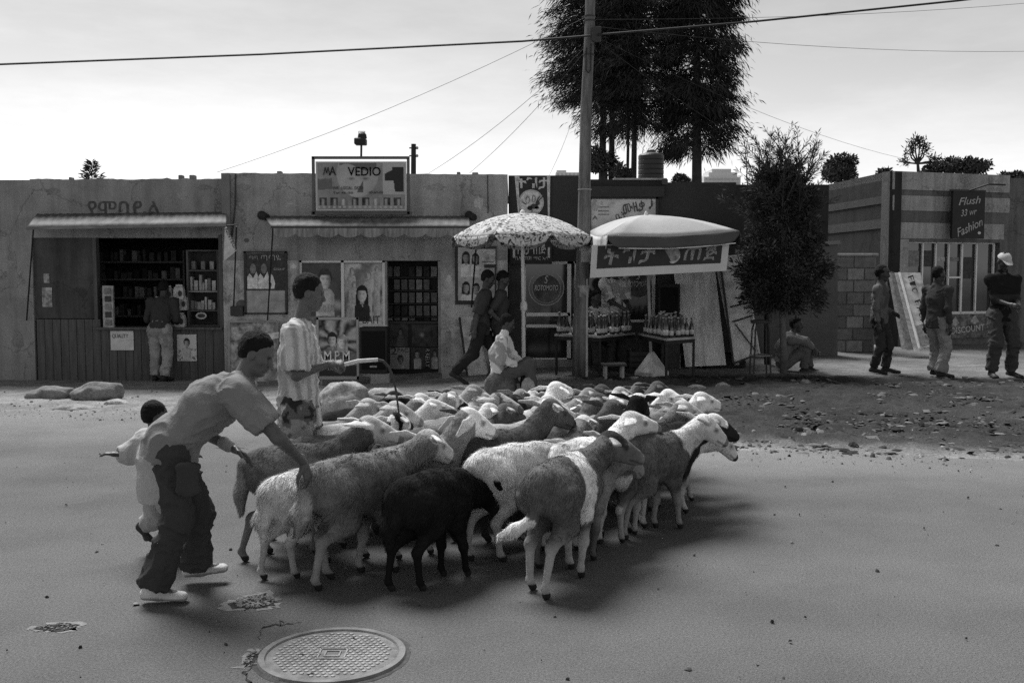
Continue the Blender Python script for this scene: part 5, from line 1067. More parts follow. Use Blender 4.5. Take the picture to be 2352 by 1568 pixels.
O = np.concatenate([np.array(t_)[None] + r.normal(size=(70, 3)) * .09 for t_ in tips]); V, F = blades(O, r.normal(size=O.shape) + np.array([0, 0, .5]), r.uniform(.12, .26, len(O)), np.full(len(O), .05), 3)
link(mesh_np('foliage', V, F, False, np.repeat(r.uniform(.6, 1.4, len(O)), 4)), 'crown', m_lf, ct)['kind'] = 'stuff'
# tiny conifer over the left roof
c0 = PD(212, 420, 45); root = empty('conifer_tree', (c0.x, 45, 0), 0, 'tiny conifer tip showing above the left shop roof', 'tree'); zt_ = PD(212, 374, 45).z; MB().tube([(c0.x, 45, 0), (c0.x, 45, zt_)], [.1, .01], 6).build('trunk', m_bark, root)
n = 500; r = np.random.default_rng(8); z = r.uniform(c0.z - .3, zt_, n); a = r.uniform(0, 6.28, n); w_ = (zt_ - z) * .5 + .05; t_ = r.uniform(.0, 1, n); O = np.stack([c0.x + np.cos(a) * w_ * t_, 45 + np.sin(a) * w_ * t_, z + .1 * t_], 1)
V, F = blades(O, np.stack([np.cos(a), np.sin(a), np.full(n, .25)], 1) + r.normal(size=(n, 3)) * .2, r.uniform(.15, .35, n), np.full(n, .06), 8); link(mesh_np('foliage', V, F, False, np.repeat(r.uniform(.6, 1.4, n), 4)), 'crown', m_lf, root)['kind'] = 'stuff'
# ---- clipped conifer on the pavement
g0 = G(1801, 860); Yt = g0.y; sc = Yt / FPX; tr = empty('clipped_conifer', g0, 0, 'clipped conifer with a feathery top growing on the pavement', 'tree')
c1 = G(1762, 838)
MB().tube([g0 - Vector((0, 0, .05)), PD(1799, 780, Yt), PD(1796, 690, Yt), PD(1800, 520, Yt), PD(1795, 340, Yt)], [.055, .045, .042, .03, .008], 9).build('trunk', mat('grey_bark', .13, .95, .3, 8, .5, 30), tr, smooth=True)
MB().tube([c1 - Vector((0, 0, .05)), PD(1761, 740, c1.y), PD(1763, 650, Yt), PD(1785, 560, Yt)], [.045, .04, .036, .02], 8).build('trunk', m_bark, tr, smooth=True)
r = np.random.default_rng(14)
# lower dense body made of clumps
O = []; D = []; T = []
prof_y = [705, 690, 660, 620, 560, 500, 450, 420, 395]; prof_l = [50, 74, 84, 88, 82, 70, 62, 54, 40]; prof_r = [66, 94, 98, 90, 80, 70, 62, 50, 34]
for k in range(430):
    py = r.uniform(395, 705); a = r.uniform(0, 6.283); l, q = np.interp(py, prof_y[::-1], prof_l[::-1]), np.interp(py, prof_y[::-1], prof_r[::-1]); w_ = (q if math.cos(a) > 0 else l) * sc; rr_ = r.uniform(.5, 1.06) * (1 + .12 * math.sin(py * .075 + 2 * a))
    c_ = np.array([PD(1793, py, Yt).x + math.cos(a) * w_ * rr_, Yt + math.sin(a) * (l + q) / 2 * sc * rr_, PD(1793, py, Yt).z]); n = 85; dd = r.normal(size=(n, 3)); dd /= np.linalg.norm(dd, axis=1, keepdims=True)
    O.append(c_ + dd * r.uniform(.02, .13, (n, 1))); outw = np.array([math.cos(a), math.sin(a), .35]); D.append(dd * .8 + outw * .6 + r.normal(size=(n, 3)) * .3); T.append(np.full(n, r.uniform(.5, 1.6)))
O = np.concatenate(O); D = np.concatenate(D); T = np.concatenate(T); Lh = r.uniform(.035, .085, len(O)); V, F = blades(O, D, Lh, Lh * .3, 15, .1)
link(mesh_np('foliage', V, F, False, np.repeat(T * r.uniform(.7, 1.3, len(O)), 4)), 'crown', m_fol2, tr)['kind'] = 'stuff'
# feathery leaders above
O = []; D = []; bm_ = MB()
for k in range(105):
    a0 = PD(r.uniform(1735, 1850), r.uniform(395, 520), Yt); a0.y += r.uniform(-.45, .45); ang = r.uniform(-1.0, 1.05); ln = r.uniform(.35, .95) * (1.0 - .25 * abs(ang)); d_ = Vector((math.sin(ang), r.uniform(-.3, .3), math.cos(ang))).normalized(); tp = a0 + d_ * ln
    if k < 4: tp = PD((1775, 1760, 1790, 1800)[k], (296, 320, 330, 310)[k], Yt)
    bm_.tube([a0, a0.lerp(tp, .6) + Vector((0, 0, .03)), tp], [.010, .006, .002], 4, cap=False)
    n = 75; t_ = r.uniform(0, 1, n); p = np.array(a0) + (np.array(tp) - np.array(a0)) * t_[:, None]; wv = .10 * (1 - t_ * .8)
    sd_ = r.normal(size=(n, 3)); sd_ /= np.linalg.norm(sd_, axis=1, keepdims=True); O.append(p + sd_ * (wv * r.uniform(0, .4, n))[:, None]); D.append(sd_ * .8 + np.array(d_) * .9)
O = np.concatenate(O); D = np.concatenate(D); Lh = r.uniform(.05, .11, len(O)); V, F = blades(O, D, Lh, Lh * .13, 16)
link(mesh_np('foliage', V, F, False, np.repeat(r.uniform(.6, 1.4, len(O)), 4)), 'feathery_shoots', m_fol2, tr)['kind'] = 'stuff'; bm_.build('twigs', m_bark, tr, fix=False)['kind'] = 'stuff'
# ---- water tank on the roof
Yk = 20; c0 = PD(1495, 412, Yk); rk = 29 / FPX * Yk; wt = empty('water_tank', c0, 0, 'black plastic water tank on the roof behind the tent', 'tank'); zt_ = PD(1495, 356, Yk).z - c0.z
prof = [(rk * .98, -.1)]
for k in range(5): prof += [(rk, zt_ * (k + .1) / 5), (rk, zt_ * (k + .8) / 5), (rk * .965, zt_ * (k + .9) / 5)]
MB().lathe(c0, prof + [(rk * .9, zt_ * 1.02), (rk * .45, zt_ * 1.09)], 28).build('shell', mat('tank_black', .02, .5, .2, 5, 0, 30, .4), wt); MB().lathe(c0 + Vector((0, 0, zt_ * 1.05)), [(rk * .35, 0), (rk * .35, .06), (rk * .2, .08)], 18).build('lid', mat('tank_black'), wt)
MB().bx(c0.x - rk * 1.2, c0.x + rk * 1.3, Yk - .4, Yk + .5, c0.z - 1.4, c0.z - .1).build('support', m_dframe, wt)
# ---- far tower blocks
m_far = mat('far_concrete', .62, .95, .06, .2); m_farw = mat('far_window', .42, .9, .05, 1)
def block(px0, px1, py, steps, label, Y):
    root = empty('tower_block', (X((px0 + px1) / 2, Y), Y, 0), 0, label, 'building')
    for (a, b, t_) in steps: MB().bx(X(a, Y), X(b, Y), Y, Y + 12, 0, Z(t_, Y)).build('wall', m_far, root); Y += .4
    for (a, b, t_) in steps[:1]:
        for j in range(3):
            for i in range(int((b - a) / 9)): MB().bx(X(a + 3 + i * 9, Y - 1.7), X(a + 8 + i * 9, Y - 1.7), Y - 1.7, Y - 1.6, Z(t_ + 9 + j * 9, Y), Z(t_ + 4 + j * 9, Y)).build('window', m_farw, root)
block(1615, 1700, 388, [(1614, 1698, 406), (1625, 1690, 396), (1632, 1676, 388)], 'stepped pale tower block far off right of the conifer trunk', 260)
block(1276, 1345, 392, [(1276, 1330, 396), (1278, 1300, 391)], 'pale far building just left of the utility pole', 240)
# ================================================================== soft bodies: blended tapered volumes turned into one skin
def d_ecap(x, y, z, p0, p1, A0, A1, B0, B1, side):
    p0 = np.asarray(p0, float); p1 = np.asarray(p1, float); ax = p1 - p0; L = np.linalg.norm(ax) + 1e-9; ax = ax / L
    s = np.asarray(side, float); s = s - ax * s.dot(ax)
    if np.linalg.norm(s) < 1e-5: s = np.cross(ax, [1.0, .3, .2])
    s = s / np.linalg.norm(s); u = np.cross(ax, s)
    dx, dy, dz = x - p0[0], y - p0[1], z - p0[2]
    w = dx * ax[0] + dy * ax[1] + dz * ax[2]; t = np.clip(w / L, 0, 1); qa = w - t * L
    qs = dx * s[0] + dy * s[1] + dz * s[2]; qb = dx * u[0] + dy * u[1] + dz * u[2]
    ra = A0 + (A1 - A0) * t; rb = B0 + (B1 - B0) * t; rc = (ra + rb) * .5
    k0 = np.sqrt((qs / ra) ** 2 + (qb / rb) ** 2 + (qa / rc) ** 2) + 1e-9
    k1 = np.sqrt((qs / ra ** 2) ** 2 + (qb / rb ** 2) ** 2 + (qa / rc ** 2) ** 2) + 1e-9
    return k0 * (k0 - 1) / k1
class Soft:
    def __init__(s): s.pr = []
    def cap(s, p0, p1, r0, r1, k=.03, part=0, side=(0, 1, 0), f0=1.0, f1=None):
        """tapered limb; f = other-axis radius over side-axis radius"""
        f1 = f0 if f1 is None else f1; s.pr.append((tuple(p0), tuple(p1), r0, r1, r0 * f0, r1 * f1, tuple(side), k, part, 1)); return s
    def ball(s, c, rad, k=.02, part=0, fwd=(1, 0, 0), up=(0, 0, 1), sub=False):
        """ellipsoid: rad = (forward, side, up)"""
        f = np.asarray(fwd, float); f /= np.linalg.norm(f); u = np.asarray(up, float); u = u - f * u.dot(f); u /= np.linalg.norm(u); sd = np.cross(u, f); c = np.asarray(c, float)
        # as a degenerate capsule along forward: approximate with exact ellipsoid through metric trick
        s.pr.append(('E', c, f, sd, u, rad, None, k, part, -1 if sub else 1)); return s
    def dist(s, q, x, y, z):
        if q[0] == 'E':
            _, c, f, sd, u, rad = q[:6]; dx, dy, dz = x - c[0], y - c[1], z - c[2]
            a = (dx * f[0] + dy * f[1] + dz * f[2]); b = (dx * sd[0] + dy * sd[1] + dz * sd[2]); e = (dx * u[0] + dy * u[1] + dz * u[2])
            k0 = np.sqrt((a / rad[0]) ** 2 + (b / rad[1]) ** 2 + (e / rad[2]) ** 2) + 1e-9; k1 = np.sqrt((a / rad[0] ** 2) ** 2 + (b / rad[1] ** 2) ** 2 + (e / rad[2] ** 2) ** 2) + 1e-9
            return k0 * (k0 - 1) / k1
        return d_ecap(x, y, z, *q[:7])
    def bounds(s, q):
        if q[0] == 'E': c = np.asarray(q[1]); r = max(q[5]); return c - r, c + r
        r = max(q[2:6]); a, b = np.asarray(q[0]), np.asarray(q[1]); return np.minimum(a, b) - r, np.maximum(a, b) + r
    def mesh(s, h, cuts=()):
        """cuts: (point, normal) half-spaces; what lies on the normal side is removed"""
        los, his = zip(*[s.bounds(q) for q in s.pr]); lo = np.min(los, 0) - 3 * h; hi = np.max(his, 0) + 3 * h
        n = np.ceil((hi - lo) / h).astype(int) + 1; ax = [(lo[i] + h * np.arange(n[i])).astype(np.float32) for i in range(3)]
        D = np.full(n, .3, np.float32)
        for q in s.pr:
            a, b = s.bounds(q); k = q[7]; m = k + 2.5 * h; i0 = np.clip(np.floor((a - m - lo) / h).astype(int), 0, n - 1); i1 = np.clip(np.ceil((b + m - lo) / h).astype(int) + 1, 1, n)
            sl = tuple(slice(i0[i], i1[i]) for i in range(3)); x = ax[0][sl[0]][:, None, None]; y = ax[1][sl[1]][None, :, None]; z = ax[2][sl[2]][None, None, :]
            d = s.dist(q, x, y, z); o = D[sl]
            if q[9] > 0:
                hh = np.maximum(k - np.abs(o - d), 0) / k; D[sl] = np.minimum(o, d) - hh * hh * k * .25
            else:
                hh = np.maximum(k - np.abs(o + d), 0) / k; D[sl] = np.maximum(o, -d) + hh * hh * k * .25
        for p, nn in cuts:
            nn = np.asarray(nn, float); nn /= np.linalg.norm(nn); p = np.asarray(p, float)
            d = (ax[0][:, None, None] - p[0]) * nn[0] + (ax[1][None, :, None] - p[1]) * nn[1] + (ax[2][None, None, :] - p[2]) * nn[2]
            D = np.maximum(D, d.astype(np.float32))
        return surface_nets(D, lo, h)
    def parts(s, V):
        best = np.full(len(V), 9.0); pid = np.zeros(len(V), int)
        for q in s.pr:
            if q[9] < 0: continue
            d = s.dist(q, V[:, 0], V[:, 1], V[:, 2]); m = d < best; best[m] = d[m]; pid[m] = q[8]
        return pid
def surface_nets(D, lo, h):
    S = D < 0; c = np.zeros(np.array(D.shape) - 1, np.int8)
    offs = [(i, j, k) for i in (0, 1) for j in (0, 1) for k in (0, 1)]
    for o in offs: c += S[o[0]:S.shape[0] - 1 + o[0], o[1]:S.shape[1] - 1 + o[1], o[2]:S.shape[2] - 1 + o[2]]
    I = np.argwhere((c > 0) & (c < 8)); vals = [D[I[:, 0] + o[0], I[:, 1] + o[1], I[:, 2] + o[2]] for o in offs]
    pos = np.zeros((len(I), 3)); cnt = np.zeros(len(I))
    for a in range(8):
        for b in range(a + 1, 8):
            if sum(abs(offs[a][k] - offs[b][k]) for k in range(3)) != 1: continue
            va, vb = vals[a], vals[b]; cr = (va < 0) != (vb < 0); t = np.where(cr, va / np.where(cr, va - vb, 1), 0)
            pos += np.where(cr[:, None], np.array(offs[a]) + t[:, None] * (np.array(offs[b]) - np.array(offs[a])), 0); cnt += cr
    V = (I + pos / cnt[:, None]) * h + lo
    ID = np.full(c.shape, -1, np.int32); ID[I[:, 0], I[:, 1], I[:, 2]] = np.arange(len(I)); F = []
    for ax in range(3):
        u, v = (ax + 1) % 3, (ax + 2) % 3; sa = [slice(None)] * 3; sb = [slice(None)] * 3; sa[ax] = slice(0, -1); sb[ax] = slice(1, None)
        E = np.argwhere(S[tuple(sa)] != S[tuple(sb)])
        E = E[(E[:, u] > 0) & (E[:, v] > 0) & (E[:, u] < D.shape[u] - 1) & (E[:, v] < D.shape[v] - 1)]
        q = []
        for du, dv in ((1, 1), (0, 1), (0, 0), (1, 0)):
            e = E.copy(); e[:, u] -= du; e[:, v] -= dv; q.append(ID[e[:, 0], e[:, 1], e[:, 2]])
        q = np.stack(q, 1); fl = ~S[E[:, 0], E[:, 1], E[:, 2]]; q[fl] = q[fl][:, ::-1]; F.append(q[(q >= 0).all(1)])
    return V, np.concatenate(F)
def vnormals(V, F):
    a, b, c, d = (V[F[:, k]] for k in range(4)); fn = np.cross(c - a, d - b); N = np.zeros_like(V)
    for k in range(4): np.add.at(N, F[:, k], fn)
    return N / (np.linalg.norm(N, axis=1, keepdims=True) + 1e-12)
def ydir(pitch, yaw): p, y = R(pitch), R(yaw); return np.array([math.cos(p) * math.cos(y), math.cos(p) * math.sin(y), math.sin(p)])

# ================================================================== sheep
m_coat = mat('sheep_skin', 1.0, .95, .10, 14, .5, 60, .05, attr=True, var2=.12, scale2=60); m_wool = mat('sheep_wool', 1.0, .95, .10, 20, 0, 60, .03, attr=True); m_eye = mat('sheep_eye', .01, .15, .1, 5, 0, 5, .5)
def rotp(v, a):   # pitch rotation in the x-z plane
    c, s = math.cos(a), math.sin(a); return np.array([v[0] * c + v[2] * s, v[1], -v[0] * s + v[2] * c])
HSC = 1.13   # head size against the body
def nrm3(v): return v / (np.linalg.norm(v) + 1e-9)
def sheep(x, y, head_deg, s, coat, label, neck=(40, 0), head=(-22, 0), legs=(.5, -.5, -.6, .6), lift=None, fur=2600, h=.0135, seed=1, furlen=.022, ear=(.55, -.12), tail='fat', fat=1.0, body=1.0, pattern=None, curl=.12):
    r = np.random.default_rng(seed); S = Soft(); LAT = (0, 1, 0)
    B, NK, HD, EA, LG, TL = 0, 1, 2, 3, 4, 5; w = fat
    S.cap((-.195, 0, .500), (0, 0, .478), .108 * w, .126 * w, .05, B, LAT, 1.12, 1.18).cap((0, 0, .478), (.155, 0, .495), .126 * w, .100 * w, .06, B, LAT, 1.18, 1.28)
    S.cap((-.245, 0, .525), (-.08, 0, .545), .074, .072, .05, B, LAT, 1.0)
    S.cap((.10, 0, .56), (.19, 0, .545), .052, .062, .05, B, LAT, 1.0)
    nd = ydir(*neck); n0 = np.array([.165, 0, .505]); n1 = n0 + nd * .285
    S.cap(n0, n1, .088, .054, .06, NK, LAT, 1.25, 1.15)
    hd = ydir(head[0], neck[1] + head[1]); sd = np.cross([0, 0, 1.0], hd); sd /= np.linalg.norm(sd); up = np.cross(hd, sd); hc = n1 + hd * .028 + np.array([0, 0, .018])
    HS = Soft(); HS.cap(n1 - nd * .10, n1 + nd * .01, .066, .056, .02, NK, LAT, 1.12, 1.1)
    HS.cap(hc - hd * .015, hc + hd * .055, .055, .046, .03, HD, sd, 1.06, 1.05); HS.cap(hc + hd * .05 - up * .006, hc + hd * .160 - up * .018, .041, .0255, .025, HD, sd, 1.15, 1.1)
    HS.cap(hc + hd * .03 + up * .022, hc + hd * .135 + up * .006, .030, .020, .02, HD, sd, 1.0); HS.cap(hc + hd * .02 - up * .03, hc + hd * .135 - up * .038, .03, .017, .02, HD, sd, 1.0)
    HS.ball(hc - hd * .01 + up * .035, (.05, .046, .034), .02, HD, hd, up)
    for e in (-1, 1):
        b0 = hc - hd * .014 + sd * e * .048 + up * .022; ev_ = sd * e * ear[0] - hd * (.95 - .6 * abs(ear[0])) + up * ear[1]; ev_ = ev_ / np.linalg.norm(ev_); t0 = b0 + ev_ * .155
        mid = b0 * .5 + t0 * .5 + up * .008; ax_ = nrm3(np.cross(ev_, nrm3(hd * .25 + up * (1 - abs(ear[1])) + sd * e * abs(ear[1]))))
        HS.cap(b0, mid, .014, .033, .012, EA, ax_, .75, .27); HS.cap(mid, t0, .033, .010, .008, EA, ax_, .27, .7)
        HS.ball(hc + hd * .052 + sd * e * .044 + up * .020, (.016, .008, .010), .012, HD, hd, up); HS.ball(hc + hd * .172 + sd * e * .013 - up * .012, (.008, .005, .005), .004, HD, hd, up, sub=True)
    HS.cap(hc + hd * .11 + sd * .03 - up * .034, hc + hd * .175 + sd * .006 - up * .034, .0035, .0035, .003, HD, sd); HS.pr[-1] = HS.pr[-1][:9] + (-1,)
    if tail == 'fat':
        S.cap((-.285, 0, .52), (-.325, 0, .38), .05, .062, .04, TL, LAT, .7, .6).cap((-.325, 0, .38), (-.322, r.normal() * .02, .27), .055, .02, .03, TL, LAT, .6, .9)
    elif tail == 'swing':
        S.cap((-.285, 0, .51), (-.300, .02, .37), .032, .030, .03, B, LAT, .8).cap((-.300, .02, .37), (-.335, .09, .325), .030, .030, .02, TL, LAT, .8).cap((-.335, .09, .325), (-.365, .17, .285), .030, .014, .02, TL, LAT, .8)
    else: S.cap((-.285, 0, .51), (-.315, 0, .3), .03, .016, .03, TL, LAT, .8)
    lift = lift or (0, 0, 0, 0)
    for i, (e, ph) in enumerate(zip((1, -1, 1, -1), legs)):
        a = -R(20) * ph; lf = lift[i]; fx = .012
        if i < 2:   # fore legs
            p = [np.array([.135, e * .070, .46])]; segs = [((-.025, 0, -.125), a * .8), ((.022, 0, -.14), a + lf * -.5), ((.0, 0, -.125), a + lf * 1.2), ((.020, 0, -.035), a * .3 + lf * 1.0)]
            rad = [.066, .044, .0225, .0155, .020]
        else:
            p = [np.array([-.165, e * .078, .46])]; segs = [((.075, 0, -.115), a * .7 - lf * .5), ((-.125, 0, -.105), a * .9 + lf * .2), ((.0, 0, -.165), a * 1.0 + lf * .9), ((.026, 0, -.035), a * .3 + lf)]
            rad = [.088, .056, .0235, .0165, .0205]
        for v, an in segs: p.append(p[-1] + rotp(v, an))
        if not lf:
            z0 = p[-1][2]; f = (p[0][2] - .018) / (p[0][2] - z0); p = [np.array([q[0], q[1] + e * -.004 * j, p[0][2] - (p[0][2] - q[2]) * f]) for j, q in enumerate(p)]
        S.ball(p[2], (rad[2] * 1.12,) * 3, .01, LG); S.ball(p[3], (rad[3] * 1.25,) * 3, .008, LG)
        for j in range(4): S.cap(p[j], p[j + 1], rad[j], rad[j + 1], (.05, .03, .014, .01)[j], LG, LAT, 1.35 if j == 0 else 1.12, 1.2 if j == 0 else 1.05)
    V, F = S.mesh(h); pid = S.parts(V); Vh, Fh = HS.mesh(h * .55); pid = np.concatenate([pid, HS.parts(Vh)]); Vh = hc + (Vh - hc) * HSC; F = np.concatenate([F, Fh + len(V)]); V = np.concatenate([V, Vh]); N = vnormals(V, F)
    # coat colours
    body_c = np.full(len(V), coat['body']); nk = coat.get('neck', coat['body']); hdc = coat.get('head', nk); sock = coat.get('sock', coat['body']) * .8
    tn = body_c.copy(); nz = fbm(V * 9, seed, 3)
    xx = V[:, 0] + .03 * nz
    tn = np.where(pid == NK, nk, tn); tn = np.where((pid == B) & (xx > .165), nk, tn)
    tn = np.where(pid == HD, hdc * (1 - .25 * np.clip(fbm(V * 26, seed + 2, 2), 0, 1)), tn); tn = np.where(pid == EA, coat.get('ear', hdc), tn)
    lt = sstep(.30, .18, V[:, 2] + .03 * nz); tn = np.where(pid == LG, tn * (1 - lt) + sock * lt, tn)
    tn = np.where(pid == TL, coat.get('tail', coat['body']), tn)
    al = (V - hc) @ hd / HSC; tn = np.where((pid == HD) & (al > .150), coat.get('muzzle', hdc * .38), tn)
    for e in (-1, 1): de = np.linalg.norm(V - (hc + (hd * .052 + sd * e * .046 + up * .012) * HSC), axis=1); tn = np.where(pid == HD, tn * (1 - .75 * np.exp(-(de / .017) ** 2)), tn)
    ml = np.abs((V - hc) @ up / HSC + .034); tn = np.where((pid == HD) & (al > .095), tn * (1 - .55 * np.exp(-(ml / .006) ** 2)), tn); tn = np.where(pid == EA, tn * (.75 + .25 * np.clip(((V - hc) @ up) / .05 + .5, 0, 1)), tn)
    if 'blaze' in coat: lat = np.abs((V - hc) @ sd); tn = np.where((pid == HD) & (lat < .022) & ((V - hc) @ up > -.01), coat['blaze'], tn)
    if 'crown' in coat: tn = np.where((pid == HD) & ((V - hc) @ up > .012) & (al < .06), coat['crown'], tn)
    if 'belly' in coat: bl = sstep(.42, .34, V[:, 2]); tn = np.where(pid == B, tn * (1 - bl) + coat['belly'] * bl, tn)
    if pattern is not None: tn = pattern(V, pid, tn, nz, hc)
    tn = np.where((pid == LG) & (V[:, 2] < .034) , .03, tn)
    tn = np.where(tn > .5, tn * 1.22, tn); dirty = sstep(.05, .5, fbm(V * 5, seed + 31, 3)) * np.where(pid == B, .35, .2); tone = np.clip(tn * (1 + .16 * nz) * (1 - dirty), .008, .85)
    # slight woolly relief
    wool = np.isin(pid, (B, NK, TL)) | ((pid == LG) & (V[:, 2] > .27)); V2 = V + N * (np.where(wool, 1.0, .0) * (.006 * fbm(V * 22, seed + 3, 2)))[:, None]
    me = mesh_np('sheep', V2, F, True, tone); o = link(me, 'sheep', m_coat); o.location = (x, y, gz(x, y)); o.rotation_euler = (0, 0, R(head_deg)); o.scale = (s,) * 3; tag(o, label, 'sheep', 'flock of sheep on the road')
    # fleece of fine locks
    T = np.concatenate([F[:, [0, 1, 2]], F[:, [0, 2, 3]]]); tri = V2[T]; area = np.linalg.norm(np.cross(tri[:, 1] - tri[:, 0], tri[:, 2] - tri[:, 0]), axis=1)
    wf = np.where(wool, 1.0, np.where((pid == HD) & (al < -.0), .6, np.where((pid == LG) & (V[:, 2] > .2), .35, 0.0)))[T].mean(1); pr_ = area * wf; pr_ /= pr_.sum()
    ti = r.choice(len(T), fur, p=pr_); b = r.random((fur, 2)); m_ = b.sum(1) > 1; b[m_] = 1 - b[m_]; bc = np.stack([1 - b.sum(1), b[:, 0], b[:, 1]], 1)
    O = (V2[T[ti]] * bc[:, :, None]).sum(1); Nn = (N[T[ti]] * bc[:, :, None]).sum(1); Tn = (tone[T[ti]] * bc).sum(1); wl_ = np.clip(wf[ti], .25, 1)
    flow = np.array([-.55, 0, -.85]) + .4 * np.stack([vnoise(O * 11, seed + k) for k in (1, 2, 3)], 1) + curl * np.stack([vnoise(O * 34, seed + k) for k in (4, 5, 6)], 1)
    flow -= Nn * (flow * Nn).sum(1, keepdims=True); flow /= np.linalg.norm(flow, axis=1, keepdims=True) + 1e-6
    d = flow * .9 + Nn * (.17 + .10 * r.random((fur, 1))) + r.normal(size=(fur, 3)) * .16; d /= np.linalg.norm(d, axis=1, keepdims=True)
    Ln = furlen * wl_ * r.uniform(.6, 1.35, fur) * (1 + .4 * vnoise(O * 16, seed + 9)); sv = np.cross(d, Nn); sv /= np.linalg.norm(sv, axis=1, keepdims=True) + 1e-6
    W = (.0017 * r.uniform(.7, 1.5, fur))[:, None]; O = O - Nn * .003; P0, P1 = O - sv * W, O + sv * W; mdp = O + d * Ln[:, None] * .6 + Nn * .002; tip = mdp + (d + flow * .7 + np.array([0, 0, -.3])) * Ln[:, None] * .3
    Vb = np.stack([P0, P1, tip], 1).reshape(-1, 3); Fb = (np.arange(fur)[:, None] * 3 + np.array([[0, 1, 2]]))
    jit = np.clip(r.normal(1.0, .16, fur) * (1 + .22 * vnoise(O * 45, seed + 12)), .5, 1.6)[:, None] * np.array([[.85, .85, 1.12]]); tb_ = (Tn[:, None] * jit).ravel()
    nn = np.repeat(Nn + r.normal(size=(fur, 3)) * .12, 3, 0)
    fl = link(mesh_np('fleece', Vb, Fb, True, np.clip(tb_, .006, .85), nn), 'fleece', m_wool); fl.parent = o; fl['kind'] = 'stuff'
    for e in (-1, 1):
        c_ = hc + (hd * .054 + sd * e * .0455 + up * .016) * HSC; ev = MB(); ev.lathe((0, 0, 0), [(.003, -.008), (.007, -.005), (.009, 0), (.007, .005), (.003, .008)], 8)
        ob = ev.build('eye', m_eye, None, smooth=True); ob.location = c_; ob.parent = o
    return o
W_, LG_, MG, BR, DK, BK = .62, .42, .25, .13, .06, .02
def spots(th=.25, sc=11, v=.02, seed=3, parts=(0, 1, 2, 5)):
    def f(V, pid, tn, nz, hc): return np.where((vnoise(V * sc, seed) > th) & np.isin(pid, parts), v, tn)
    return f
def band(x0, x1, v):
    def f(V, pid, tn, nz, hc): q = V[:, 0] + .04 * nz; return np.where(((pid == 0) | (pid == 4)) & (q > x0) & (q < x1) & (V[:, 2] > .3), v, tn)
    return f
def rump(v, x1=-.2):
    def f(V, pid, tn, nz, hc): q = V[:, 0] + .04 * nz; return np.where((q < x1) & (V[:, 2] < .46), v, tn)
    return f
NEAR = dict(fur=34000, h=.010); MIDR = dict(fur=18000, h=.012); FARR = dict(fur=7000, h=.014)
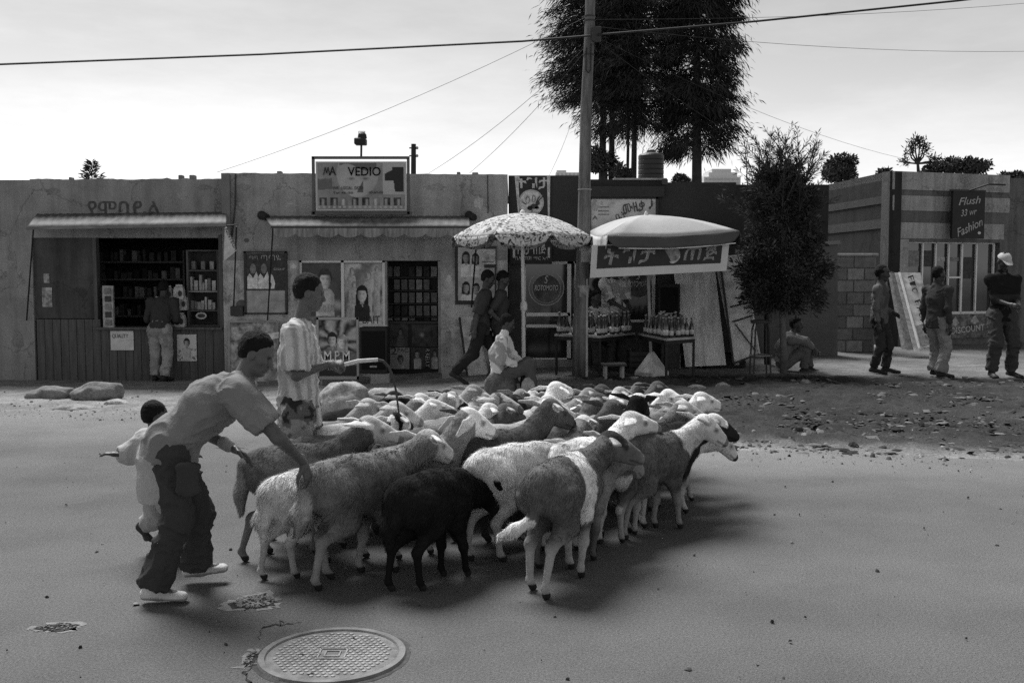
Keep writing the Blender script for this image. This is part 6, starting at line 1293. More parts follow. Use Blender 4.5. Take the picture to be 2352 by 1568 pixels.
FL_ = [
 (.27, 5.06, 60, 1.06, dict(body=BR, neck=BR, head=.16, ear=.4, sock=.5, tail=.6, muzzle=.2, crown=.05), 'brown sheep with a white band round its body and a swinging white tail', dict(neck=(22, -8), head=(-20, -35), legs=(.3, -.5, -.2, -1.0), ear=(.95, -.05), tail='swing', pattern=band(-.04, .11, .62), seed=1, **NEAR)),
 (-.40, 5.02, 38, .93, dict(body=BK, neck=BK, head=.025, sock=.018, blaze=.6, muzzle=.02, tail=BK, ear=.02), 'black sheep with a lowered blazed face at the front of the flock', dict(neck=(-14, 4), head=(-48, 0), legs=(-.2, .5, -.6, .4), seed=2, furlen=.028, fat=1.12, **NEAR)),
 (-.80, 5.12, 27, 1.05, dict(body=.19, neck=.22, head=.42, ear=.62, sock=.34, tail=.40), 'pale grey shaggy sheep with a curly neck beside the black sheep', dict(neck=(26, 0), head=(-24, 4), legs=(-.8, .3, .5, -.7), seed=3, furlen=.028, ear=(.75, -.1), curl=.9, **NEAR)),
 (-1.09, 5.22, 47, .90, dict(body=.6, neck=.55, sock=.5, tail=.6), 'small pale shaggy sheep under the bending herder\'s hand', dict(neck=(4, 0), head=(-30, 0), legs=(.4, -.6, -.7, .5), seed=4, furlen=.034, **NEAR)),
 (-1.20, 5.55, 10, 1.02, dict(body=.12, neck=.10, head=.45, ear=.62, sock=.22, tail=.25, belly=.2), 'tall grey brown sheep with a pale face at the left end of the flock', dict(neck=(40, 0), head=(-16, 0), legs=(.8, -.5, .2, -1.0), seed=5, ear=(.35, -.1), **NEAR)),
 (-1.17, 5.90, 6, 1.0, dict(body=.14, neck=.14, head=.3, sock=.06, tail=.12), 'dark curly sheep at the far left of the flock', dict(neck=(4, 0), legs=(.4, -.5, -.6, .3), seed=6, curl=1.2, **MIDR)),
 (-.56, 5.55, 14, 1.02, dict(body=.19, neck=.22, head=.6, ear=.66, sock=.4), 'grey sheep with a long white face and hanging white ear', dict(neck=(52, 0), head=(-22, 0), ear=(.45, -.95), seed=7, curl=1.0, **MIDR)),
 (-.88, 7.08, 18, .97, dict(body=.62, sock=.5), 'white sheep at the back left looking away', dict(neck=(38, 0), head=(-10, 12), seed=9, ear=(.8, .1), **MIDR)),
 (-.42, 6.72, 10, .98, dict(body=.64, head=.58, sock=.5), 'white sheep with a long smooth back in the middle left', dict(neck=(20, 0), head=(-18, 0), seed=10, **MIDR)),
 (-.93, 6.18, 22, .86, dict(body=.6, sock=.5), 'small white sheep dappled with black spots', dict(neck=(58, 0), head=(-15, 0), pattern=spots(.22, 16), seed=11, **MIDR)),
 (-.08, 5.92, 12, 1.05, dict(body=.07, neck=.085, head=.10, ear=.5, sock=.05, muzzle=.05), 'dark brown sheep with pale ears held out, in the middle of the flock', dict(neck=(44, 0), head=(-22, 0), ear=(.75, -.05), seed=12, **MIDR)),
 (.02, 5.52, 20, 1.03, dict(body=.55, sock=.45, tail=.5, belly=.4), 'cream sheep with a fat tail behind the banded sheep', dict(neck=(6, 0), legs=(.3, -.3, -.6, .5), seed=13, furlen=.026, **NEAR)),
 (.28, 6.02, 30, .95, dict(body=.24, neck=.2, head=.55, sock=.2), 'grey sheep wedged behind the cream one', dict(neck=(30, 0), head=(-30, -15), seed=14, **MIDR)),
 (.42, 5.75, 33, 1.02, dict(body=.66, neck=.66, head=.6, sock=.5), 'bright white sheep with a woolly head held up', dict(neck=(34, 0), head=(-8, -20), seed=15, **NEAR)),
 (.90, 6.08, 16, .98, dict(body=.13, neck=.55, head=.6, ear=.5, sock=.3, tail=.2), 'grey brown sheep with a white head and neck on the right', dict(neck=(22, -6), head=(-40, -10), legs=(-.5, .4, .5, -.7), seed=16, **NEAR)),
 (.66, 5.92, 60, .95, dict(body=.10, neck=.1, head=.1, sock=.4, tail=.45), 'dark sheep with a white rump seen from behind', dict(neck=(12, 0), legs=(.4, -.4, -.3, .5), pattern=rump(.5), seed=17, **MIDR)),
 (1.08, 6.42, 8, 1.02, dict(body=.028, neck=.025, head=.03, crown=.6, ear=.4, sock=.5, muzzle=.03), 'black sheep with a white crown and white socks on the right', dict(neck=(14, 0), head=(-22, -18), legs=(.9, -.5, .3, -.3), seed=18, **MIDR)),
 (1.27, 6.98, 4, .93, dict(body=.55, head=.55, sock=.4, muzzle=.06), 'white sheep with its nose lowered leading on the right', dict(neck=(-6, 0), head=(-42, 0), legs=(.6, -.5, -.4, .4), seed=19, **MIDR)),
 (1.28, 7.38, 8, .97, dict(body=.62, sock=.5), 'white sheep with a shaggy head near the front right', dict(neck=(22, 0), head=(-14, -25), seed=20, **MIDR)),
 (.66, 6.80, 10, .98, dict(body=.05, neck=.02, head=.03, crown=.6, ear=.04, sock=.05, muzzle=.3), 'black sheep with a white cap looking over the flock', dict(neck=(58, 0), head=(-30, 8), ear=(.6, .0), seed=21, **MIDR)),
 (.96, 7.78, 8, .95, dict(body=.6), 'white sheep turning its head away behind the capped black sheep', dict(neck=(46, -10), head=(-12, -40), seed=22, **FARR)),
 (.36, 6.46, 8, .98, dict(body=.11, neck=.1, head=.12), 'dark sheep hidden in the middle right of the flock', dict(neck=(8, 0), head=(-35, 0), seed=23, **FARR)),
 (.36, 7.2, 10, .97, dict(body=.2, neck=.12, head=.12, ear=.3), 'brown sheep with its head up left of the capped black sheep', dict(neck=(48, 0), head=(-14, -15), seed=24, **FARR)),
 (.62, 8.2, 14, .96, dict(body=.62, head=.5), 'white sheep at the back of the flock below the tables', dict(neck=(34, 0), head=(-8, -20), seed=25, **FARR)),
 (.42, 8.42, 20, .95, dict(body=.09), 'dark brown sheep at the back next to the white one', dict(neck=(5, 0), head=(-30, 0), seed=26, **FARR)),
 (.14, 7.55, 60, 1.0, dict(body=.62), 'white sheep stretching its neck highest at the back', dict(neck=(56, 0), head=(-5, -30), ear=(.9, -.2), seed=27, **FARR)),
 (-.42, 7.12, 6, 1.0, dict(body=.30, neck=.3, head=.4, ear=.5), 'pale grey sheep with a dappled face looking out of the flock', dict(neck=(46, -6), head=(-12, -45), pattern=spots(.35, 20, .12, 6, (2,)), ear=(.9, .0), seed=28, **FARR)),
 (-.76, 7.52, 12, .98, dict(body=.35, head=.6), 'sheep with black patches round its eyes at the back left', dict(neck=(42, 0), head=(-26, -10), pattern=spots(.12, 17, .02, 9, (2,)), seed=29, **FARR)),
 (-1.22, 7.95, 14, .95, dict(body=.025, head=.03, ear=.3), 'black sheep at the back left beside the boulder', dict(neck=(30, 0), head=(-20, 10), seed=30, **FARR)),
 (.18, 6.78, 4, .97, dict(body=.27, neck=.22, head=.3), 'grey sheep with a smooth round back in the middle', dict(neck=(0, 0), head=(-40, 0), seed=31, **FARR)),
 (-.04, 7.18, 8, .98, dict(body=.22, neck=.45, head=.62, muzzle=.02, ear=.6), 'sheep with a white face and black nose in the middle', dict(neck=(42, 0), head=(-22, 0), seed=32, **FARR)),
 (-.22, 8.1, 6, .95, dict(body=.28), 'grey brown sheep at the back behind the seated man', dict(neck=(4, 0), head=(-35, 0), seed=33, **FARR)),
 (-.30, 7.75, 10, .95, dict(body=.5, neck=.03, head=.03, ear=.05), 'sheep with a black face and pale fleece at the back', dict(neck=(30, 0), head=(-35, 0), seed=34, **FARR)),
 (.76, 8.62, 6, .96, dict(body=.16, neck=.14, head=.14), 'brown sheep with its head raised at the very back', dict(neck=(34, 0), head=(-6, 0), seed=35, **FARR)),
 (.0, 8.55, 30, .9, dict(body=.55), 'small white sheep at the very back in the middle', dict(neck=(10, 0), head=(-30, 0), seed=36, **FARR)),
 (-.85, 8.25, 5, .93, dict(body=.04), 'dark sheep at the back between the boulder and the flock', dict(neck=(2, 0), head=(-30, 0), seed=38, **FARR)),
 (.22, 7.45, 12, .95, dict(body=.5, neck=.12, head=.1, ear=.6), 'sheep with a dark face and one white ear in the middle', dict(neck=(24, 0), head=(-25, -20), ear=(.8, .1), seed=39, **FARR)),
 (1.12, 8.1, 6, .9, dict(body=.35, head=.2), 'small grey sheep on the far right edge of the flock', dict(neck=(2, 0), head=(-35, 0), seed=40, **FARR)),
 (-.60, 6.15, 12, 1.0, dict(body=.10, neck=.12, head=.12, sock=.08), 'dark sheep tucked behind the long faced grey sheep', dict(neck=(14, 0), head=(-30, 0), seed=41, **FARR)),
 (-1.12, 6.6, 16, .98, dict(body=.5, neck=.45, head=.5, sock=.4), 'cream sheep near the boy with the whip', dict(neck=(16, 0), head=(-25, 0), seed=42, **FARR)),
 (.82, 7.15, 8, 1.0, dict(body=.2, head=.3), 'grey sheep between the two white ones on the right', dict(neck=(16, 0), head=(-25, -10), seed=43, **FARR)),
 (-.10, 6.45, 8, 1.0, dict(body=.38, neck=.4, head=.55, ear=.6), 'pale sheep with white ears in the middle of the flock', dict(neck=(40, 0), head=(-18, -15), ear=(.85, .0), seed=44, **FARR)),
 (.60, 7.65, 12, .98, dict(body=.6, head=.55), 'white sheep with its face turned aside near the back', dict(neck=(28, 0), head=(-20, -30), seed=45, **FARR)),
 (-.62, 8.0, 8, .98, dict(body=.33, head=.3), 'grey sheep at the back left behind the patched one', dict(neck=(22, 0), head=(-25, 0), seed=46, **FARR)),
 (.36, 5.40, 45, .96, dict(body=.22, neck=.2, head=.25, sock=.15), 'grey brown sheep half hidden beyond the banded sheep', dict(neck=(10, 0), head=(-35, 0), seed=48, **MIDR)),
 (-.30, 6.75, 14, 1.0, dict(body=.14, neck=.12, head=.12, ear=.4), 'dark sheep with pale ears left of the smooth grey one', dict(neck=(30, 0), head=(-20, 0), ear=(.8, 0), seed=51, **FARR)),
 (-1.32, 6.95, 10, .97, dict(body=.3, head=.45, sock=.3), 'grey sheep nearest the boy at the back left', dict(neck=(30, 0), head=(-20, 0), seed=52, **FARR)),
 (.50, 7.05, 12, 1.0, dict(body=.6, head=.6), 'white sheep just left of the capped black one', dict(neck=(40, 0), head=(-15, -20), seed=53, **FARR)),
 (.86, 6.75, 10, .98, dict(body=.16, neck=.2, head=.5), 'brown sheep with a white face between the black ones', dict(neck=(30, 0), head=(-20, 0), seed=54, **FARR)),
 (-.50, 7.85, 20, .97, dict(body=.58, head=.5), 'white sheep at the back close to the seated man', dict(neck=(30, 0), head=(-20, -20), seed=55, **FARR)),
 (.98, 8.45, 6, .95, dict(body=.12, head=.1), 'dark sheep at the back right near the verge', dict(neck=(25, 0), head=(-20, 0), seed=56, **FARR)),
 (-.95, 7.55, 10, .97, dict(body=.2, head=.55), 'grey sheep with a white face next to the black one at left', dict(neck=(35, 0), head=(-20, 0), seed=57, **FARR)),
 (.30, 8.05, 15, .97, dict(body=.3, head=.25, ear=.5), 'grey sheep near the one with the stretched neck', dict(neck=(30, 0), head=(-25, 0), seed=58, **FARR)),
]
for q in FL_:
    far = q[1] > 6.6; yy = q[1] if q[1] < 5.95 else 5.95 + (q[1] - 5.95) * .80; xx_ = q[0] if q[0] < .80 else .80 + (q[0] - .80) * .62; kw = dict(q[6]); mid_ = q[1] > 5.95
    if mid_ and kw['seed'] not in (17, 18, 19): rr_ = random.Random(kw['seed']); nk_ = kw['neck']; kw['neck'] = (max(nk_[0], 20 + 28 * rr_.random()), nk_[1] + rr_.uniform(-14, 14)); kw['head'] = (kw['head'][0] * .8, kw['head'][1] + rr_.uniform(-22, 22))
    turn = {1: 0, 2: 9, 3: 14, 4: 3, 5: 8, 6: 16, 7: 16, 13: 16, 15: 10, 16: 26, 17: 0, 18: 16, 19: 10, 48: 0}.get(kw['seed'], 24 if q[2] < 35 else 0)   # the flock walks off to the right and away
    sheep(xx_, yy, q[2] + turn + (random.Random(kw['seed'] + 5).uniform(-12, 14) if mid_ else 0), q[3] * (.93 if far else .97), q[4], q[5], **kw)
# ================================================================== people
m_skin = mat('skin', 1.0, .45, .12, 20, .2, 120, .4, attr=True); m_hair = mat('hair', .014, .8, .4, 60, 1.0, 90, .15)
m_cloth = mat('cloth', 1.0, .92, .07, 9, .5, 26, .05, attr=True, var2=.07, scale2=120); m_shoe = mat('shoe_leather', 1.0, .7, .15, 20, .4, 50, .2, attr=True)
def v3(*a): return np.array(a, float)
def nrm(v): v = np.asarray(v, float); return v / (np.linalg.norm(v) + 1e-9)
def ik(a, b, l1, l2, hint):
    d = b - a; L = min(np.linalg.norm(d), (l1 + l2) * .995); dn = nrm(d); b2 = a + dn * L; x = (l1 * l1 - l2 * l2 + L * L) / (2 * L); hgt = math.sqrt(max(l1 * l1 - x * x, 0)); hh = np.asarray(hint, float); hh = nrm(hh - dn * hh.dot(dn)); return a + dn * x + hh * hgt, b2
def stand(H=1.65, lean=0.0, twist=0.0, hip_drop=0.0, armR=None, armL=None, legR=(0, 0), legL=(0, 0), face=(0, 0), shw=.118, step_y=.055):
    """a pose facing +x; arms are wrist targets (x, y, z) as fractions of H; legs are (forward, lift) of the ankle as fractions of H"""
    u = H; J = dict(H=H); a = R(lean); fw = v3(math.sin(a), 0, math.cos(a)); J['pel'] = v3(0, 0, (.52 - hip_drop) * u); J['neck'] = J['pel'] + fw * .30 * u; J['chest'] = J['pel'] + fw * .20 * u
    ty = R(twist); sx = v3(-math.sin(ty), math.cos(ty), 0); J['sh'] = {}; J['el'] = {}; J['wr'] = {}; J['hip'] = {}; J['kn'] = {}; J['an'] = {}; J['toe'] = {}; J['hd'] = {}
    J['head'] = J['neck'] + nrm(fw * .8 + v3(0, 0, .4)) * .105 * u + v3(.012 * u, 0, 0); J['face'] = ydir(*face)
    for s, arm, leg in ((-1, armR, legR), (1, armL, legL)):
        J['sh'][s] = J['neck'] + sx * s * shw * u - fw * .035 * u; tgt = v3(.02, s * .135, .455) * u if arm is None else v3(*arm) * u
        J['el'][s], J['wr'][s] = ik(J['sh'][s], tgt, .17 * u, .15 * u, v3(-.8, s * .28, -.5)); J['hd'][s] = nrm(J['wr'][s] - J['el'][s])
        J['hip'][s] = J['pel'] + v3(0, s * .055 * u, -.02 * u); an = v3(leg[0] * u, s * step_y * u, (.045 + leg[1]) * u); J['kn'][s], J['an'][s] = ik(J['hip'][s], an, .235 * u, .235 * u, v3(1, s * .15, 0)); J['toe'][s] = J['an'][s] + v3(.10 * u, s * .02 * u, -.028 * u - (.06 * u if leg[1] > .03 else 0))
    return J
def hand_soft(w, fd, pn, ts, u, curl=25, spread=.0):
    S = Soft(); fd = nrm(fd); pn = nrm(pn - fd * np.dot(pn, fd)); sd = np.cross(pn, fd) * ts; k = u / 1.7
    S.cap(w - fd * .03 * k, w + fd * .02 * k, .027 * k, .030 * k, .012, 0, sd, .78, .7); S.cap(w + fd * .015 * k, w + fd * .08 * k, .033 * k, .040 * k, .014, 0, sd, .5, .4)
    for i, (o, L) in enumerate(((.031, .070), (.011, .080), (-.010, .075), (-.030, .058))):
        p = w + fd * (.083 - .006 * abs(i - 1.2)) * k + sd * o * k; a = R(curl * (.8 + .15 * i)) * .6; d = nrm(fd + sd * o * spread * 12); rr = .0092 * k
        for j, f in enumerate((.45, .32, .25)):
            d2 = nrm(d * math.cos(a) + pn * math.sin(a)); q = p + d2 * L * f * k; S.cap(p, q, rr, rr * .9, .005, 0, sd); p = q; rr *= .9; a += R(curl) * .9
    p = w + fd * .025 * k + sd * .03 * k; q = p + nrm(fd * .6 + sd * .75 + pn * .35) * .042 * k; S.cap(p, q, .014 * k, .0115 * k, .012, 0, pn); S.cap(q, q + nrm(fd * .85 + sd * .3 + pn * .4) * .034 * k, .0112 * k, .0085 * k, .006, 0, pn)
    return S
def wrinkles(V, N, amp, seed, dirn=None, sc=7.0):
    Q = V * sc; a = fbm(Q * v3(1, 1, .55), seed, 2); rg = -.6 + 2 * (1 - np.abs(vnoise(Q * v3(1.5, 1.5, 2.6) + v3(0, 0, 1) * (2.2 * a)[:, None], seed + 7))) ** 3; rg2 = -.6 + 2 * (1 - np.abs(vnoise(Q * v3(2.8, 2.8, 1.6), seed + 11))) ** 3
    return V + N * (amp * (.7 * a + .75 * rg + .4 * rg2))[:, None]
def add_cloth(name, S, h, root, tone, amp, seed, cuts=(), m=None, fn=None, sc=7.0):
    V, F = S.mesh(h, cuts); N = vnormals(V, F); V2 = wrinkles(V, N, amp, seed, sc=sc) if amp else V
    t = np.full(len(V), float(tone)) if fn is None else fn(V, S)
    t = t * (1 + .06 * fbm(V * 8, seed + 2, 2)); o = link(mesh_np(name, V2, F, True, np.clip(t, .006, .85)), name, m or m_cloth); o.parent = root; return o
def person(loc, rz, J, label, group=None, skin=.07, hair=dict(r=.009), shirt=None, trousers=None, shoes=.04, hres=.012, hand=.007, seed=1, palm=None, curl=(25, 25), cap=None, hs=1.0):
    H = J['H']; u = H / 1.7; S = Soft(); Y = (0, 1, 0); up0 = nrm(J['neck'] - J['pel']); shv = nrm(J['sh'][1] - J['sh'][-1]); hc = J['head']; f = nrm(J['face']); upd = nrm(v3(0, 0, 1) * .75 + up0 * .5); sd = nrm(np.cross(upd, f)); hu = np.cross(f, sd)
    # trunk and limbs
    S.cap(J['pel'], J['chest'], .125 * u, .135 * u, .06, 0, shv, .72).cap(J['chest'], J['neck'] - up0 * .03 * u, .13 * u, .08 * u, .06, 0, shv, .7).cap(J['sh'][-1], J['sh'][1], .055 * u, .055 * u, .05, 0, up0)
    S.cap(J['neck'] - up0 * .02 * u, hc - hu * .05 * u - f * .012 * u, .056 * u, .050 * u, .025, 0, sd)
    for s in (-1, 1):
        S.cap(J['sh'][s], J['el'][s], .048 * u, .037 * u, .03, 0).cap(J['el'][s], J['wr'][s], .038 * u, .025 * u, .02, 0)
        S.cap(J['hip'][s], J['kn'][s], .078 * u, .052 * u, .04, 0).cap(J['kn'][s], J['an'][s], .052 * u, .032 * u, .03, 0)
        S.cap(J['an'][s] - v3(0, 0, .01) * u, J['toe'][s], .034 * u, .03 * u, .02, 0)
    # head
    q = (1.0 * u if H > 1.3 else u * 1.15) * hs
    def hp(a, b, c): return hc + f * a * q + sd * b * q + hu * c * q
    HB = S; S = Soft(); S.cap(J['neck'] + up0 * .0 * u, hc - hu * .05 * q - f * .012 * q, .052 * u, .048 * u, .025, 0, sd)
    S.ball(hp(-.012, 0, .032), (.094 * q, .073 * q, .085 * q), .02, 1, f, hu); S.ball(hp(.028, 0, -.028), (.062 * q, .057 * q, .082 * q), .03, 1, f, hu); S.ball(hp(.048, 0, -.088), (.034 * q, .034 * q, .026 * q), .03, 1, f, hu)
    S.cap(hp(.086, 0, .008), hp(.106, 0, -.028), .008 * q, .012 * q, .009, 1, sd, 1.0).ball(hp(.101, 0, -.035), (.013 * q, .019 * q, .010 * q), .008, 1, f, hu).ball(hp(.086, 0, -.057), (.015 * q, .024 * q, .0085 * q), .004, 2, f, hu).ball(hp(.084, 0, -.071), (.015 * q, .022 * q, .008 * q), .004, 2, f, hu).ball(hp(.080, 0, .024), (.014 * q, .048 * q, .010 * q), .010, 1, f, hu).ball(hp(.068, 0, -.098), (.020 * q, .024 * q, .018 * q), .015, 1, f, hu)
    for s in (-1, 1):
        S.ball(hp(-.008, s * .075, -.012), (.024 * q, .009 * q, .032 * q), .008, 1, f, hu); S.ball(hp(.086, s * .031, .002), (.012 * q, .014 * q, .010 * q), .008, 3, f, hu, sub=True)
    for s in (-1, 1): S.ball(hp(.055, s * .042, -.022), (.026 * q, .020 * q, .020 * q), .02, 1, f, hu)
    Vb_, Fb_ = HB.mesh(hres); V, F = S.mesh(hres * .58); pid = np.concatenate([np.zeros(len(Vb_), int), S.parts(V)]); F = np.concatenate([Fb_, F + len(Vb_)]); V = np.concatenate([Vb_, V])
    tone = np.full(len(V), skin); tone[pid == 2] = skin * .8
    for s in (-1, 1):
        d = np.linalg.norm((V - hp(.086, s * .031, .002)) * 1.0, axis=1); tone = np.where(d < .015 * q, skin * .45, tone)
    Vs, Fs, Ts = [V], [F], [tone]; n = len(V)
    for i, s in enumerate((-1, 1)):
        pn = (palm[i] if palm else v3(0, -s, -.25)); hs = hand_soft(J['wr'][s], J['hd'][s], np.asarray(pn, float), -s if (palm is None) else (palm[2 + i] if len(palm) > 2 else -s), H, curl[i]); Vh, Fh = hs.mesh(hand)
        Vs.append(Vh); Fs.append(Fh + n); n += len(Vh); Ts.append(np.full(len(Vh), skin * .95))
    me = mesh_np('person', np.concatenate(Vs), np.concatenate(Fs), True, np.concatenate(Ts)); root = link(me, 'person', m_skin); root.location = loc; root.rotation_euler = (0, 0, rz); tag(root, label, 'person', group)
    if hair:
        S = Soft(); r_ = hair['r'] * q; S.ball(hp(-.024, 0, .042), (.092 * q + r_ * .7, .073 * q + r_ * .75, .083 * q + r_), .02, 0, f, hu); S.ball(hp(-.052, 0, -.005), (.050 * q + r_ * .6, .064 * q + r_ * .5, .062 * q), .03, 0, f, hu)
        V, F = S.mesh(hres * .75, [(hp(-.02, 0, -.050), -hu * .95 + f * .5), (hp(.030, 0, -.002), f * .8 - hu * .6)]); N = vnormals(V, F); e1 = (V - hp(-.02, 0, -.050)) @ nrm(-hu * .95 + f * .5); e2 = (V - hp(.030, 0, -.002)) @ nrm(f * .8 - hu * .6); ed = np.clip(1 + np.maximum(e1, e2) / (.022 * u) + .5 * fbm(V * 40, seed + 4, 2), 0, 1)
        V = V + N * (.0045 * u * fbm(V * 70, seed, 2) + .004 * u * fbm(V * 28, seed, 1) - ed * (.010 * u + r_ * .6))[:, None]
        link(mesh_np('hair', V, F, True), 'hair', m_hair).parent = root
    if cap is not None:
        S = Soft(); S.ball(hp(-.010, 0, .045), (.104 * q, .086 * q, .082 * q), .02, 0, f, hu); V, F = S.mesh(hres * .8, [(hp(0, 0, .038), -hu)]); S2 = Soft(); S2.cap(hp(.07, 0, .045), hp(.145, 0, .030), .070 * q, .055 * q, .02, 0, sd, .12); Vb, Fb = S2.mesh(hres * .7)
        link(mesh_np('cap', np.concatenate([V, Vb]), np.concatenate([F, Fb + len(V)]), True, np.full(len(V) + len(Vb), cap)), 'cap', m_cloth).parent = root
    if shirt:
        L = shirt.get('loose', 1.0); S = Soft(); pel, ch, nk = J['pel'], J['chest'], J['neck']; hem = shirt.get('hem', .06) * u; dn = -up0 if 'hemdir' not in shirt else nrm(shirt['hemdir']); he = pel + dn * hem
        S.cap(ch, nk - up0 * .035 * u, .150 * u * L, .095 * u, .06, 0, shv, .74, .8).cap(pel, ch, .142 * u * L, .150 * u * L, .05, 0, shv, .80, .76).cap(he + dn * .08 * u, pel, .150 * u * L * shirt.get('flare', 1.0), .142 * u * L, .04, 0, shv, .82).cap(J['sh'][-1], J['sh'][1], .066 * u, .066 * u, .05, 0, up0)
        ends = []
        for s in (-1, 1):
            sh, el, wr = J['sh'][s], J['el'][s], J['wr'][s]; t = shirt.get('sleeve', .8); rs = shirt.get('rs', .066) * u
            if t <= 1: e_ = sh + (el - sh) * t; S.cap(sh, e_, rs, rs * 1.05, .04, 1, Y); d_ = nrm(el - sh)
            else:
                e_ = el + (wr - el) * (t - 1); S.cap(sh, el, rs, rs * .88, .04, 1, Y).cap(el, e_, rs * .86, rs * .68, .03, 1, Y); d_ = nrm(wr - el)
            ends.append((e_, d_, rs * (1.0 if t <= 1 else .7)))
        for e_, d_, r_ in ends: S.ball(e_ + d_ * r_ * .95, (r_ * 1.05, r_ * 1.15, r_ * 1.15), .006, 9, d_, (0, .3, 1) if abs(d_[2]) < .9 else (1, 0, 0), sub=True)
        S.ball(nk + up0 * .045 * u + f * .01, (.075 * u, .062 * u, .05 * u), .008, 9, nrm(v3(f[0], f[1], 0)), up0, sub=True)
        if shirt.get('collar'): S.cap(nk + up0 * .015 * u - f * .01, nk + up0 * .05 * u, .068 * u, .066 * u, .015, 2, shv, .9)
        add_cloth(shirt.get('name', 'shirt'), S, hres, root, shirt['tone'], shirt.get('amp', .0075) * 1.0 * u, seed + 20, [(he, dn)], fn=shirt.get('fn'), sc=6.5)
    if trousers:
        L = trousers.get('loose', 1.0); S = Soft(); pel = J['pel']; wf_ = trousers.get('waist', 1.0); S.cap(pel + up0 * .04 * u * wf_, pel - v3(0, 0, .03) * u, .128 * u * (.5 + .5 * L) * wf_, .135 * u * (.5 + .5 * L) * wf_, .05, 0, (0, 1, 0), .85); te = trousers.get('end', .93); ends = []
        for s in (-1, 1):
            hp_, kn, an = J['hip'][s], J['kn'][s], J['an'][s]
            if te < .5: e_ = hp_ + (kn - hp_) * te * 2; S.cap(hp_, e_, .094 * u * L, .088 * u * L, .04, 0); d_ = nrm(kn - hp_); r_ = .088 * u * L
            else:
                e_ = kn + (an - kn) * (te - .5) * 2.05; S.cap(hp_, kn, .092 * u * L, .071 * u * L, .04, 0).cap(kn, e_, .071 * u * L, .064 * u * L, .03, 0); d_ = nrm(an - kn); r_ = .062 * u * L
                if trousers.get('bunch'): S.cap(e_ - d_ * .07 * u, e_ - d_ * .01 * u, .072 * u * L, .078 * u * L, .03, 0)
            S.ball(e_ + d_ * r_ * .85, (r_ * .75, r_ * 1.2, r_ * 1.2), .006, 9, d_, (1, 0, 0), sub=True)
        add_cloth(trousers.get('name', 'trousers'), S, hres, root, trousers['tone'], trousers.get('amp', .010) * 1.15 * u, seed + 40, fn=trousers.get('fn'), sc=trousers.get('sc', 7.0))
    if shoes is not None:
        for s in (-1, 1):
            an, toe = J['an'][s], J['toe'][s]; S = Soft(); fd = nrm(toe - an); flat = nrm(v3(fd[0], fd[1], 0)); sdv = np.cross([0, 0, 1.0], flat); dz = toe[2] - .018 * u
            heel = an - flat * .035 * u + v3(0, 0, -.022 * u); S.cap(heel, toe + flat * .035 * u, .037 * u, .041 * u, .02, 0, sdv, .75, .55).cap(an + v3(0, 0, .012 * u), an + flat * .03 * u - v3(0, 0, .015 * u), .040 * u, .040 * u, .025, 0, sdv, 1.0); S.cap(heel - v3(0, 0, .018 * u), toe + flat * .04 * u - v3(0, 0, .012 * u), .038 * u, .042 * u, .008, 1, sdv, .32, .3)
            V, F = S.mesh(min(hres, .010) * .9, ()); pid = S.parts(V); t = np.where(pid == 1, shoes * (.45 if shoes > .2 else .7), shoes); link(mesh_np('shoe', V, F, True, t * (1 + .15 * fbm(V * 20, seed, 2))), 'shoe', m_shoe).parent = root
    return root
def stripes(base, lo, period, shv=(0, 1, 0)):
    def f(V, S): a = np.arctan2(V[:, 1], V[:, 0]); return np.where(np.sin(a * period + .6 * vnoise(V * 5, 3)) > .1, base, lo) * (1 + .10 * np.sin(V[:, 2] * 0))
    return f
def camo(a, b, c):
    def f(V, S): n_ = fbm(V * 15, 5, 3); return np.where(n_ > .12, a, np.where(n_ > -.18, b, c))
    return f
def mixc(a, b, sc=10, th=.05):
    def f(V, S): return np.where(fbm(V * sc, 8, 3) > th, a, b)
    return f
# ---- herder bending over the flock
def pj(px, py, Y0, px0, y=0.0): s = FPX / (Y0 + y); return v3((px - CX) / s - (px0 - CX) * Y0 / FPX, y, CAM_H - (py - HOR) / s)
Y0 = P(400, 1374).y; J = dict(H=1.55)
def q(px, py, y=0.0): return pj(px, py, Y0, 400, y)
J.update(pel=q(402, 1020), chest=q(500, 925), neck=q(574, 872), head=q(604, 812), face=nrm(v3(.90, -.06, -.42)),
  sh={-1: q(556, 905, -.13), 1: q(560, 915, .20)}, el={-1: q(650, 1006, -.14), 1: q(455, 985, .30)}, wr={-1: q(706, 1066, .10), 1: q(540, 1030, .26)}, hd={-1: nrm(v3(.30, .10, -.9)), 1: nrm(v3(.85, .1, -.55))},
  hip={-1: q(402, 1040, -.085), 1: q(404, 1040, .085)}, kn={-1: q(412, 1195, -.09), 1: q(462, 1180, .14)}, an={-1: q(350, 1346, -.07), 1: q(448, 1296, .24)}, toe={-1: q(402, 1366, -.06), 1: q(498, 1300, .26)})
for k_, z_ in (('an', .068), ('toe', .032)): J[k_][-1][2] = z_
J['an'][1][2] = .085; J['toe'][1][2] = .075
herder = person(P(400, 1374), 0, J, 'herder in grey T-shirt and dark cargo trousers bending over the sheep', skin=.10, hair=dict(r=.010), shirt=dict(tone=.21, sleeve=.66, hem=.085, loose=1.13, flare=1.16, rs=.082, amp=.009, name='t_shirt', hemdir=v3(-.24, 0, -.97)), trousers=dict(tone=.055, loose=1.02, waist=.82, bunch=True, amp=.010, end=.93, sc=9.0), shoes=.55, hres=.0085, hand=.0042, seed=3, hs=.90, palm=(v3(-.6, .3, -.5), v3(.1, -.3, -.9), 1, 1), curl=(30, 18))
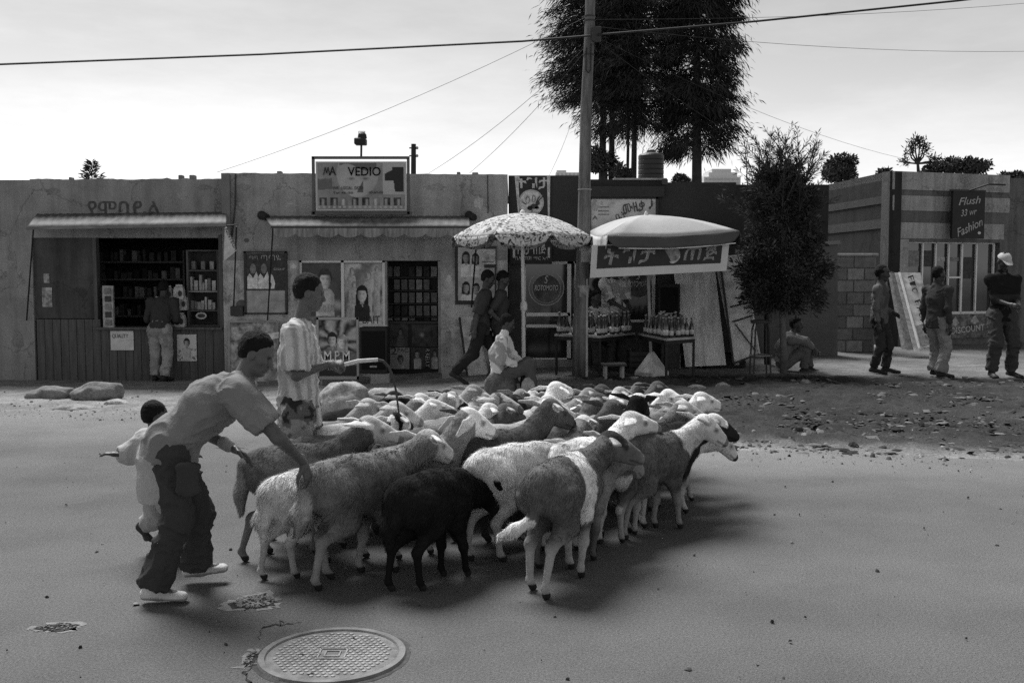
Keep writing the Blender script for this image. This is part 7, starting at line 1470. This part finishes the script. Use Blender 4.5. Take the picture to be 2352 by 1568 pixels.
mbp = MB(); c_ = q(438, 1105, -.195); po_ = Soft(); po_.cap(c_ + v3(-.035, 0, .06), c_ + v3(.045, .01, .06), .018, .018, .01).cap(c_ + v3(-.035, -.005, -.05), c_ + v3(.045, .01, -.05), .018, .018, .01).cap(c_ + v3(0, -.004, .05), c_ + v3(.005, -.004, -.05), .052, .052, .01, 0, (1, 0, 0), .2)
add_cloth('pocket', po_, .0085, herder, .055, .004, 77)
bw_ = Soft(); wv = J['wr'][1] - J['hd'][1] * .03; bw_.cap(wv - J['hd'][1] * .014, wv + J['hd'][1] * .014, .034, .033, .005); V, F = bw_.mesh(.005); link(mesh_np('wristwatch', V, F, True, np.full(len(V), .3)), 'wristwatch', m_shoe).parent = herder
# ---- boy with the whip
Y0 = 6.32; J = dict(H=1.56)
def q(px, py, y=0.0): return pj(px, py, Y0, 690, y)
J.update(pel=q(684, 925), chest=q(684, 815), neck=q(688, 738), head=q(711, 672), face=nrm(v3(.93, .12, -.20)),
  sh={-1: q(676, 768, -.17), 1: q(690, 765, .17)}, el={-1: q(678, 862, -.21), 1: q(715, 855, .24)}, wr={-1: q(752, 836, -.15), 1: q(700, 930, .24)}, hd={-1: nrm(v3(1, .15, .02)), 1: nrm(v3(.1, 0, -1))},
  hip={-1: q(680, 945, -.08), 1: q(690, 945, .08)}, kn={-1: q(680, 1075, -.09), 1: q(715, 1080, .10)}, an={-1: q(655, 1178, -.09), 1: q(720, 1182, .10)}, toe={-1: q(690, 1196, -.09), 1: q(757, 1196, .11)})
def boyfn(V, S):
    a = V[:, 0] * 78 + V[:, 1] * 60 + .9 * vnoise(V * 6, 3); s_ = np.sin(a); return np.where(s_ > .1, .56, np.where(s_ > -.5, .42, .33))
boy = person((PD(690, 634, Y0).x, Y0, 0), 0, J, 'boy in a long striped shirt and camouflage shorts holding a whip', skin=.09, hair=dict(r=.011), shirt=dict(tone=.5, fn=boyfn, sleeve=.80, hem=.15, loose=1.14, rs=.092, amp=.010, name='striped_shirt', flare=1.08), trousers=dict(tone=.1, fn=camo(.035, .13, .30), loose=1.25, end=.46, name='camouflage_shorts'), shoes=.08, hres=.0095, hand=.005, seed=5, palm=(v3(0, .5, -.9), v3(0, -1, 0), 1, -1), curl=(75, 25))
hw = np.array(boy.location) + J['wr'][-1] + J['hd'][-1] * .085 * .92 + v3(0, 0, -.012)
def w_(px, py, y): return PD(px, py, Y0 + y)
wh = empty('whip', Vector(hw), 0, 'pale handled whip with a long dark lash held by the boy', 'whip')
MB().tube([Vector(hw) - Vector((.07, 0, 0)), Vector(hw), w_(822, 829, -.12), w_(868, 826, -.10)], [.013, .014, .013, .012], 8).build('handle', mat('whip_handle', .55, .8, .2, 20, .5, 50), wh)
MB().tube([w_(866, 826, -.10), w_(880, 829, -.10), w_(893, 843, -.09), w_(903, 866, -.08), (w_(910, 900, -.06)), w_(915, 940, -.05), w_(920, 975, -.04)], [.010, .010, .009, .008, .007, .006, .005], 7).build('lash', mat('whip_lash', .06, .8), wh)
# ---- small child running at the left
Y0 = 5.5; J = dict(H=1.02)
def q(px, py, y=0.0): return pj(px, py, Y0, 372, y)
J.update(pel=q(362, 1115), chest=q(362, 1055), neck=q(362, 1000), head=q(362, 958), face=nrm(v3(.85, .45, -.15)),
  sh={-1: q(380, 1015, -.09), 1: q(338, 1012, .09)}, el={-1: q(410, 1050, -.14), 1: q(296, 1046, .05)}, wr={-1: q(430, 1045, -.1), 1: q(268, 1046, .02)}, hd={-1: nrm(v3(1, 0, 0)), 1: nrm(v3(-.95, 0, .1))},
  hip={-1: q(372, 1130, -.05), 1: q(350, 1130, .05)}, kn={-1: q(398, 1195, -.06), 1: q(358, 1196, .05)}, an={-1: q(392, 1268, -.06), 1: q(325, 1212, .04)}, toe={-1: q(420, 1280, -.06), 1: q(334, 1244, .04)})
person((PD(360, 634, Y0).x, Y0, 0), 0, J, 'small child in a pale jacket running behind the bending herder', skin=.05, hair=dict(r=.008), shirt=dict(tone=.42, sleeve=1.75, hem=.16, loose=1.4, rs=.105, amp=.007, name='jacket'), trousers=dict(tone=.36, loose=1.2), shoes=.05, hres=.0085, hand=.0045, seed=8, palm=(v3(0, 0, -1), v3(0, 0, -1), 1, 1), curl=(20, 20))
# ---- man sitting on the stone
g0 = G(1180, 910); Y0 = g0.y; J = dict(H=1.5); zg = g0.z
def q(px, py, y=0.0): a = pj(px, py, Y0, 1180, y); a[2] -= zg; return a
J.update(pel=q(1150, 858), chest=q(1146, 812), neck=q(1158, 772), head=q(1166, 742), face=nrm(v3(.9, -.05, -.35)),
  sh={-1: q(1152, 782, -.15), 1: q(1160, 782, .16)}, el={-1: q(1152, 826, -.2), 1: q(1178, 822, .2)}, wr={-1: q(1188, 838, -.1), 1: q(1196, 834, .08)}, hd={-1: nrm(v3(.9, .3, -.2)), 1: nrm(v3(.9, -.3, -.2))},
  hip={-1: q(1155, 864, -.08), 1: q(1155, 864, .08)}, kn={-1: q(1218, 838, -.1), 1: q(1212, 834, .10)}, an={-1: q(1222, 898, -.08), 1: q(1206, 894, .12)}, toe={-1: q(1240, 906, -.08), 1: q(1222, 902, .14)})
person(g0, 0, J, 'man in a shiny white jacket sitting on the rounded stone', skin=.05, shirt=dict(tone=.62, sleeve=1.85, hem=.05, loose=1.12, rs=.08, amp=.012, fn=mixc(.68, .34, 7, -.12), name='white_jacket', collar=True), trousers=dict(tone=.10, loose=1.15), shoes=.04, hres=.011, hand=.006, seed=11, palm=(v3(0, 0, -1), v3(0, 0, -1), 1, -1))
# ---- two men walking past the parasol
g0 = G(1105, 884); person(g0, 0, stand(1.53, 8, legR=(-.24, .07), legL=(.20, 0), armR=(-.05, -.13, .47), armL=(.1, .14, .5), face=(-22, -8)), 'man in a loose dark shirt striding past the white board', skin=.045, shirt=dict(tone=.05, sleeve=.9, hem=.12, loose=1.15, rs=.085, flare=1.1), trousers=dict(tone=.03, loose=1.1), shoes=.03, seed=13)
g0 = G(1146, 880); person(g0, 0, stand(1.50, 4, legR=(.06, 0), legL=(-.08, 0), armR=(.03, -.10, .545), armL=(.06, .12, .5), face=(-28, -10)), 'man in a dark T-shirt walking behind the man on the stone', skin=.055, shirt=dict(tone=.055, sleeve=.75, hem=.06, loose=1.05, name='t_shirt'), trousers=dict(tone=.04), shoes=.03, seed=15)
# ---- customer at the plank counter
g0 = G(332, 886); person(Vector((g0.x, YA - .26, gz(g0.x, YA - .2))), R(88), stand(1.56, 22, armR=(.22, -.1, .56), armL=(.24, .12, .58), legR=(-.03, 0), legL=(.0, 0), face=(-15, 0)), 'customer in pale trousers leaning over the plank counter', skin=.05, shirt=dict(tone=.05, sleeve=1.8, hem=.04, loose=1.05), trousers=dict(tone=.30, loose=1.15, fn=mixc(.34, .24, 9)), shoes=.03, seed=17)
# ---- vendor and boy behind the bottles
p_ = PD(1408, 634, 14.95); person(Vector((p_.x, 14.95, .2)), R(-62), stand(1.60, 6, armR=(.20, -.02, .56), armL=(.20, .06, .56), face=(-30, 0)), 'vendor in a pale patterned shirt standing behind the bottle tables', skin=.05, shirt=dict(tone=.55, sleeve=.85, hem=.06, loose=1.12, rs=.085, fn=mixc(.62, .36, 12, -.05)), trousers=dict(tone=.06), shoes=.03, seed=19)
p_ = PD(1364, 634, 14.75); J = stand(1.5, 6, hip_drop=.22, armR=(.15, -.1, .35), armL=(.15, .1, .35), face=(-12, 20)); J['kn'] = {s: J['hip'][s] + v3(.34, s * .05, .02) for s in (-1, 1)}; J['an'] = {s: v3(.36, s * .1, .07) for s in (-1, 1)}; J['toe'] = {s: v3(.48, s * .12, .03) for s in (-1, 1)}
person(Vector((p_.x, 14.75, .2)), R(-70), J, 'boy in a white collared shirt sitting by the utility pole', skin=.05, shirt=dict(tone=.5, sleeve=1.6, hem=.03, fn=mixc(.55, .2, 5, .0)), trousers=dict(tone=.06), shoes=.03, seed=21)
# ---- man sitting by the clipped conifer
g0 = G(1832, 852); Y0 = g0.y; J = dict(H=1.55); zg = g0.z
def q(px, py, y=0.0): a = pj(px, py, Y0, 1832, y); a[2] -= zg; return a
J.update(pel=q(1800, 826), chest=q(1800, 797), neck=q(1816, 766), head=q(1828, 745), face=nrm(v3(.8, -.5, -.1)),
  sh={-1: q(1812, 780, -.17), 1: q(1822, 776, .17)}, el={-1: q(1848, 785, -.18), 1: q(1850, 783, .12)}, wr={-1: q(1868, 800, -.12), 1: q(1868, 800, .05)}, hd={-1: nrm(v3(.6, .2, -.7)), 1: nrm(v3(.6, -.2, -.7))},
  hip={-1: q(1806, 834, -.08), 1: q(1806, 834, .08)}, kn={-1: q(1850, 798, -.1), 1: q(1856, 798, .10)}, an={-1: q(1846, 848, -.08), 1: q(1858, 844, .1)}, toe={-1: q(1866, 856, -.08), 1: q(1874, 852, .1)})
person(g0, 0, J, 'man in a grey pullover sitting on the ground by the clipped conifer', skin=.045, shirt=dict(tone=.15, sleeve=1.85, hem=.06, loose=1.1, name='pullover'), trousers=dict(tone=.11), shoes=.03, seed=23)
# ---- three men at the right
g0 = G(2016, 857); person(g0, R(-35), stand(1.53, 2, armR=(.03, -.13, .46), armL=(.12, .06, .56), face=(-5, 10), legR=(-.03, 0), legL=(.05, 0)), 'man in a cap, brown jacket and boots standing by the block pier', skin=.04, hair=dict(r=.02), cap=.09, shirt=dict(tone=.11, sleeve=1.85, hem=.09, loose=1.05, rs=.058, name='jacket', collar=True, fn=mixc(.13, .09, 6)), trousers=dict(tone=.035, loose=.95, fn=mixc(.045, .025, 7)), shoes=.025, seed=25)
g0 = G(2148, 866); person(g0, R(25), stand(1.53, 0, armR=(.0, -.15, .47), armL=(.02, .15, .47), face=(0, -15), legR=(-.02, 0), legL=(.06, 0), step_y=.075), 'man in a dark jacket and pale trousers standing between the other two at right', skin=.03, hair=dict(r=.006), shirt=dict(tone=.05, sleeve=1.85, hem=.13, loose=1.12, rs=.060, flare=1.05, name='jacket', collar=True), trousers=dict(tone=.24, loose=1.12, bunch=True, fn=mixc(.26, .2, 6)), shoes=.03, seed=27)
g0 = G(2296, 866); person(g0, R(-88), stand(1.74, 0, shw=.108, armR=(.18, -.03, .585), armL=(.18, .04, .58), face=(-28, 0), legR=(.03, 0), legL=(0, 0), step_y=.085), 'tall man in a pale cap and black pullover looking down at his hands', skin=.05, hair=dict(r=.004), cap=.5, shirt=dict(tone=.022, sleeve=1.35, hem=.12, loose=1.02, rs=.056, name='pullover', collar=True, fn=lambda V, S: np.where((V[:, 2] > 1.02) & (V[:, 2] < 1.16), .035, .018)), trousers=dict(tone=.06, loose=1.15), shoes=.03, seed=29)

# ================================================================== pieces that belong to a part hang below that part
def move(ch, part):
    if ch is not part: ch.parent = part
def kind_of(o): return o.name.split('.')[0]
for root in [o for o in scene.objects if o.parent is None and o.type == 'EMPTY']:
    kids = list(root.children); base = next((k for k in kids if kind_of(k) in ('sheet', 'panel', 'board', 'cloth', 'backing', 'front')), None); nm = kind_of(root)
    for k in kids:
        n_ = kind_of(k)
        if base is not None and k is not base and (n_.startswith(('printed', 'painted', 'lettering', 'roundel', 'white_', 'film', 'dark_field'))): move(k, base)
    if nm == 'loudspeaker':
        cb_ = next(k for k in kids if kind_of(k) == 'cabinet')
        for k in kids: move(k, cb_)
    if nm in ('parasol', 'market_tent'):
        cp = [k for k in kids if kind_of(k) == 'canopy_panel']; vl = [k for k in kids if kind_of(k) == 'valance']; pole_ = next(k for k in kids if kind_of(k) == 'pole')
        for a, b in zip(vl, cp): move(a, b)
        for k in kids:
            if kind_of(k) in ('finial', 'clamp', 'weighted_base'): move(k, pole_)
            if kind_of(k) == 'piping': move(k, vl[0])
    if nm == 'shop_building':
        dp = next((k for k in kids if kind_of(k) == 'door_pane'), None); fr = next((k for k in kids if kind_of(k) == 'window_frame'), None); wp_ = [k for k in kids if kind_of(k) == 'window_pane']; df = next((k for k in kids if kind_of(k) == 'door_frame'), None)
        for k in kids:
            n_ = kind_of(k)
            if n_ in ('decal_ring', 'decal_disc', 'lettering') and dp is not None: move(k, dp if np.mean([v.co.x for v in k.data.vertices]) + WM[root].translation.x < X(1312, YC) else wp_[0])
            if n_ == 'window_display' and wp_: move(k, wp_[0])
    if nm == 'manhole':
        cv = next(k for k in kids if kind_of(k) == 'cover')
        for k in kids:
            if kind_of(k) in ('studs', 'square_emblem', 'lifting_hole'): move(k, cv)
    if nm == 'display_cabinet':
        sh_ = [k for k in kids if kind_of(k) == 'shelf']
        for k in kids:
            if kind_of(k) == 'packet': move(k, sh_[0])
    if nm == 'cassette_rack':
        sh_ = [k for k in kids if kind_of(k) == 'shelf']
        for k in kids:
            if kind_of(k) == 'cassette': zc = np.mean([v.co.z for v in k.data.vertices]); move(k, min(sh_, key=lambda s_: abs(np.mean([v.co.z for v in s_.data.vertices]) - zc + .08)))
for p_ in [o for o in scene.objects if kind_of(o) == 'person']:
    tr_ = next((k for k in p_.children if kind_of(k) == 'trousers'), None)
    for k in list(p_.children):
        if kind_of(k) == 'pocket' and tr_: move(k, tr_)
